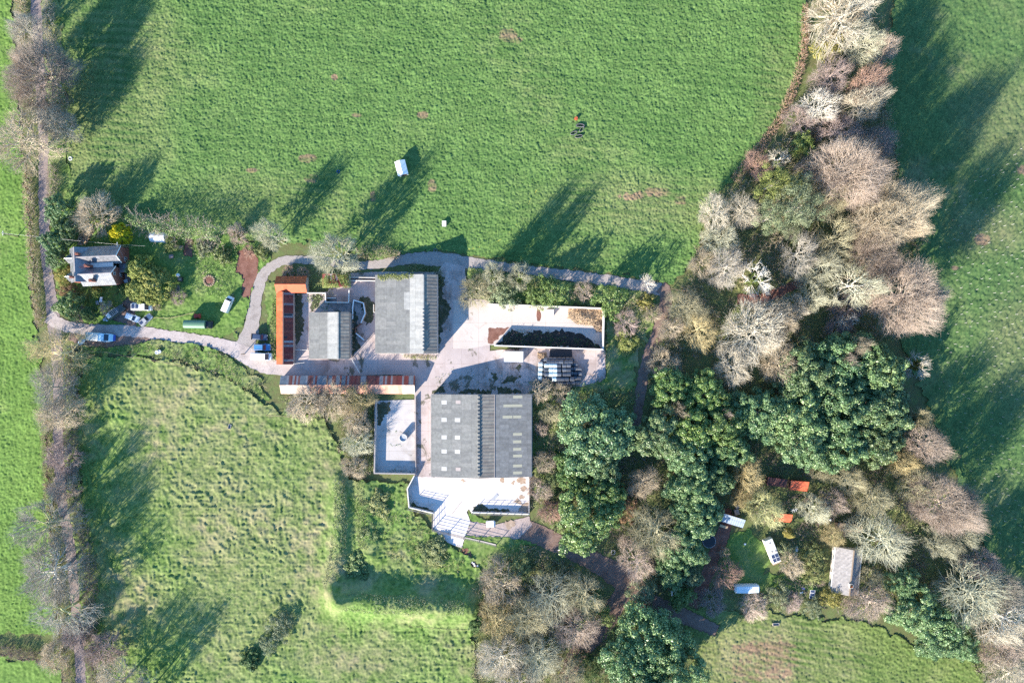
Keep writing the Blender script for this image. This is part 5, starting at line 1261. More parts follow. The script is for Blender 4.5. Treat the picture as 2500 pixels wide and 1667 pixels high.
PALE = {(1, 0), (1, 1), (2, 2), (3, 2), (3, 1), (4, 0), (2, 1), (1, 2)}
for r_, (v_, u0, n) in enumerate(((475, 705, 6), (600, 630, 6), (755, 630, 6), (905, 640, 6), (1070, 900, 5))):
    for k in range(n):
        u_ = u0 + k * 146 + (40 if k > 3 else 0); pale = (r_, k) in PALE
        put_bale(u_, v_, 1, pale, BL[(1, int(pale))], 'wrapped bales in the upper layer')
m = MB()
n_ = 30
single('silage_sheet', MB().slab((-3.1, -1.3, .02), (3.1, -1.3, .02), (2.9, 1.3, .05), (-2.9, 1.3, .05), .03), M['black'], 'black plastic sheet lying between the bale stack and the clamp wall', 'sheet', (*P(*cQ(1130, 175))[:2], .12))
# firewood heap in the clamp
rng = np.random.default_rng(77)
def heap(name, label, cat, poly, h, mat, size, n, seed, z0=.12, mat2=None):
    rng = np.random.default_rng(seed); pl = [P(*p)[:2] for p in poly]
    cx = sum(p[0] for p in pl) / len(pl); cy = sum(p[1] for p in pl) / len(pl)
    t = thing(name, label, cat, (cx, cy, z0))
    xs = [p[0] for p in pl]; ys = [p[1] for p in pl]
    x = rng.uniform(min(xs), max(xs), n * 3); y = rng.uniform(min(ys), max(ys), n * 3); k = in_poly(x, y, pl); x, y = x[k][:n], y[k][:n]
    rx, ry = (max(xs) - min(xs)) / 2, (max(ys) - min(ys)) / 2
    z = h * np.clip(1.15 - np.sqrt(((x - cx) / rx) ** 2 + ((y - cy) / ry) ** 2), .05, 1) * (.5 + .8 * vnoise(x, y, 1.5, seed))
    for nm, mt, sel in (('logs', mat, np.arange(len(x)) % 3 > 0), ('debris', mat2 or mat, np.arange(len(x)) % 3 == 0)):
        q = np.stack([x - cx, y - cy, z], 1)[sel]; dd = unit(rng.normal(size=q.shape) * np.array([1, 1, .35])); L = size * rng.uniform(.5, 1.5, len(q))
        pts = np.stack([q - dd * L[:, None] / 2, q, q + dd * L[:, None] / 2], 1); pts[..., 2] = np.maximum(pts[..., 2], .05)
        V, F = tubes(pts, np.full(len(q), size * .13), np.full(len(q), size * .11), 5)
        link(nm, mesh_np(name + '_' + nm, V, F, [mt]), t)
    return t
heap('firewood_heap', 'heap of pale split wood in the corner of the silage clamp', 'wood heap', [cC(1330, 600), cC(1655, 606), cC(1650, 740), cC(1560, 765), cC(1400, 745), cC(1320, 690)], 1.1, M['wood_pale'], .55, 1500, 78, mat2=M['timber'])
heap('branch_heap', 'brown tangle of branches at the east end of the silage clamp', 'brushwood', [cC(1560, 760), cC(1650, 700), cC(1648, 830), cC(1590, 810)], .8, M['timber'], .8, 300, 79)
heap('log_heap', 'heap of cut stems beside the bale stack', 'wood heap', [cQ(350, 200), cQ(620, 180), cQ(560, 320), cQ(380, 350)], .7, M['timber'], .7, 240, 80, mat2=M['wood_pale'])
heap('rubble_heap', 'little rubble heap beside the camper van', 'rubble', [cV(1290, 150), cV(1520, 190), cV(1520, 330), cV(1310, 310)], .6, M['timber'], .45, 160, 81, mat2=M['block'])
heap('timber_pile', 'pile of timber under the trees north of the farmhouse', 'timber pile', [cZ(500, 190), cZ(740, 120), cZ(560, 470), cZ(370, 520), cZ(400, 300)], .6, M['wood_pale'], .9, 200, 82, .15, M['timber'])
# manure / weeds on clamp floor
M['mud'] = ground_mat('dried_mud', [(.22, .165, .12), (.33, .25, .19), (.42, .34, .27)], 1.2, bump=.3)
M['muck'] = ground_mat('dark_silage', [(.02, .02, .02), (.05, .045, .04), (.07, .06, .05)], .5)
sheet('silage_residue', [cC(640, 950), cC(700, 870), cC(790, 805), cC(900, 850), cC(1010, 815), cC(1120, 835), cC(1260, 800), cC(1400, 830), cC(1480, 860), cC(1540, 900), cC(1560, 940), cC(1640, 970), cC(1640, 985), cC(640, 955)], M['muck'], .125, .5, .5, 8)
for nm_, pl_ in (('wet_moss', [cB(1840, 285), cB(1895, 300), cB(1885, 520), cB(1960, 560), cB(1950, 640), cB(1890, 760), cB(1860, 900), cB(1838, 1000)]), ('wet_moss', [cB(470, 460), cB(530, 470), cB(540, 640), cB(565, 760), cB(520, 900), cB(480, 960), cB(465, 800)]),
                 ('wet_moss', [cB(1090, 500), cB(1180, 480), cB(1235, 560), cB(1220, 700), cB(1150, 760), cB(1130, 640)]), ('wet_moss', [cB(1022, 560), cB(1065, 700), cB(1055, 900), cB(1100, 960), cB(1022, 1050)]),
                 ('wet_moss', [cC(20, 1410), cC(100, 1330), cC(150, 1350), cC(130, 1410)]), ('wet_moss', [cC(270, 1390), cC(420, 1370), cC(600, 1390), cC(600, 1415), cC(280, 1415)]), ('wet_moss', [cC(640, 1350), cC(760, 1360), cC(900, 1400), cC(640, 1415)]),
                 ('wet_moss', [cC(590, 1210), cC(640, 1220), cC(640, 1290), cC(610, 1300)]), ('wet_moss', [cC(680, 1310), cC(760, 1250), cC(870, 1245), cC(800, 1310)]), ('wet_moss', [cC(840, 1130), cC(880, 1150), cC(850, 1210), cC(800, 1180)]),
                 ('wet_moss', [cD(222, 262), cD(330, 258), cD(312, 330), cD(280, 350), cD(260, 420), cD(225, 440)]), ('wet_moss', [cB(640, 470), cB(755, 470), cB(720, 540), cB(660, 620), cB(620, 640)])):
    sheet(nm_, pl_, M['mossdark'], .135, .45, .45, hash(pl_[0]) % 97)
for cx_, cy_, r_ in ((1235, 1190, 45), (1300, 1010, 30), (1330, 860, 40), (1340, 920, 25), (1180, 850, 22), (880, 860, 18), (1260, 870, 18), (1330, 985, 22)):
    q_ = [cD(cx_ + r_ * (1 + .3 * math.sin(3 * a_ + cx_)) * math.cos(a_), cy_ + .7 * r_ * (1 + .3 * math.cos(2 * a_ + cy_)) * math.sin(a_)) for a_ in [k * .7 for k in range(9)]]
    sheet('mud_patch', q_, M['mud'], .135, .3, .4, cx_)
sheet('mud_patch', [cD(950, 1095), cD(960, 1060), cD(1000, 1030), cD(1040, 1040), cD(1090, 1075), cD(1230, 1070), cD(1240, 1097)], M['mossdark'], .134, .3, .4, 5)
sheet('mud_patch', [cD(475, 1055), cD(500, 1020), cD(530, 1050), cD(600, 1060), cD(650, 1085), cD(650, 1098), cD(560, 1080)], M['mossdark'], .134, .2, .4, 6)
sheet('mud_patch', [cD(1300, 1090), cD(1340, 1030), cD(1378, 1020), cD(1380, 1100)], M['mud'], .134, .2, .4, 6)
sheet('clamp_stain', [cC(557, 790), cC(640, 782), cC(760, 785), cC(680, 860), cC(600, 930), cC(560, 940)], M['redsoil'], .121, .25, .5, 9)
sheet('clamp_puddle', [cC(1025, 610), cC(1050, 612), cC(1066, 670), cC(1050, 720), cC(1025, 722), cC(1018, 660)], M['redsoil'], .122, .08, .4, 9)
undergrowth('weeds', [cC(690, 870), cC(800, 800), cC(1000, 830), cC(1400, 860), cC(1620, 960), cC(1630, 985), cC(660, 950)], .8, 'lf_dark', 'tw_purple', 55, 9, 1.5, .3, 1.6)
# tank in the slurry yard
x, y, _ = P(*cD(421, 528), 1.6)
t = thing('water_tank', 'round grey tank standing on the walled concrete yard', 'tank', (x, y, .1))
part('shell', MB().lathe([(1.0, 0), (1.0, 1.6), (.93, 1.6), (.93, 1.35), (.02, 1.35)], 28), M['steel'], t, smooth=False)
part('rim', MB().torus((0, 0, 1.62), .97, .05, 28, 6), M['offwhite'], t)
mk = MB()
for yy in (478, 580, 690): pass
undergrowth('yard_moss', [cD(215, 470), cD(470, 478), cD(470, 492), cD(215, 488)], .2, 'lf_ivy', 'tw_olive', 56, 18, 0, .22, 1.0)
undergrowth('yard_moss', [cD(225, 575), cD(440, 580), cD(440, 592), cD(225, 590)], .2, 'lf_ivy', 'tw_olive', 57, 18, 0, .22, 1.0)
undergrowth('yard_moss', [cD(230, 682), cD(380, 690), cD(380, 700), cD(230, 698)], .2, 'lf_ivy', 'tw_olive', 58, 18, 0, .22, 1.0)
undergrowth('yard_moss', [cD(190, 700), cD(230, 710), cD(260, 770), cD(510, 785), cD(510, 802), cD(190, 800)], .4, 'lf_dark', 'tw_olive', 59, 16, 0, .22, 1.0)
# white cart south of the feed wall
x, y, _ = P(*cN(858, 388), 1.2)
t = thing('livestock_trailer', 'small white box trailer between the feed wall and the pink track', 'trailer', (x, y, .08), math.radians(4))
part('body', MB().box(0, 0, .4, 2.2, 1.5, 1.0, 0, .05), M['offwhite'], t); part('roof', MB().slab((-1.1, -.85, 1.42), (.9, -.85, 1.5), (.9, .75, 1.5), (-1.1, .75, 1.42), .04).slab((.9, -.85, 1.5), (1.35, -.7, 1.1), (1.35, .6, 1.1), (.9, .75, 1.5), .04), M['white'], t)
for s_ in (-1, 1): part('wheel', MB().tube((0, s_ * .78, .28), (0, s_ * .95, .28), .28, 12), M['rubber'], t)
part('drawbar', MB().tube((1.1, 0, .4), (2.1, .1, .35), .05, 6), M['steel'], t)
x, y, _ = P(*cN(905, 130), .15)
single('metal_grid', MB().box(0, 0, 0, .9, 2.0, .06, -.75).box(-.2, 0, .061, .04, 1.9, .04, -.75).box(.2, .1, .061, .04, 1.9, .04, -.75), M['steel'], 'grey grating lying on the white apron', 'grating', (x, y, .11))
single('steel_bar', MB().tube((-1.2, -1.6, 0.05), (1.2, 1.6, .05), .05, 6), M['pipe'], 'thin dark bar lying diagonally on the white apron', 'bar', (*P(*cN(535, 232))[:2], .11))
# field shelter, feeder boxes, hoses
x, y, _ = P(700 + 675 / 2.4125, 988 / 2.4125, 2.4)
t = thing('field_shelter', 'white roofed mobile field shelter alone on the north field', 'shelter', (x, y, 0.1), math.radians(14))
part('wall', MB().extrude([(-1.2, .15), (-1.2, 2.1), (0, 2.55), (1.2, 2.1), (1.2, .15)], 'y', -1.75, 1.75), M['offwhite'], t)
part('roof', MB().slab((-1.4, -1.95, 2.14), (0, -1.95, 2.7), (0, 1.95, 2.7), (-1.4, 1.95, 2.14), .06), M['white'], t)
part('roof', MB().slab((0, -1.95, 2.704), (1.4, -1.95, 2.14), (1.4, 1.95, 2.14), (0, 1.95, 2.704), .06), M['white'], t)
part('opening', MB().box(.1, -1.76, .2, 1.4, .06, 1.7), M['darkwood'], t)
x, y, _ = P(700 + 927 / 2.4125, 1318 / 2.4125, .9)
t = thing('feed_box', 'small grey lidded box on the north field above the yellow hose', 'box', (x, y, .08))
part('body', MB().box(0, 0, 0, .95, 1.35, .85), M['steel'], t); part('lid', MB().slab((-.55, -.75, .86), (.55, -.75, .86), (.55, .75, 1.0), (-.55, .75, 1.0), .05), M['offwhite'], t)
x, y, _ = P(700 + 305 / 2.4125, 1013 / 2.4125, .3)
single('feed_bucket', MB().lathe([(.33, 0), (.42, .5), (.38, .5), (.30, .06), (.02, .06)], 16), M['blue'], 'blue round tub lying in a tree shadow on the north field', 'tub', (x, y, .1))
x, y, _ = P(*crop(0, 0, 3.136)(540, 1215), .2)
single('tyre', MB().torus((0, 0, .15), .42, .17, 20, 8), M['offwhite'], 'pale ring tyre by the hedge at the field edge', 'tyre', (x, y, .1))
hose = [(700 + a_ / 2.4125, b_ / 2.4125) for a_, b_ in ((905, 1475), (980, 1477), (1080, 1468), (1180, 1448), (1270, 1400), (1350, 1335), (1400, 1260), (1440, 1180), (1480, 1090))]
hp = smooth_line([(*P(*p)[:2], 0) for p in hose], 1.0)
m = MB(); m.path([(p[0] + .25 * math.sin(i * .9), p[1] + .2 * math.cos(i * .7), .2) for i, p in enumerate(hp)], .05, 5)
tag(link('water_hose', m.mesh('water_hose', M['yellow'])), 'thin yellow hose curving across the north field', 'hose')
m = MB(); c_ = P(700 + 895 / 2.4125, 1455 / 2.4125)
for k in range(3): m.torus((0, 0, .12 + k * .07), .42 + .03 * k, .06, 20, 6)
single('hose_coil', m, M['yellow'], 'coil of yellow hose at the edge of the north field', 'hose coil', (*c_[:2], .12))
m = MB(); c_ = P(700 + 877 / 2.4125, 1475 / 2.4125)
single('hose_coil', MB().torus((0, 0, .1), .42, .06, 20, 6).torus((0, 0, .18), .45, .05, 20, 6), plain('grey_hose', (.15, .22, .24)), 'grey blue hose coil beside the yellow one', 'hose coil', (*c_[:2], .1))
# black tubs and red drum on the north field
cR = crop(1370, 260, 17.42)
def trough(px, py, rot, L, label):
    x, y, _ = P(*cR(px, py), .3)
    t = thing('black_trough', label, 'trough', (x, y, .12), rot)
    k = 14; outer = [((L / 2) * math.cos(a) , .38 * math.sin(a)) for a in [2 * math.pi * i / k for i in range(k)]]
    m = MB()
    for sc_, z in ((.86, 0), (1.0, .6), (.90, .6), (.8, .1)):
        m.v += [(a * sc_, b * sc_, z) for a, b in outer]
    for r_ in range(3):
        for i in range(k): j = (i + 1) % k; m.f.append((r_ * k + i, r_ * k + j, (r_ + 1) * k + j, (r_ + 1) * k + i))
    m.f.append(tuple(range(3 * k, 4 * k)))
    part('tub', m, M['black'], t)
    rim = MB(); rim.path([(a * .98, b * .98, .62) for a, b in outer] + [(outer[0][0] * .98, outer[0][1] * .98, .62)], .05, 5); part('rim', rim, plain('worn_rim', (.22, .20, .22)), t)
trough(530, 1150, .35, 1.9, 'black oval trough with worn rim, westmost on the north field')
trough(870, 990, .9, 1.7, 'black trough with pale rim in the middle of the dark group on the field')
trough(740, 1290, .15, 2.1, 'black trough at the south of the dark group on the field')
trough(800, 830, .0, 2.3, 'wide black trough at the north of the dark group on the field')
x, y, _ = P(*cR(640, 520), .5)
t = thing('red_drum', 'red drum beside the black troughs on the north field', 'drum', (x, y, .12))
part('body', MB().lathe([(.40, 0), (.44, .05), (.44, .4), (.46, .45), (.44, .5), (.44, .85), (.40, .9)], 18), M['red'], t); part('lid', MB().lathe([(.36, .9), (.36, .93), (.05, .93)], 18), M['orange'], t)
# pasture trough etc
def water_trough(px, py, rot, label, L=1.6):
    x, y, _ = P(px, py, .4)
    t = thing('stock_trough', label, 'trough', (x, y, .1), rot)
    part('shell', MB().box(0, -.33, 0, L, .06, .55).box(0, .33, 0, L, .06, .55).box(-L / 2 + .03, 0, 0, .06, .6, .549).box(L / 2 - .03, 0, 0, .06, .6, .549), M['wallc'], t); part('water', MB().box(0, 0, .03, L - .13, .59, .40), M['glass'], t)
water_trough(561, 1041, 1.3, 'concrete trough standing in the rough pasture', 1.2)
water_trough(1894, 1523, .05, 'low trough with a dark lid on the south field', 1.7)
single('tyre', MB().torus((0, 0, .12), .42, .14, 18, 8).torus((0, 0, .35), .40, .13, 18, 8), plain('weathered_tyre', (.42, .36, .30), .9), 'stack of weathered ring tyres beside the dark bank of the square hollow', 'tyre', (*P(843, 1287, .3)[:2], .5))
single('salt_lick', MB().lathe([(.5, 0), (.55, .7), (.45, .72), (.05, .6)], 16).lathe([(.45, .72), (.5, 1.1), (.1, 1.15)], 16, (.6, .2, -.5)), plain('striped_drum', (.5, .5, .5)), 'ribbed silver drum on the bank below the drive', 'drum', (*P(385, 860, .5)[:2], .3))
single('pipe_frame', MB().box(0, 0, 0, .9, .1, .5).box(0, 1.0, 0, .9, .1, .5).box(-.45, .5, 0, .1, 1.1, .5).box(.45, .5, 0, .1, 1.1, .5), M['offwhite'], 'square pale frame beside the dark track in the wood', 'frame', (*P(1497, 1352, .4)[:2], .1))
x, y, _ = P(1383, 1104, .8)
t = thing('utility_box', 'grey box and black bin tucked beside the round evergreen trees', 'box', (x, y, 0), .5)
part('cabinet', MB().box(0, 0, 0, 1.1, .8, .9, 0, .04), plain('pale_blue_box', (.45, .52, .58)), t); part('bin', MB().box(1.0, .4, 0, .8, .7, 1.1, .2, .05), M['black'], t)
m = MB()
for k in range(9): m.box(random.uniform(-.4, .4), k * .55 - 2.4, 0, .5, .5, .3, random.uniform(0, 3), .06)
single('stone_row', m, M['offwhite'], 'row of pale stones edging the red path south of the apron', 'stones', (*P(1157, 1372)[:2], .1), .55)
sheet('red_path', [crop(600, 1217, 3.485)(1840, 430), crop(600, 1217, 3.485)(1895, 420), crop(600, 1217, 3.485)(1960, 540), crop(600, 1217, 3.485)(1985, 620), crop(600, 1217, 3.485)(1930, 590), crop(600, 1217, 3.485)(1870, 520)], M['redsoil'], .2, .2, .5, 5)

# garden things
x, y, _ = P(*cA(1198, 402), 1.7)
t = thing('poly_tunnel', 'white curved garden tunnel against the north hedge of the garden', 'greenhouse', (x, y, .1), math.radians(-3))
arc = [(1.3 * math.cos(math.pi - k * math.pi / 10), .6 + 1.35 * math.sin(k * math.pi / 10)) for k in range(11)]
part('cover', MB().extrude([(-1.3, 0)] + arc + [(1.3, 0)], 'x', -1.9, 1.9), M['white'], t); part('end_frame', MB().extrude([(-1.33, 0)] + [(a * 1.03, b * 1.02) for a, b in arc] + [(1.33, 0)], 'x', 1.9, 2.1), M['poly'], t)
def raised_bed(px, py, sx, sy, rot, label):
    x, y, _ = P(px, py, .3); t = thing('raised_bed', label, 'garden bed', (x, y, .12), rot)
    part('boards', MB().box(0, sy / 2, 0, sx, .08, .4).box(0, -sy / 2, 0, sx, .08, .4).box(sx / 2, 0, 0, .08, sy - .1, .4).box(-sx / 2, 0, 0, .08, sy - .1, .4), M['timber'], t); part('soil', MB().box(0, 0, 0, sx - .1, sy - .1, .33), plain('pinkish_soil', (.36, .25, .22), .9, 0, .35, 2.5), t)
raised_bed(*cA(1355, 480), 3.3, 1.0, -.12, 'long raised bed with pale soil in the walled vegetable garden')
raised_bed(*cA(1325, 430), 1.0, 1.7, -.05, 'short upright raised bed beside the hedge in the vegetable garden')
raised_bed(*cA(1312, 552), 1.1, 1.0, .1, 'square frame of dark soil on the shaded lawn')
# round flower bed
x, y, _ = P(*cA(1602, 738), .3)
t = thing('stone_ring_bed', 'round bed edged with stones in the garden scrub', 'garden bed', (x, y, .15)); m = MB()
for k in range(16): a_ = k * 2 * math.pi / 16; m.box(1.35 * math.cos(a_), 1.35 * math.sin(a_), 0, .5, .42, .4, a_, .1)
part('stones', m, M['timber'], t); part('soil', MB().lathe([(1.15, 0), (1.0, .2), (.05, .28)], 20), M['redsoil'], t)
# table and chairs
def table(px, py, rot, sx, sy, label, mat='white', z=.15):
    x, y, _ = P(px, py, .75); t = thing('garden_table', label, 'table', (x, y, z), rot)
    part('top', MB().box(0, 0, .7, sx, sy, .05, 0, .01), M[mat], t)
    for a_ in (-1, 1):
        for b_ in (-1, 1): part('leg', MB().box(a_ * (sx / 2 - .08), b_ * (sy / 2 - .08), 0, .07, .07, .7), M[mat], t)
table(*cV(235, 295), 1.5, 1.4, .75, 'white rectangular garden table on the lawn south of the farmhouse')
table(*cZ(1375, 1275), .2, 1.0, .9, 'pale round patio table east of the farmhouse', 'poly')
x, y, _ = P(*cV(130, 400), .4); single('garden_bench', MB().box(0, 0, .4, .45, 1.0, .06).box(-.2, 0, .45, .06, 1.0, .4).box(0, .4, 0, .4, .07, .4).box(0, -.4, 0, .4, .07, .4), M['steel'], 'grey slatted bench beside the white garden table', 'bench', (x, y, .15), .1)
x, y, _ = P(*cA(1383, 722), .6)
t = thing('garden_composter', 'dark bin with white hood beside the big clipped bush', 'bin', (x, y, .12)); part('bin', MB().box(0, -.2, 0, 1.2, 1.2, 1.0, 0, .08), M['black'], t); part('frame', MB().box(0, -.2, 1.001, .9, .7, .05), M['timber'], t)
single('rain_hood', MB().lathe([(.55, 0), (.5, .4), (.3, .65), (.05, .7)], 16), M['white'], 'white dome at the edge of the big clipped bush', 'dome', (*P(*cA(1360, 695), .5)[:2], .12))
x, y, _ = P(*cT(290, 735), 1.0)
t = thing('covered_boat', 'small pale blue covered trailer boat under the lane side tree', 'boat', (x, y, .08), math.radians(38))
part('hull', loft([(-.9, .45, .3, .6, .35, .75), (-.3, .6, .25, .65, .5, .85), (.5, .55, .25, .65, .45, .8), (1.0, .25, .35, .6, .15, .7)]), plain('boat_cover', (.50, .60, .68)), t); part('plank', MB().box(-1.6, 0, .1, 1.2, .4, .12), M['timber'], t)

# settlement objects
x, y, _ = P(1650 + 928 / 3.92, 1100 + 960 / 3.92, 2.4)
t = thing('caravan', 'cream caravan with four solar panels and roof hatches in the clearing', 'caravan', (x, y, .1), math.radians(-68))
L_, W_ = 6.6, 2.3
part('body', MB().box(0, 0, .45, L_, W_, 1.95, 0, .12), plain('cream_caravan', (.72, .70, .60), .4, 0, .06), t)
for xx, yy in ((-2.2, 0), (.1, -.3), (.25, .65)): part('roof_hatch', MB().box(xx, yy, 2.4, .5, .5, .1, 0, .03), M['block'], t)
for a_ in (1.35, 2.45):
    for b_ in (-.5, .5):
        s_ = link('solar_panel', MB().box(a_, b_, 2.42, 1.0, .94, .05).mesh('solar_panel', M['white']), t); part('cells', MB().box(a_, b_, 2.47, .92, .86, .012), M['solar'], s_)
part('side_window', MB().box(1.5, W_ / 2 + .01, 1.2, 1.3, .04, .7), M['glass'], t); part('side_window', MB().box(-1.5, -W_ / 2 - .01, 1.2, 1.3, .04, .7), M['glass'], t)
for s_ in (-1, 1): part('wheel', MB().tube((0, s_ * 1.0, .32), (0, s_ * 1.18, .32), .32, 12), M['rubber'], t)
part('step_deck', MB().box(L_ / 2 + .6, .1, 0, 1.1, 1.9, .35), M['timber'], t)
x, y, _ = P(1650 + 682 / 3.92, 1100 + 1320 / 3.92, 1.6)
t = thing('covered_caravan', 'long white sheeted caravan with rounded corners at the south of the clearing', 'caravan', (x, y, .1), math.radians(1))
part('cover', loft([(-3.3, .75, .3, 1.2, .55, 1.7), (-3.0, 1.1, .25, 1.5, .85, 2.2), (0, 1.15, .25, 1.6, .9, 2.35), (2.9, 1.1, .25, 1.5, .85, 2.2), (3.3, .8, .3, 1.2, .55, 1.7)]), M['poly'], t, smooth=False)
part('ropes', MB().tube((-1.1, -1.2, .5), (-1.1, 0, 2.4), .03, 5).tube((1.2, -1.2, .5), (1.2, 0, 2.4), .03, 5), M['steel'], t); part('tail_lamp', MB().box(-3.36, 0, .6, .08, 1.2, .3), M['red'], t)
x, y, _ = P(1650 + 1307 / 3.92, 1100 + 1375 / 3.92, .9)
t = thing('solar_array', 'three dark solar panels in a white frame south of the clearing', 'solar panels', (x, y, .1), math.radians(-4))
part('stand', MB().box(-.5, .9, 0, .08, .08, .9).box(.5, .9, 0, .08, .08, .9).box(-.5, -.9, 0, .08, .08, .5).box(.5, -.9, 0, .08, .08, .5), M['steel'], t)
for k in range(3):
    p_ = link('panel', MB().slab((-.65, -1.2 + k * .82, .55 + k * .13), (.65, -1.2 + k * .82, .55 + k * .13), (.65, -.42 + k * .82, .67 + k * .13), (-.65, -.42 + k * .82, .67 + k * .13), .05).mesh('panel', M['white']), t)
    part('cells', MB().slab((-.58, -1.14 + k * .82, .575 + k * .13), (.58, -1.14 + k * .82, .575 + k * .13), (.58, -.48 + k * .82, .677 + k * .13), (-.58, -.48 + k * .82, .677 + k * .13), .015), M['solar'], p_)
x, y, _ = P(1650 + 318 / 3.92, 1100 + 865 / 3.92, .8)
t = thing('trampoline', 'round dark trampoline at the edge of the evergreens', 'trampoline', (x, y, .1))
part('mat', MB().lathe([(1.65, .78), (1.65, .8), (.05, .8)], 28), M['black'], t); part('rim', MB().torus((0, 0, .8), 1.72, .06, 28, 6), M['steel'], t)
for k in range(6): a_ = k * math.pi / 3; part('leg', MB().tube((1.7 * math.cos(a_), 1.7 * math.sin(a_), 0), (1.7 * math.cos(a_), 1.7 * math.sin(a_), .8), .04, 5), M['steel'], t)
x, y, _ = P(1650 + 455 / 3.92, 1100 + 722 / 3.92, .5)
t = thing('work_bench', 'long timber workbench in front of the blue grey roofed shed', 'bench', (x, y, .1), math.radians(-17)); part('top', MB().box(0, 0, .7, 2.2, .7, .07), M['wood_pale'], t)
for a_ in (-1, 1): part('leg', MB().box(a_ * .9, 0, 0, .1, .6, .7), M['timber'], t)
x, y, _ = P(1650 + 400 / 3.92, 1100 + 665 / 3.92, .5); single('log_store', MB().box(0, 0, 0, 1.0, 1.0, .8, .4, .05).box(.6, .7, 0, .8, .8, 1.0, .4, .05), M['timber'], 'brown crates stacked at the west end of the blue grey roofed shed', 'crates', (x, y, .1))
x, y, _ = P(1650 + 580 / 3.92, 1100 + 585 / 3.92, .5); single('store_boxes', MB().box(0, 0, 0, 1.3, 1.5, .8, .2, .05).box(.2, 1.5, 0, 1.0, .9, .7, .2, .05), M['block'], 'grey boxes in the shade behind the blue grey roofed shed', 'boxes', (x, y, .1))
x, y, _ = P(1650 + 1155 / 3.92, 1100 + 938 / 3.92, .4); single('bath_trough', MB().lathe([(.35, 0), (.5, .45), (.42, .45), (.3, .1), (.02, .1)], 16), M['white'], 'white bath tub among shrubs east of the cream caravan', 'bath', (x, y, .15)).scale = (.75, 1.5, 1)
x, y, _ = P(1650 + 660 / 3.92, 1100 + 890 / 3.92, .3); single('garden_chair', MB().box(0, 0, .35, .5, .5, .06).box(0, .24, .4, .5, .06, .45).box(-.2, 0, 0, .06, .45, .35).box(.2, 0, 0, .06, .45, .35), M['white'], 'white chair on the clearing lawn', 'chair', (x, y, .12))
x, y, _ = P(1650 + 1203 / 3.92, 1100 + 1357 / 3.92, .3); single('feed_sack', MB().box(0, 0, 0, .9, .5, .3, .2, .1), M['white'], 'white sack on the ground beside the solar panels', 'sack', (x, y, .1))
x, y, _ = P(1650 + 1473 / 3.92, 1100 + 655 / 3.92, .4); single('white_drum', MB().lathe([(.3, 0), (.33, .7), (.2, .8), (.05, .8)], 14), M['white'], 'white drum beside the weathered board roof', 'drum', (x, y, .1))
single('water_butt', MB().lathe([(.32, 0), (.36, .5), (.32, .95), (.05, .98)], 14), M['blue'], 'blue barrel in the shade near the solar panels', 'barrel', (*P(1650 + 1215 / 3.92, 1100 + 1310 / 3.92, .5)[:2], .1))
single('ladder', MB().tube((0, 0, .2), (.1, 3.4, 1.6), .04, 5).tube((.5, 0, .2), (.6, 3.4, 1.6), .04, 5).tube((.03, .8, .5), (.53, .8, .5), .03, 5).tube((.05, 1.6, .85), (.55, 1.6, .85), .03, 5).tube((.07, 2.4, 1.2), (.57, 2.4, 1.2), .03, 5), M['steel'], 'pale ladder leaning among the bare trees north east of the clearing', 'ladder', (*P(1650 + 1840 / 3.92, 1100 + 490 / 3.92, .6)[:2], 0))
single('aerial', MB().tube((0, 0, 0), (0, 0, 3.4), .05, 6).tube((-.9, 0, 3.3), (.9, .5, 3.3), .04, 5).tube((-.5, -.5, 3.3), (-.2, .6, 3.3), .03, 5).tube((0, -.4, 3.3), (.3, .7, 3.3), .03, 5).tube((.5, -.2, 3.3), (.7, .8, 3.3), .03, 5), M['white'], 'white television aerial on a mast by the salmon roofed shed', 'aerial', (*P(1650 + 1135 / 3.92, 1100 + 575 / 3.92, 3.3)[:2], 0))

# poles and wires
def pole(name, label, px, py, h, top=True):
    x, y, _ = P(px, py); t = thing(name, label, 'pole', (x, y, 0))
    part('post', MB().tube((0, 0, 0), (0, 0, h), .14, 8, .10), M['timber'], t)
    if top: part('crossarm', MB().box(0, 0, h - .3, .12, 1.2, .12).lathe([(.07, h), (.07, h + .2), (.02, h + .22)], 8), M['offwhite'], t)
    return (x, y, h)
w1 = pole('utility_pole', 'wooden utility pole with pale top in the western field', *cA(140, 400), 6.0)
w2 = pole('utility_pole', 'pole with twin wires in the shade of the southern evergreens', *crop(1200, 1217, 3.485)(1490, 735), 6.5)
pole('marker_post', 'thin leaning post on the drive beside the three parked vehicles', 597, 864, 2.6, False)
w3 = pole('utility_pole', 'slim wooden pole with two stays at the north east corner of the farmhouse', *cZ(1440, 560), 6.0)
def cable(label, a_, b_, sag=.8, r_=.014):
    pts = [(a_[0] + (b_[0] - a_[0]) * f, a_[1] + (b_[1] - a_[1]) * f, a_[2] + (b_[2] - a_[2]) * f - sag * 4 * f * (1 - f)) for f in [k / 12 for k in range(13)]]
    tag(link('overhead_cable', MB().path(pts, r_, 4).mesh('overhead_cable', M['steel'])), label, 'cable')
cable('overhead cable from the western field pole across the lane to the farmhouse pole', w1, w3, .5)
cable('overhead cable from the farmhouse pole to the bush by the garden tunnel', w3, P(*cA(1110, 472), 4.5), .2)
cable('overhead cable from the farmhouse corner pole down to its east gable', w3, P(*cZ(1320, 780), 4.8), .1)
cable('western one of the twin wires between wood pole and evergreens', w2, P(1681, 1390, 6.0), .1)
cable('eastern one of the twin wires between wood pole and evergreens', (w2[0] + .4, w2[1] - .4, w2[2]), P(1686, 1393, 6.0), .1)
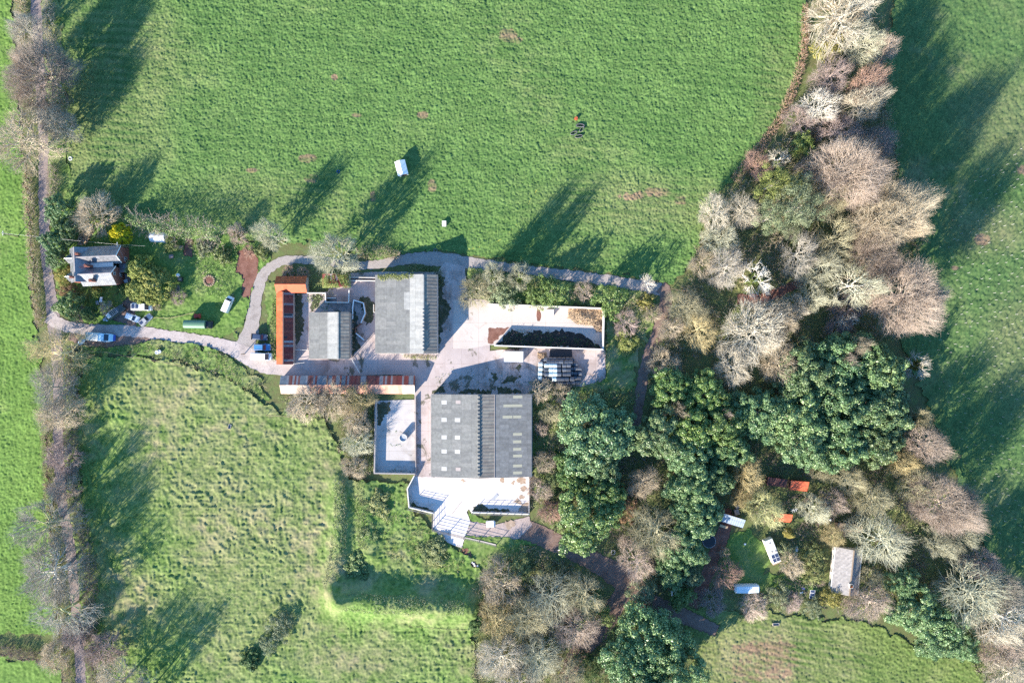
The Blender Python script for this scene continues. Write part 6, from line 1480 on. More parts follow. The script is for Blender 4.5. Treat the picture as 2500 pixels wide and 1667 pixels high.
# tree guards
gm = MB().lathe([(.048, 0), (.05, 1.25), (.04, 1.25), (.035, 1.0)], 7).mesh('tree_guard', plain('tree_guard_plastic', (.50, .49, .46), .6))
gp = [(2520, 335), (2390, 425), (2290, 500), (2272, 570), (2330, 690), (2330, 760), (2300, 800), (2225, 835), (2240, 900), (2300, 1000), (2335, 1100), (2400, 1250), (2470, 1370), (2520, 1400)]
pts = []
for i in range(-4, 40):
    for j in range(0, 70):
        px = 2215 + i * 23 + (j % 2) * 11 + 0.35 * j + random.uniform(-6, 6); py = 330 + j * 21.5 - i * 7.5 + random.uniform(-6, 6)
        if px < 2505 and random.random() > .14 and in_poly(np.array([px]), np.array([py]), gp)[0]: pts.append((px, py))
for px, py in pts[:300]:
    x, y, _ = P(px, py); o = link('tree_guard', gm); o.location = (x, y, .05); o.rotation_euler = (random.uniform(-.08, .08), random.uniform(-.08, .08), 0)
    tag(o, 'white tree guard tube in the eastern field planting', 'tree guard', 'tree guards in the eastern field')
# ------------------------------------------------------------------ hedges
hedge('hedge', 'brown clipped hedge along the west side of the lane, north of the farm', [(45, -60, 18), (52, 60, 20), (58, 140, 20)], 2.2, 'lf_brown', 'tw_tan', leafy=.35, seed=1)
hedge('hedge', 'brown clipped hedge between the western field and the lane beside the farmhouse', [(66, 410, 18), (70, 520, 22), (78, 620, 22), (86, 720, 20), (96, 800, 18)], 2.2, 'lf_brown', 'tw_tan', leafy=.45, seed=2)
hedge('hedge', 'thin brown hedge west of the lane below the drive mouth', [(104, 1000, 16), (113, 1110, 16), (118, 1220, 16), (128, 1330, 16), (136, 1440, 18), (146, 1560, 20), (165, 1660, 22), (170, 1720, 22)], 2.1, 'lf_brown', 'tw_tan', leafy=.35, seed=3)
hedge('hedge', 'field boundary hedge running west from the lane at the lower left', [(-60, 1582, 22), (0, 1588, 22), (60, 1598, 22), (115, 1610, 22)], 1.9, 'lf_brown', 'tw_purple', leafy=.3, seed=4)
hedge('hedge', 'wild hedge on the east side of the lane along the north field', [(116, -60, 20), (118, 60, 22), (124, 150, 22), (132, 260, 20), (136, 340, 20)], 2.3, 'lf_brown', 'tw_grey', leafy=.25, seed=5)
hedge('hedge', 'wild hedge on the east side of the lane above the garden trees', [(126, 400, 20), (128, 450, 22), (124, 490, 18)], 2.3, 'lf_bramble', 'tw_pink', leafy=.3, seed=6)
hedge('hedge', 'tall unkempt hedge along the lane west of the rough pasture', [(168, 850, 24), (170, 940, 26), (166, 1030, 26), (172, 1120, 26), (180, 1220, 24), (200, 1310, 24), (218, 1400, 24), (216, 1500, 24), (222, 1590, 30), (240, 1700, 40)], 3.2, 'lf_bramble', 'tw_purple', leafy=.3, seed=7)
hedge('hedge', 'tall ivy hedge between the garden and the north field', [(316, 532, 24), (350, 545, 34), (400, 555, 40), (450, 560, 44), (510, 565, 40), (535, 580, 28)], 6.3, 'lf_ivy', 'tw_pink', leafy=.85, seed=8, lsize=.3)
hedge('hedge', 'rough brown hedge along the western edge of the woods beside the north field', [(1968, 10, 16), (1963, 110, 18), (1946, 190, 18), (1920, 255, 18), (1885, 320, 20), (1840, 380, 22), (1795, 440, 24)], 1.8, 'lf_brown', 'tw_redbrown', leafy=.4, seed=9)
hedge('hedge', 'bramble strip between the farm track and the red sheds', [(682, 700, 14), (672, 760, 20), (668, 820, 20), (672, 880, 14)], 1.3, 'lf_lime', 'tw_tan', leafy=.6, seed=10)
hedge('hedge', 'scrubby bramble strip along the track north of the ivy shed', [(870, 618, 20), (910, 615, 30), (950, 618, 26), (975, 625, 14)], 2.0, 'lf_bramble', 'tw_tan', leafy=.35, seed=12)
hedge('hedge', 'dark bramble line in the west of the slurry yard', [(905, 985, 12), (903, 1060, 16), (906, 1150, 14)], 1.5, 'lf_ivy', 'tw_olive', leafy=.7, seed=13)
hedge('hedge', 'overgrown earth bank along the west of the square hollow', [(830, 1170, 30), (833, 1250, 34), (826, 1340, 40), (812, 1420, 44), (830, 1450, 40)], 1.3, 'lf_sage', 'tw_olive', leafy=.8, seed=14, cat='bank').location.z = 1.2
hedge('hedge', 'high overgrown bank along the south of the square hollow', [(840, 1458, 46), (900, 1464, 46), (1000, 1470, 44), (1135, 1476, 34)], 1.4, 'lf_sage', 'tw_olive', leafy=.8, seed=34, cat='bank').location.z = 2.6
hedge('hedge', 'leafy bank on the east side of the square hollow', [(880, 1175, 28), (885, 1260, 34), (890, 1340, 30)], 1.8, 'lf_bramble', 'tw_olive', leafy=.8, seed=15, cat='bank')
hedge('hedge', 'ivy growth at the north east corner of the large barn', [(1000, 652, 14), (1050, 655, 16), (1075, 668, 18), (1074, 700, 14)], 1.3, 'lf_dark', 'tw_olive', leafy=.8, seed=16)
hedge('hedge', 'weedy strip along the south wall of the large barn', [(985, 868, 8), (1030, 872, 12), (1066, 872, 10)], .7, 'lf_lime', 'tw_tan', leafy=.8, seed=17)

# ------------------------------------------------------------------ ground cover
undergrowth('brambles', [(1955, 290), (2000, 170), (2150, 20), (2172, 260), (2195, 420), (2245, 560), (2260, 760), (2190, 835), (1900, 850), (1620, 880), (1580, 900), (1600, 820), (1640, 740), (1690, 660), (1720, 540), (1800, 440), (1900, 340)], 2.2, 'lf_bramble', 'tw_tan', 61, 8, 3.2, .34, 4.0,
            holes=[[(1790, 715), (1870, 715), (1970, 670), (1975, 700), (1880, 748), (1790, 745)]])
undergrowth('woodland_scrub', [(1310, 960), (1560, 1010), (1640, 940), (2200, 900), (2240, 1050), (2300, 1180), (2380, 1330), (2500, 1430), (2560, 1700), (2430, 1700), (2340, 1590), (2180, 1500), (2040, 1490), (1760, 1478), (1600, 1450), (1560, 1400), (1480, 1355), (1400, 1310), (1320, 1270)], 1.8, 'lf_bramble', 'tw_purple', 62, 8, 2.6, .34, 4.0,
            holes=[[(1690, 1290), (1760, 1240), (1840, 1260), (1890, 1350), (1900, 1420), (1840, 1450), (1700, 1440)], [(2000, 1310), (2110, 1310), (2110, 1450), (2000, 1450)], [(1870, 1155), (1990, 1165), (1990, 1210), (1870, 1205)], [(1830, 1300), (1930, 1300), (1930, 1400), (1830, 1400)], [(1790, 1420), (1870, 1420), (1870, 1455), (1790, 1455)], [(1960, 1430), (2000, 1430), (2000, 1470), (1960, 1470)], [(1530, 940), (1570, 940), (1590, 1060), (1530, 1060)], [(1750, 1240), (1830, 1260), (1820, 1300), (1740, 1300)]])
undergrowth('wood_brambles', [(1180, 1360), (1300, 1330), (1420, 1390), (1490, 1460), (1440, 1560), (1380, 1680), (1150, 1720), (1150, 1500)], 2.0, 'lf_bramble', 'tw_tan', 63, 10, 3.5, .34, 3.5)
undergrowth('wood_edge_scrub', [(1480, 1520), (1560, 1470), (1640, 1480), (1660, 1560), (1680, 1720), (1420, 1720)], 1.6, 'lf_dark', 'tw_purple', 64, 9, 2, .34, 3.5)
undergrowth('garden_scrub', [(448, 580), (520, 582), (600, 600), (605, 625), (580, 720), (560, 745), (530, 730), (470, 700), (478, 640)], 1.1, 'lf_ivy', 'tw_tan', 65, 15, 1.0, .26, 2.6, holes=[[(580, 605), (630, 605), (625, 660), (600, 730), (575, 720)], [(494, 670), (528, 670), (528, 702), (494, 702)]])
undergrowth('bank_brambles', [(205, 850), (300, 838), (440, 842), (540, 862), (600, 900), (640, 940), (655, 975), (600, 950), (540, 922), (460, 888), (340, 868), (210, 866)], 1.4, 'lf_bramble', 'tw_tan', 66, 15, 1.2, .28, 2.6)
undergrowth('shed_brambles', [(680, 965), (760, 950), (860, 955), (920, 975), (905, 1000), (903, 1160), (860, 1175), (835, 1110), (790, 1012), (690, 1008)], 1.8, 'lf_bramble', 'tw_tan', 67, 10, 3.5, .28, 3.0)
undergrowth('clamp_brambles', [(1145, 650), (1200, 660), (1300, 676), (1500, 700), (1590, 712), (1590, 790), (1560, 830), (1480, 870), (1478, 745), (1196, 733), (1150, 725)], 1.6, 'lf_bramble', 'tw_tan', 68, 13, 2.2, .28, 2.8)
undergrowth('barn_brambles', [(1302, 965), (1390, 955), (1350, 1100), (1345, 1240), (1330, 1275), (1302, 1230)], 2.0, 'lf_bramble', 'tw_tan', 69, 13, 3.0, .30, 2.8)
undergrowth('stack_ivy', [(1280, 935), (1330, 925), (1400, 940), (1480, 940), (1560, 950), (1545, 1010), (1400, 1000), (1300, 975)], 1.5, 'lf_ivy', 'tw_olive', 70, 16, 1.0, .30, 2.4)
undergrowth('hollow_nettles', [(905, 1190), (990, 1200), (1040, 1280), (1120, 1340), (1140, 1390), (1060, 1390), (920, 1370), (905, 1280)], .9, 'lf_lime', 'tw_tan', 71, 12, .6, .28, 3.0)
undergrowth('shed_ivy', [(690, 660), (750, 655), (815, 680), (815, 745), (780, 775), (756, 760), (756, 718), (720, 708), (720, 680)], 1.0, 'lf_ivy', 'tw_olive', 72, 14, .8, .26, 2.0)
undergrowth('yard_weeds', [(1060, 920), (1100, 900), (1190, 905), (1300, 930), (1310, 958), (1200, 960), (1060, 960)], .35, 'lf_dark', 'tw_olive', 73, 5, 0, .22, 1.4)
undergrowth('track_verge_grass', [(1580, 905), (1640, 870), (1640, 740), (1660, 720), (1700, 760), (1680, 880), (1600, 960), (1575, 1010)], 1.2, 'lf_bramble', 'tw_tan', 74, 12, 2, .3, 2.5)
undergrowth('clearing_plants', [(1860, 1340), (1960, 1310), (2000, 1340), (2000, 1400), (1900, 1390)], 1.0, 'lf_ivy', 'tw_tan', 75, 12, 1.2, .26, 2.0)
undergrowth('garden_front_shrubs', [(140, 690), (190, 700), (330, 715), (330, 735), (250, 740), (150, 730)], .9, 'lf_bramble', 'tw_olive', 76, 12, 1.0, .26, 2.0)

# ------------------------------------------------------------------ trees and shrubs, one by one
LANE = 'bare trees along the lane'
for k, px, py, r, mt, lb, kw in [
    ('bare', 60, 70, 42, 'tw_grey', 'grey bare tree over the lane at the top left corner', {}),
    ('beech', 92, 180, 84, 'tw_pink', 'broad pinkish bare tree over the lane at the upper left, throwing the longest shadow', {'h': 17}),
    ('bare', 62, 335, 86, 'tw_tan', 'broad tan bare tree over the lane, just below the pinkish one', {'h': 16}),
    ('bare', 138, 300, 46, 'tw_grey', 'narrow grey bare tree on the field side of the lane between two broad crowns', {'h': 13}),
    ('sparse', 138, 862, 74, 'tw_gold', 'straggly yellowish bare tree at the mouth of the farm drive', {'h': 13}),
    ('bare', 128, 950, 62, 'tw_grey', 'grey bare tree over the lane below the drive mouth', {'h': 13}),
    ('bare', 140, 1012, 52, 'tw_tan', 'golden tan bare tree beside the lane west of the rough pasture', {'h': 11}),
    ('small', 152, 1120, 42, 'tw_purple', 'small mauve bare tree overhanging the lane west of the rough pasture', {'h': 7}),
    ('small', 152, 1190, 40, 'tw_pink', 'small pinkish bare tree just south of the mauve one on the lane', {'h': 7}),
    ('sparse', 105, 1282, 78, 'tw_grey', 'open grey tree with mossy limbs reaching over the western field', {'h': 14, 'bark': 'bk_moss'}),
    ('bare', 122, 1400, 84, 'tw_grey', 'wide grey bare tree over the lane, biggest at the lower left', {'h': 15, 'bark': 'bk_dead'}),
    ('sparse', 150, 1492, 74, 'tw_grey', 'leaning sparse tree with a dark mossy trunk at the lower left', {'h': 14, 'bark': 'bk_moss'}),
    ('small', 180, 1545, 38, 'tw_purple', 'small mauve bare tree over the lane near the field boundary hedge', {'h': 7}),
    ('small', 130, 1603, 38, 'tw_tan', 'tan bare tree at the end of the field boundary hedge', {'h': 8}),
    ('small', 250, 1588, 48, 'tw_purple', 'purple brown scrubby tree east of the lane at the bottom left', {'h': 6}),
    ('bare', 290, 1668, 60, 'tw_tan', 'tan bare tree cut by the bottom edge at the left', {'h': 12}),
    ('bare', 345, 1700, 45, 'tw_grey', 'grey bare tree cut by the bottom edge, east of the tan one', {'h': 13})]:
    plant(k, px, py, r, mt, lb, group=LANE, **kw)
GARDEN = 'garden trees and shrubs round the farmhouse'
for k, px, py, r, mt, lb, kw in [
    ('evergreen', 143, 512, 34, 'lf_oak', 'dark ivy clad evergreen at the north west corner of the garden', {'h': 7}),
    ('evergreen', 166, 563, 28, 'lf_oak', 'rounded evergreen between the bare garden tree and the lane', {'h': 6}),
    ('evergreen', 134, 590, 30, 'lf_oak', 'evergreen tree leaning over the lane west of the farmhouse roof', {'h': 6.5}),
    ('evergreen', 136, 632, 23, 'lf_oak', 'small evergreen by the lane beside the farmhouse west gables', {'h': 5}),
    ('small', 228, 522, 54, 'tw_tan', 'spreading tan bare tree north of the farmhouse', {'h': 9, 'ivy': 'lf_ivy'}),
    ('clipped', 295, 573, 28, 'lf_gold', 'bright golden yellow rounded conifer beside the farmhouse', {'h': 5, 'name': 'golden_conifer'}),
    ('clipped', 342, 655, 34, 'lf_hedge', 'northern lobe of rounded green bush east of the farmhouse', {'h': 5}),
    ('clipped', 378, 698, 48, 'lf_hedge', 'largest rounded green bush in the garden, east of the farmhouse', {'h': 5.2}),
    ('clipped', 340, 708, 32, 'lf_hedge', 'rounded green bush nearest the farmhouse east wall', {'h': 4.5}),
    ('clipped', 236, 713, 15, 'lf_hedge', 'small clipped green ball south of the farmhouse', {'h': 2.6}),
    ('clipped', 301, 706, 15, 'lf_dark', 'small dark clipped bush at the farmhouse south east corner', {'h': 2.6}),
    ('evergreen', 172, 747, 34, 'lf_laurel', 'dark laurel at the corner of the lane and the drive', {'h': 5}),
    ('conifer', 222, 766, 28, 'lf_dark', 'dark pointed conifer beside the drive, west of the off road car', {'h': 7}),
    ('small', 192, 765, 24, 'tw_purple', 'dark bare shrub between the corner laurel and the pointed conifer', {'h': 4}),
    ('thicket', 155, 676, 24, 'lf_yellowgreen', 'yellowish shrub in front of the farmhouse west side', {'h': 2.6}),
    ('thicket', 165, 715, 22, 'lf_brown', 'brownish shrub in the front garden south west of the farmhouse', {'h': 2.4}),
    ('scrub', 260, 752, 20, 'tw_grey', 'sparse grey shrub behind the off road car', {'h': 3}),
    ('scrub', 430, 722, 24, 'tw_purple', 'reddish brown bare shrub on the east of the largest garden bush', {'h': 3}),
    ('scrub', 384, 750, 10, 'tw_tan', 'dead looking shrub at the nose of the camper van', {'h': 2.2}),
    ('small', 578, 570, 26, 'tw_pink', 'small pinkish bare tree at the north east corner of the garden', {'h': 5.5, 'ivy': 'lf_bramble'}),
    ('small', 654, 570, 38, 'tw_lichen', 'greenish grey bare tree on the field edge north of the farm track bend', {'h': 13}),
    ('thicket', 420, 600, 20, 'lf_ivy', 'dark bush at the north east corner of the vegetable garden', {'h': 3}),
    ('bush', 500, 605, 22, 'lf_sage', 'grey green bush beside the walled vegetable garden', {'h': 2.2}),
    ('bush', 545, 625, 22, 'lf_ivy', 'green bush in the middle of the garden scrub', {'h': 2}),
    ('bush', 640, 615, 20, 'lf_bramble', 'dark green bush between the bare soil bed and the track bend', {'h': 2.2}),
    ('scrub', 608, 616, 18, 'tw_redbrown', 'reddish shrub at the top of the bare soil bed', {'h': 2})]:
    plant(k, px, py, r, mt, lb, group=GARDEN, **kw)
FARM = 'trees and shrubs among the farm buildings'
for k, px, py, r, mt, lb, kw in [
    ('small', 812, 620, 54, 'tw_lichen', 'large greyish bare tree straddling the farm track north of the ivy shed', {'h': 16}),
    ('scrub', 704, 666, 18, 'tw_redbrown', 'western of two reddish bare shrubs above the red cross shed', {'h': 2.2}),
    ('scrub', 741, 668, 18, 'tw_redbrown', 'eastern of two reddish bare shrubs above the red cross shed', {'h': 2.2}),
    ('small', 742, 985, 46, 'tw_tan', 'western tan bare tree overhanging the long low shed', {'h': 6}),
    ('small', 815, 975, 50, 'tw_tan', 'middle tan bare tree overhanging the long low shed', {'h': 6.5}),
    ('small', 872, 975, 44, 'tw_gold', 'yellowish bare tree at the north west corner of the tank yard', {'h': 6.5}),
    ('small', 868, 1030, 40, 'tw_tan', 'tan bare tree west of the tank yard, second from the north', {'h': 6}),
    ('small', 872, 1082, 40, 'tw_lichen', 'grey bare tree west of the tank yard, third from the north', {'h': 6}),
    ('small', 862, 1140, 32, 'tw_tan', 'small tan bare tree at the south west of the tank yard', {'h': 4.5}),
    ('small', 1165, 712, 46, 'tw_olive', 'olive bare shrub tree at the north west corner of the silage clamp', {'h': 6}),
    ('small', 1205, 668, 32, 'tw_lichen', 'pale bare tree beside the farm track, north of the silage clamp', {'h': 15, 'ivy': 'lf_ivy'}),
    ('small', 1268, 672, 36, 'tw_lichen', 'greenish twiggy tree in the middle of the thicket north of the clamp', {'h': 14, 'ivy': 'lf_ivy'}),
    ('thicket', 1230, 716, 42, 'lf_sage', 'dense grey green thicket against the clamp north wall', {'h': 7}),
    ('thicket', 1345, 712, 40, 'lf_ivy', 'bright green laurel bush north of the clamp', {'h': 8}),
    ('thicket', 1302, 722, 26, 'lf_ivy', 'smaller green bush against the clamp wall, west of the bright laurel', {'h': 6}),
    ('scrub', 1425, 708, 26, 'tw_pink', 'pinkish bare shrub between two green bushes north of the clamp', {'h': 3.6}),
    ('thicket', 1490, 735, 40, 'lf_ivy', 'green bush over the north east corner of the clamp', {'h': 8}),
    ('dead', 1582, 690, 22, 'tw_dead', 'small bleached dead tree beside the track junction', {'h': 7, 'bark': 'bk_dead'}),
    ('bush', 1578, 738, 22, 'lf_yellowgreen', 'yellow green bush at the foot of the small bleached dead tree', {'h': 2.5}),
    ('scrub', 1590, 765, 26, 'tw_tan', 'tan shrub beside the track, east of the clamp', {'h': 3}),
    ('scrub', 1528, 790, 34, 'tw_purple', 'dark brown shrub just outside the clamp east wall', {'h': 3}),
    ('bush', 1535, 835, 30, 'lf_lime', 'lime green bush on the grass east of the clamp', {'h': 2}),
    ('scrub', 1318, 955, 34, 'tw_tan', 'pale bare shrub at the north east corner of the biggest barn', {'h': 4}),
    ('scrub', 1374, 963, 28, 'tw_tan', 'tan shrub south of the bale stack', {'h': 3.5}),
    ('scrub', 1320, 1045, 20, 'tw_pink', 'pinkish shrub against the east wall of the biggest barn', {'h': 3}),
    ('small', 1345, 1010, 28, 'tw_olive', 'olive bare tree in the strip east of the biggest barn', {'h': 5}),
    ('small', 1330, 1130, 30, 'tw_tan', 'tan bare tree near the south east corner of the biggest barn', {'h': 5}),
    ('small', 1318, 1195, 30, 'tw_pink', 'pinkish bare tree beside the apron east wall', {'h': 5}),
    ('small', 1345, 1250, 32, 'tw_redbrown', 'rusty brown bare tree where the track meets the wood', {'h': 5}),
    ('thicket', 1352, 1170, 28, 'lf_bramble', 'green thicket between the apron and the evergreen trees', {'h': 4})]:
    plant(k, px, py, r, mt, lb, group=FARM, **kw)
EVER = 'broad evergreens in the southern woods'
for px, py, r, h, mt, lb in [
    (1452, 1062, 92, 11, 'lf_oak', 'broad round evergreen east of the biggest barn'),
    (1462, 1128, 52, 9, 'lf_oak', 'lower southern lobe of evergreen below the broad round one'),
    (1385, 1135, 30, 6, 'lf_laurel', 'small laurel crown beside the grey utility box'),
    (1400, 1168, 38, 7, 'lf_laurel', 'medium laurel crown south of the grey utility box'),
    (1470, 1205, 48, 9, 'lf_laurel', 'laurel tree in the gap between the two round evergreens'),
    (1432, 1268, 76, 10, 'lf_laurel', 'broad glossy evergreen beside the dark track bend'),
    (1640, 945, 52, 8, 'lf_laurel', 'bright green evergreen at the north west of the evergreen wood'),
    (1722, 962, 52, 9, 'lf_laurel', 'bright green evergreen second along the north west of the evergreen wood'),
    (1612, 1062, 62, 10, 'lf_oak', 'round evergreen beside the wood track end'),
    (1690, 1050, 62, 10, 'lf_laurel', 'evergreen in the centre of the western evergreen mass'),
    (1680, 1112, 60, 10, 'lf_oak', 'evergreen on the south side of the western evergreen mass'),
    (1770, 1040, 58, 10, 'lf_laurel', 'evergreen joining the western and eastern evergreen masses'),
    (1782, 1098, 50, 9, 'lf_oak', 'evergreen overhanging the north west of the clearing'),
    (1850, 1010, 62, 10, 'lf_oak', 'evergreen in the middle of the northern evergreen row'),
    (1965, 915, 70, 12, 'lf_oak', 'evergreen at the north west of the great eastern evergreen mass'),
    (2055, 880, 70, 12, 'lf_oak', 'evergreen at the north of the great eastern evergreen mass'),
    (2140, 900, 62, 12, 'lf_oak', 'evergreen at the north east of the great eastern evergreen mass'),
    (1945, 1020, 74, 12, 'lf_oak', 'evergreen in the west of the great eastern evergreen mass'),
    (2050, 985, 78, 13, 'lf_oak', 'tallest evergreen in the centre of the great eastern evergreen mass'),
    (2150, 1000, 72, 12, 'lf_oak', 'evergreen on the east side of the great eastern evergreen mass'),
    (1965, 1085, 62, 11, 'lf_oak', 'evergreen on the south west of the great eastern evergreen mass'),
    (2060, 1080, 68, 11, 'lf_oak', 'evergreen on the south of the great eastern evergreen mass'),
    (2145, 1080, 58, 11, 'lf_oak', 'evergreen at the south east of the great eastern evergreen mass'),
    (1690, 1190, 58, 10, 'lf_oak', 'evergreen north west of the blue grey roofed shed'),
    (1745, 1170, 46, 9, 'lf_oak', 'evergreen just north of the blue grey roofed shed'),
    (1702, 1262, 56, 10, 'lf_oak', 'evergreen beside the round trampoline'),
    (1668, 1335, 55, 9, 'lf_oak', 'evergreen south west of the round trampoline'),
    (1645, 1392, 42, 8, 'lf_oak', 'southernmost evergreen of the line west of the clearing'),
    (1690, 1405, 26, 7, 'lf_sage', 'small pale evergreen beside the twin wires'),
    (1662, 1455, 32, 5, 'lf_laurel', 'low laurel in the shade south of the twin wires'),
    (1590, 1560, 84, 14, 'lf_oak', 'northern crown of the great laurel at the bottom of the wood'),
    (1540, 1612, 70, 14, 'lf_oak', 'western crown of the great laurel at the bottom of the wood'),
    (1640, 1630, 74, 14, 'lf_oak', 'eastern crown of the great laurel at the bottom of the wood'),
    (1560, 1690, 70, 14, 'lf_oak', 'laurel crown cut by the bottom edge of the wood'),
    (2202, 1420, 36, 8, 'lf_oak', 'small evergreen east of the bungalow'),
    (2235, 1492, 62, 9, 'lf_oak', 'evergreen on the south field edge, western of the eastern group'),
    (2300, 1520, 58, 9, 'lf_oak', 'evergreen on the south field edge, middle of the eastern group'),
    (2290, 1560, 52, 7, 'lf_oak', 'evergreen jutting into the south field'),
    (2348, 1572, 42, 7, 'lf_oak', 'evergreen at the eastern end of the south field edge')]:
    plant('evergreen', px, py, r, mt, lb, h=h, group=EVER)
NW = 'trees of the eastern woods'
for k, px, py, r, mt, lb, kw in [
    ('sparse', 2065, 30, 92, 'tw_pale', 'big bare tree with white limbs at the top edge of the woods', {'bark': 'bk_dead', 'h': 15}),
    ('bare', 2060, 20, 80, 'tw_tan', 'tan twiggy tree behind the white limbed one at the top edge', {'h': 12}),
    ('thicket', 2022, 125, 40, 'lf_yellowgreen', 'yellow green ivy clad thicket below the white limbed tree', {'h': 7}),
    ('bare', 2105, 98, 56, 'tw_lichen', 'yellowish lichen covered tree below the white limbed tree', {'h': 10}),
    ('small', 2160, 115, 36, 'tw_pink', 'small pink tree leaning over the eastern field near the top', {'h': 9}),
    ('bare', 2030, 185, 52, 'tw_purple', 'mauve bare tree in the shade of the upper woods', {'h': 11}),
    ('bare', 2125, 203, 44, 'tw_redbrown', 'reddish bare tree at the edge of the eastern field', {'h': 12}),
    ('small', 2003, 258, 48, 'tw_dead', 'whitish bare tree with radiating branches in the upper woods', {'h': 10, 'bark': 'bk_dead'}),
    ('small', 2117, 246, 50, 'tw_pale', 'pale knotted bare tree at the edge of the eastern field', {'h': 12}),
    ('small', 1955, 292, 42, 'tw_purple', 'dull mauve tree at the north field edge of the woods', {'h': 7}),
    ('thicket', 1958, 352, 30, 'lf_lime', 'small light green tree alone among brown scrub in the upper woods', {'h': 6, 'name': 'broadleaf_tree'}),
    ('bare', 2050, 320, 56, 'tw_purple', 'dark brown tree in deep shade in the upper woods', {'h': 8}),
    ('bare', 2140, 350, 50, 'tw_purple', 'bluish shaded tree at the edge of the eastern field', {'h': 10}),
    ('dead', 1900, 386, 30, 'tw_pale', 'pale grey dead tree near the north field edge', {'h': 7, 'bark': 'bk_dead'}),
    ('small', 1850, 400, 36, 'tw_redbrown', 'red brown shrub tree at the edge of the north field', {'h': 5}),
    ('small', 1985, 402, 36, 'tw_pink', 'little pinkish tree with a golden heart in the upper woods', {'h': 7}),
    ('beech', 2082, 418, 94, 'tw_pink', 'huge pinkish beech in the north of the woods', {'h': 19}),
    ('beech', 2185, 525, 98, 'tw_tan', 'huge pale beech bulging into the eastern field', {'h': 20}),
    ('beech', 2222, 728, 92, 'tw_pink', 'huge pink beech jutting furthest into the eastern field', {'h': 20}),
    ('beech', 2140, 610, 60, 'tw_pink', 'pinkish tree on the south side of the pale beech', {'h': 14}),
    ('sparse', 2092, 695, 68, 'tw_lichen', 'open lichen grey tree west of the furthest jutting beech', {'h': 15, 'bark': 'bk_pale'}),
    ('pine', 1945, 505, 62, 'lf_pine', 'blue green pine in the middle of the woods', {'h': 14}),
    ('pine', 1885, 530, 50, 'lf_pine', 'broad pine west of the blue green pine', {'h': 12}),
    ('pine', 1885, 450, 46, 'lf_lime', 'light green pine near the north field edge of the woods', {'h': 12}),
    ('pine', 1930, 560, 34, 'lf_pine', 'small pine at the south foot of the pine clump', {'h': 9}),
    ('bare', 2030, 480, 58, 'tw_olive', 'olive bare tree between the pines and the beeches', {'h': 12}),
    ('sparse', 2040, 590, 60, 'tw_olive', 'leaning olive tree with long pale branches south of the pines', {'h': 13}),
    ('bare', 1748, 518, 46, 'tw_pale', 'pale bare tree at the western tip of the woods', {'h': 9}),
    ('bare', 1815, 512, 46, 'tw_pale', 'pale knotted tree second from the western tip of the woods', {'h': 10}),
    ('small', 1758, 585, 46, 'tw_lichen', 'greenish shrub tree on the western edge of the woods', {'h': 7}),
    ('small', 1720, 640, 36, 'tw_tan', 'tan shrub tree beside the shaded corner of the north field', {'h': 5}),
    ('bare', 1775, 650, 54, 'tw_grey', 'grey bare tree west of the bleached dead tree', {'h': 9}),
    ('bare', 1955, 620, 56, 'tw_grey', 'grey bare tree with a fine crown in the centre of the woods', {'h': 12}),
    ('bare', 2005, 650, 50, 'tw_lichen', 'lichen grey tree beside the fine crowned grey one', {'h': 12}),
    ('dead', 1850, 680, 44, 'tw_dead', 'large bleached dead tree standing in the woodland glade', {'h': 11, 'bark': 'bk_dead', 'ivy': 'lf_ivy'}),
    ('small', 1985, 720, 40, 'tw_lichen', 'small lichen covered tree south of the woodland glade', {'h': 8}),
    ('small', 1945, 748, 34, 'tw_pale', 'pale bushy tree on the brink of the dark gap in the woods', {'h': 8}),
    ('bare', 1680, 752, 54, 'tw_olive', 'olive scrub tree beside the track junction', {'h': 6}),
    ('bare', 1708, 805, 50, 'tw_gold', 'yellowish scrub tree east of the dirt track', {'h': 6.5}),
    ('bare', 1640, 800, 34, 'tw_tan', 'tan shrub tree right beside the dirt track', {'h': 5}),
    ('bare', 1845, 808, 84, 'tw_pale', 'large cream bare tree in the middle of the woods', {'h': 14, 'bark': 'bk_pale'}),
    ('bare', 1912, 775, 46, 'tw_tan', 'tan tree on the east side of the large cream one', {'h': 11}),
    ('bare', 1790, 895, 52, 'tw_pale', 'pale bare tree above the bright green evergreens', {'h': 10}),
    ('bare', 1905, 885, 56, 'tw_tan', 'tan bare tree west of the great evergreen mass', {'h': 11}),
    ('small', 1625, 890, 42, 'tw_tan', 'tan shrub tree where the dirt track enters the evergreens', {'h': 6}),
    ('small', 2090, 845, 28, 'tw_tan', 'small tan tree rising among the evergreens', {'h': 12}),
    ('small', 2060, 878, 22, 'tw_pink', 'smallest pinkish tree rising among the evergreens', {'h': 11}),
    ('dead', 2068, 785, 26, 'tw_dead', 'small whitish tree in the shaded gap north of the evergreens', {'h': 8}),
    ('small', 2060, 770, 50, 'tw_purple', 'mauve shrub tree in the shaded gap north of the evergreens', {'h': 6}),
    ('dead', 2245, 893, 32, 'tw_dead', 'dead tree leaning out over the eastern field', {'h': 9, 'bark': 'bk_dead', 'ivy': 'lf_yellowgreen'}),
    ('small', 2185, 903, 20, 'tw_redbrown', 'reddish shrub between the evergreens and the ivy covered dead tree', {'h': 5}),
    ('small', 1655, 1000, 26, 'tw_tan', 'small tan tree poking through the western evergreens', {'h': 11}),
    ('small', 1770, 1008, 16, 'tw_pink', 'tiny pinkish tree poking through the evergreen row', {'h': 11})]:
    if px > 2050 and k in ('bare', 'beech', 'small', 'sparse') and 'shade' not in lb: kw['h'] *= 1.3 if k != 'beech' else 1.12
    plant(k, px, py, r, mt, lb, group=NW, **kw)
CL = 'trees round the woodland clearing'
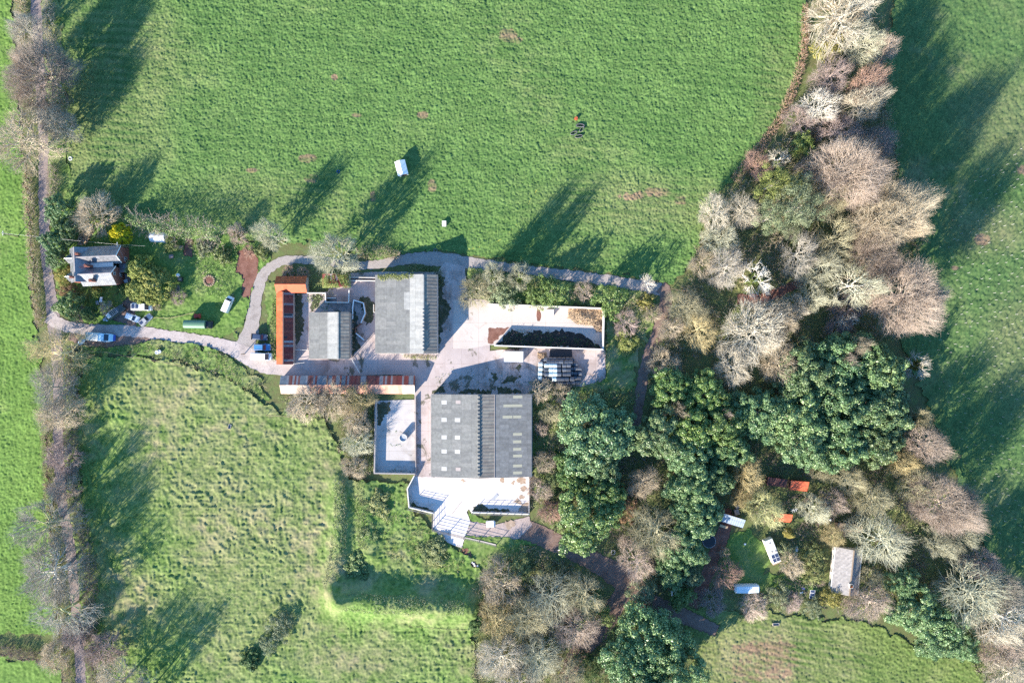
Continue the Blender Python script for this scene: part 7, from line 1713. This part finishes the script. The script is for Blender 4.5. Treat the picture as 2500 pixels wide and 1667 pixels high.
for k, px, py, r, mt, lb, kw in [
    ('small', 1828, 1158, 42, 'tw_gold', 'yellow olive bare tree left of the dark brown roofed shed', {'h': 8}),
    ('small', 1812, 1212, 30, 'tw_gold', 'golden shrub tree north of the blue grey roofed shed', {'h': 6}),
    ('small', 1868, 1245, 50, 'tw_moss', 'radiating mossy bare tree over the salmon roofed shed', {'h': 9}),
    ('small', 1990, 1245, 40, 'tw_lichen', 'pale lichen tree east of the salmon roofed shed', {'h': 8}),
    ('small', 2040, 1225, 36, 'tw_pink', 'pinkish tree between two lichen trees north of the board roof', {'h': 8}),
    ('bare', 2033, 1304, 32, 'tw_gold', 'dense golden bare tree at the north end of the bungalow', {'h': 8}),
    ('bare', 2150, 1318, 74, 'tw_lichen', 'biggest greenish bare tree, north east of the bungalow', {'h': 12}),
    ('bare', 2135, 1222, 48, 'tw_olive', 'olive bare tree north of the biggest greenish one', {'h': 10}),
    ('bare', 2070, 1170, 46, 'tw_olive', 'dark olive tree in the shade south of the great evergreens', {'h': 8}),
    ('small', 2010, 1140, 34, 'tw_olive', 'olive shrub tree north of the bright red roofed shed', {'h': 7}),
    ('small', 1775, 1404, 40, 'tw_redbrown', 'round russet bare tree beside the white sheeted caravan', {'h': 6.5}),
    ('scrub', 1768, 1348, 15, 'tw_tan', 'small tan shrub on the clearing path', {'h': 3}),
    ('conifer', 1925, 1300, 18, 'lf_yellowgreen', 'narrow yellowish conifer below the salmon roofed shed', {'h': 6}),
    ('small', 1932, 1378, 34, 'tw_tan', 'tan bare tree at the tail of the cream caravan', {'h': 6}),
    ('thicket', 1918, 1345, 24, 'lf_sage', 'grey green bush beside the cream caravan', {'h': 3}),
    ('thicket', 1985, 1352, 30, 'lf_bramble', 'low green thicket west of the bungalow', {'h': 3}),
    ('thicket', 1988, 1396, 30, 'lf_bramble', 'rounded dark shrub at the south west of the bungalow', {'h': 3.2}),
    ('thicket', 1902, 1452, 32, 'lf_sage', 'grey green bush west of the solar panels', {'h': 3.6}),
    ('thicket', 2030, 1456, 27, 'lf_yellowgreen', 'yellow green bush at the south end of the bungalow', {'h': 4}),
    ('thicket', 1985, 1482, 26, 'lf_sage', 'pale bush on the south field edge below the solar panels', {'h': 2.5}),
    ('bare', 2124, 1472, 52, 'tw_pink', 'brown bare tree with straight radiating branches south east of the bungalow', {'h': 10}),
    ('small', 2128, 1408, 28, 'tw_olive', 'olive shrub tree against the east side of the bungalow', {'h': 6}),
    ('small', 1840, 1478, 40, 'tw_pink', 'pinkish scrub on the bank south of the white sheeted caravan', {'h': 3}),
    ('small', 1935, 1470, 26, 'tw_purple', 'mauve shrub between two grey green bushes on the south bank', {'h': 3}),
    ('small', 1740, 1470, 36, 'tw_purple', 'shaded mauve scrub at the south west of the clearing', {'h': 3}),
    ('small', 2205, 1130, 40, 'tw_gold', 'orange tinted tree at the south east tip of the evergreens', {'h': 8}),
    ('bare', 2268, 1085, 52, 'tw_pink', 'pink bare tree at the eastern edge beside the evergreens', {'h': 11}),
    ('small', 2250, 1025, 30, 'tw_olive', 'ivy green shrub tree at the eastern edge by the evergreens', {'h': 7, 'ivy': 'lf_bramble'}),
    ('beech', 2318, 1235, 76, 'tw_pink', 'broad pinkish tree bulging towards the planted field', {'h': 14}),
    ('bare', 2250, 1190, 50, 'tw_olive', 'olive tree west of the broad pinkish one', {'h': 9}),
    ('small', 2358, 1315, 34, 'tw_lichen', 'lichen grey shrub tree at the planted field edge', {'h': 7}),
    ('small', 2300, 1330, 40, 'tw_lichen', 'greenish tree between the broad pinkish one and the dark hollow', {'h': 7}),
    ('small', 2398, 1378, 40, 'tw_purple', 'pinkish mauve tree near the planted field, towards the lower right', {'h': 8}),
    ('bare', 2375, 1450, 84, 'tw_lichen', 'wide olive grey tree at the lower right', {'h': 12}),
    ('bare', 2455, 1440, 50, 'tw_grey', 'grey tree at the right edge above the whitish one', {'h': 10}),
    ('bare', 2455, 1515, 68, 'tw_pale', 'whitish bare tree at the lower right edge', {'h': 12, 'bark': 'bk_dead'}),
    ('bare', 2455, 1580, 56, 'tw_pink', 'pinkish tree at the lower right corner', {'h': 9}),
    ('bare', 2470, 1645, 56, 'tw_pale', 'pale tree cut by the lower right corner', {'h': 9}),
    ('thicket', 2225, 1458, 24, 'lf_yellowgreen', 'yellowish bush wedged in the south field evergreens', {'h': 6})]:
    if px > 2240 and k in ('bare', 'beech', 'small'): kw['h'] *= 1.35
    plant(k, px, py, r, mt, lb, group=CL, **kw)
SW = 'trees of the southern wood'
for k, px, py, r, mt, lb, kw in [
    ('bare', 1600, 1300, 72, 'tw_olive', 'large olive brown bare tree among the evergreens west of the trampoline', {'h': 12}),
    ('bare', 1552, 1365, 54, 'tw_pink', 'brown bare tree beside the square pale frame', {'h': 9}),
    ('bare', 1572, 1178, 42, 'tw_tan', 'tan tree in the gap south of the round evergreen', {'h': 8}),
    ('thicket', 1525, 1240, 36, 'lf_brown', 'brown scrub in the gap beside the glossy evergreen', {'h': 4}),
    ('thicket', 1570, 1442, 38, 'lf_sage', 'pale mossy bush at the fork of the dark track', {'h': 6}),
    ('bare', 1425, 1452, 58, 'tw_olive', 'olive bare tree north in the southern wood beside the track', {'h': 9}),
    ('bare', 1345, 1462, 70, 'tw_lichen', 'greenish bare tree in the middle of the southern wood', {'h': 9}),
    ('bare', 1292, 1505, 60, 'tw_olive', 'olive tree in the west of the southern wood', {'h': 9}),
    ('bare', 1408, 1535, 60, 'tw_pink', 'pinkish tree at the south of the southern wood', {'h': 9}),
    ('small', 1222, 1424, 58, 'tw_tan', 'tan bare tree at the north west corner of the southern wood', {'h': 7}),
    ('small', 1218, 1515, 54, 'tw_gold', 'yellow ochre tree on the west edge of the southern wood', {'h': 7}),
    ('bare', 1222, 1605, 64, 'tw_pale', 'pale greyish pink tree at the bottom west of the southern wood', {'h': 9}),
    ('bare', 1318, 1605, 62, 'tw_lichen', 'grey green tree at the bottom of the southern wood', {'h': 9}),
    ('thicket', 1352, 1560, 28, 'lf_ivy', 'green laurel bush in the southern wood', {'h': 4}),
    ('thicket', 1265, 1388, 42, 'lf_bramble', 'dark green thicket at the north of the southern wood', {'h': 4}),
    ('thicket', 1345, 1408, 40, 'lf_bramble', 'dark thicket beside the south track', {'h': 4.5}),
    ('thicket', 1425, 1475, 44, 'lf_ivy', 'green thicket along the shaded branch track', {'h': 5}),
    ('thicket', 1470, 1500, 30, 'lf_ivy', 'small dark thicket at the branch track corner', {'h': 4}),
    ('small', 1545, 1640, 46, 'tw_tan', 'bare tan tree rising through the great laurel', {'h': 12}),
    ('bare', 1385, 1650, 50, 'tw_olive', 'olive tree cut by the bottom edge of the southern wood', {'h': 8}),
    ('thicket', 1440, 1620, 40, 'lf_dark', 'dark thicket between the branch track and the great laurel', {'h': 4}),
    ('small', 1260, 1660, 50, 'tw_grey', 'grey tree cut by the bottom edge at the southern wood', {'h': 8}),
    ('thicket', 683, 1528, 34, 'lf_sage', 'pale willow bush alone in the rough pasture', {'h': 3}),
    ('thicket', 655, 1572, 26, 'lf_sage', 'smaller pale willow bush below the lone one in the rough pasture', {'h': 2.4}),
    ('bush', 612, 1610, 26, 'lf_dark', 'dark bush at the bottom edge of the rough pasture', {'h': 2.2}),
    ('bush', 1160, 1518, 24, 'lf_dark', 'dark bush at the east edge of the rough pasture', {'h': 2}),
    ('bush', 870, 1385, 34, 'lf_ivy', 'leafy bush at the inner corner of the square hollow', {'h': 1.8}),
    ('bush', 1060, 1345, 34, 'lf_bramble', 'olive bush south of the apron on the hollow edge', {'h': 1.8}),
    ('bush', 920, 1230, 34, 'lf_bramble', 'green bush south of the tank yard', {'h': 1.8}),
    ('bush', 900, 1300, 30, 'lf_ivy', 'green bush on the leafy bank of the hollow', {'h': 1.6})]:
    plant(k, px, py, r, mt, lb, group=SW, **kw)
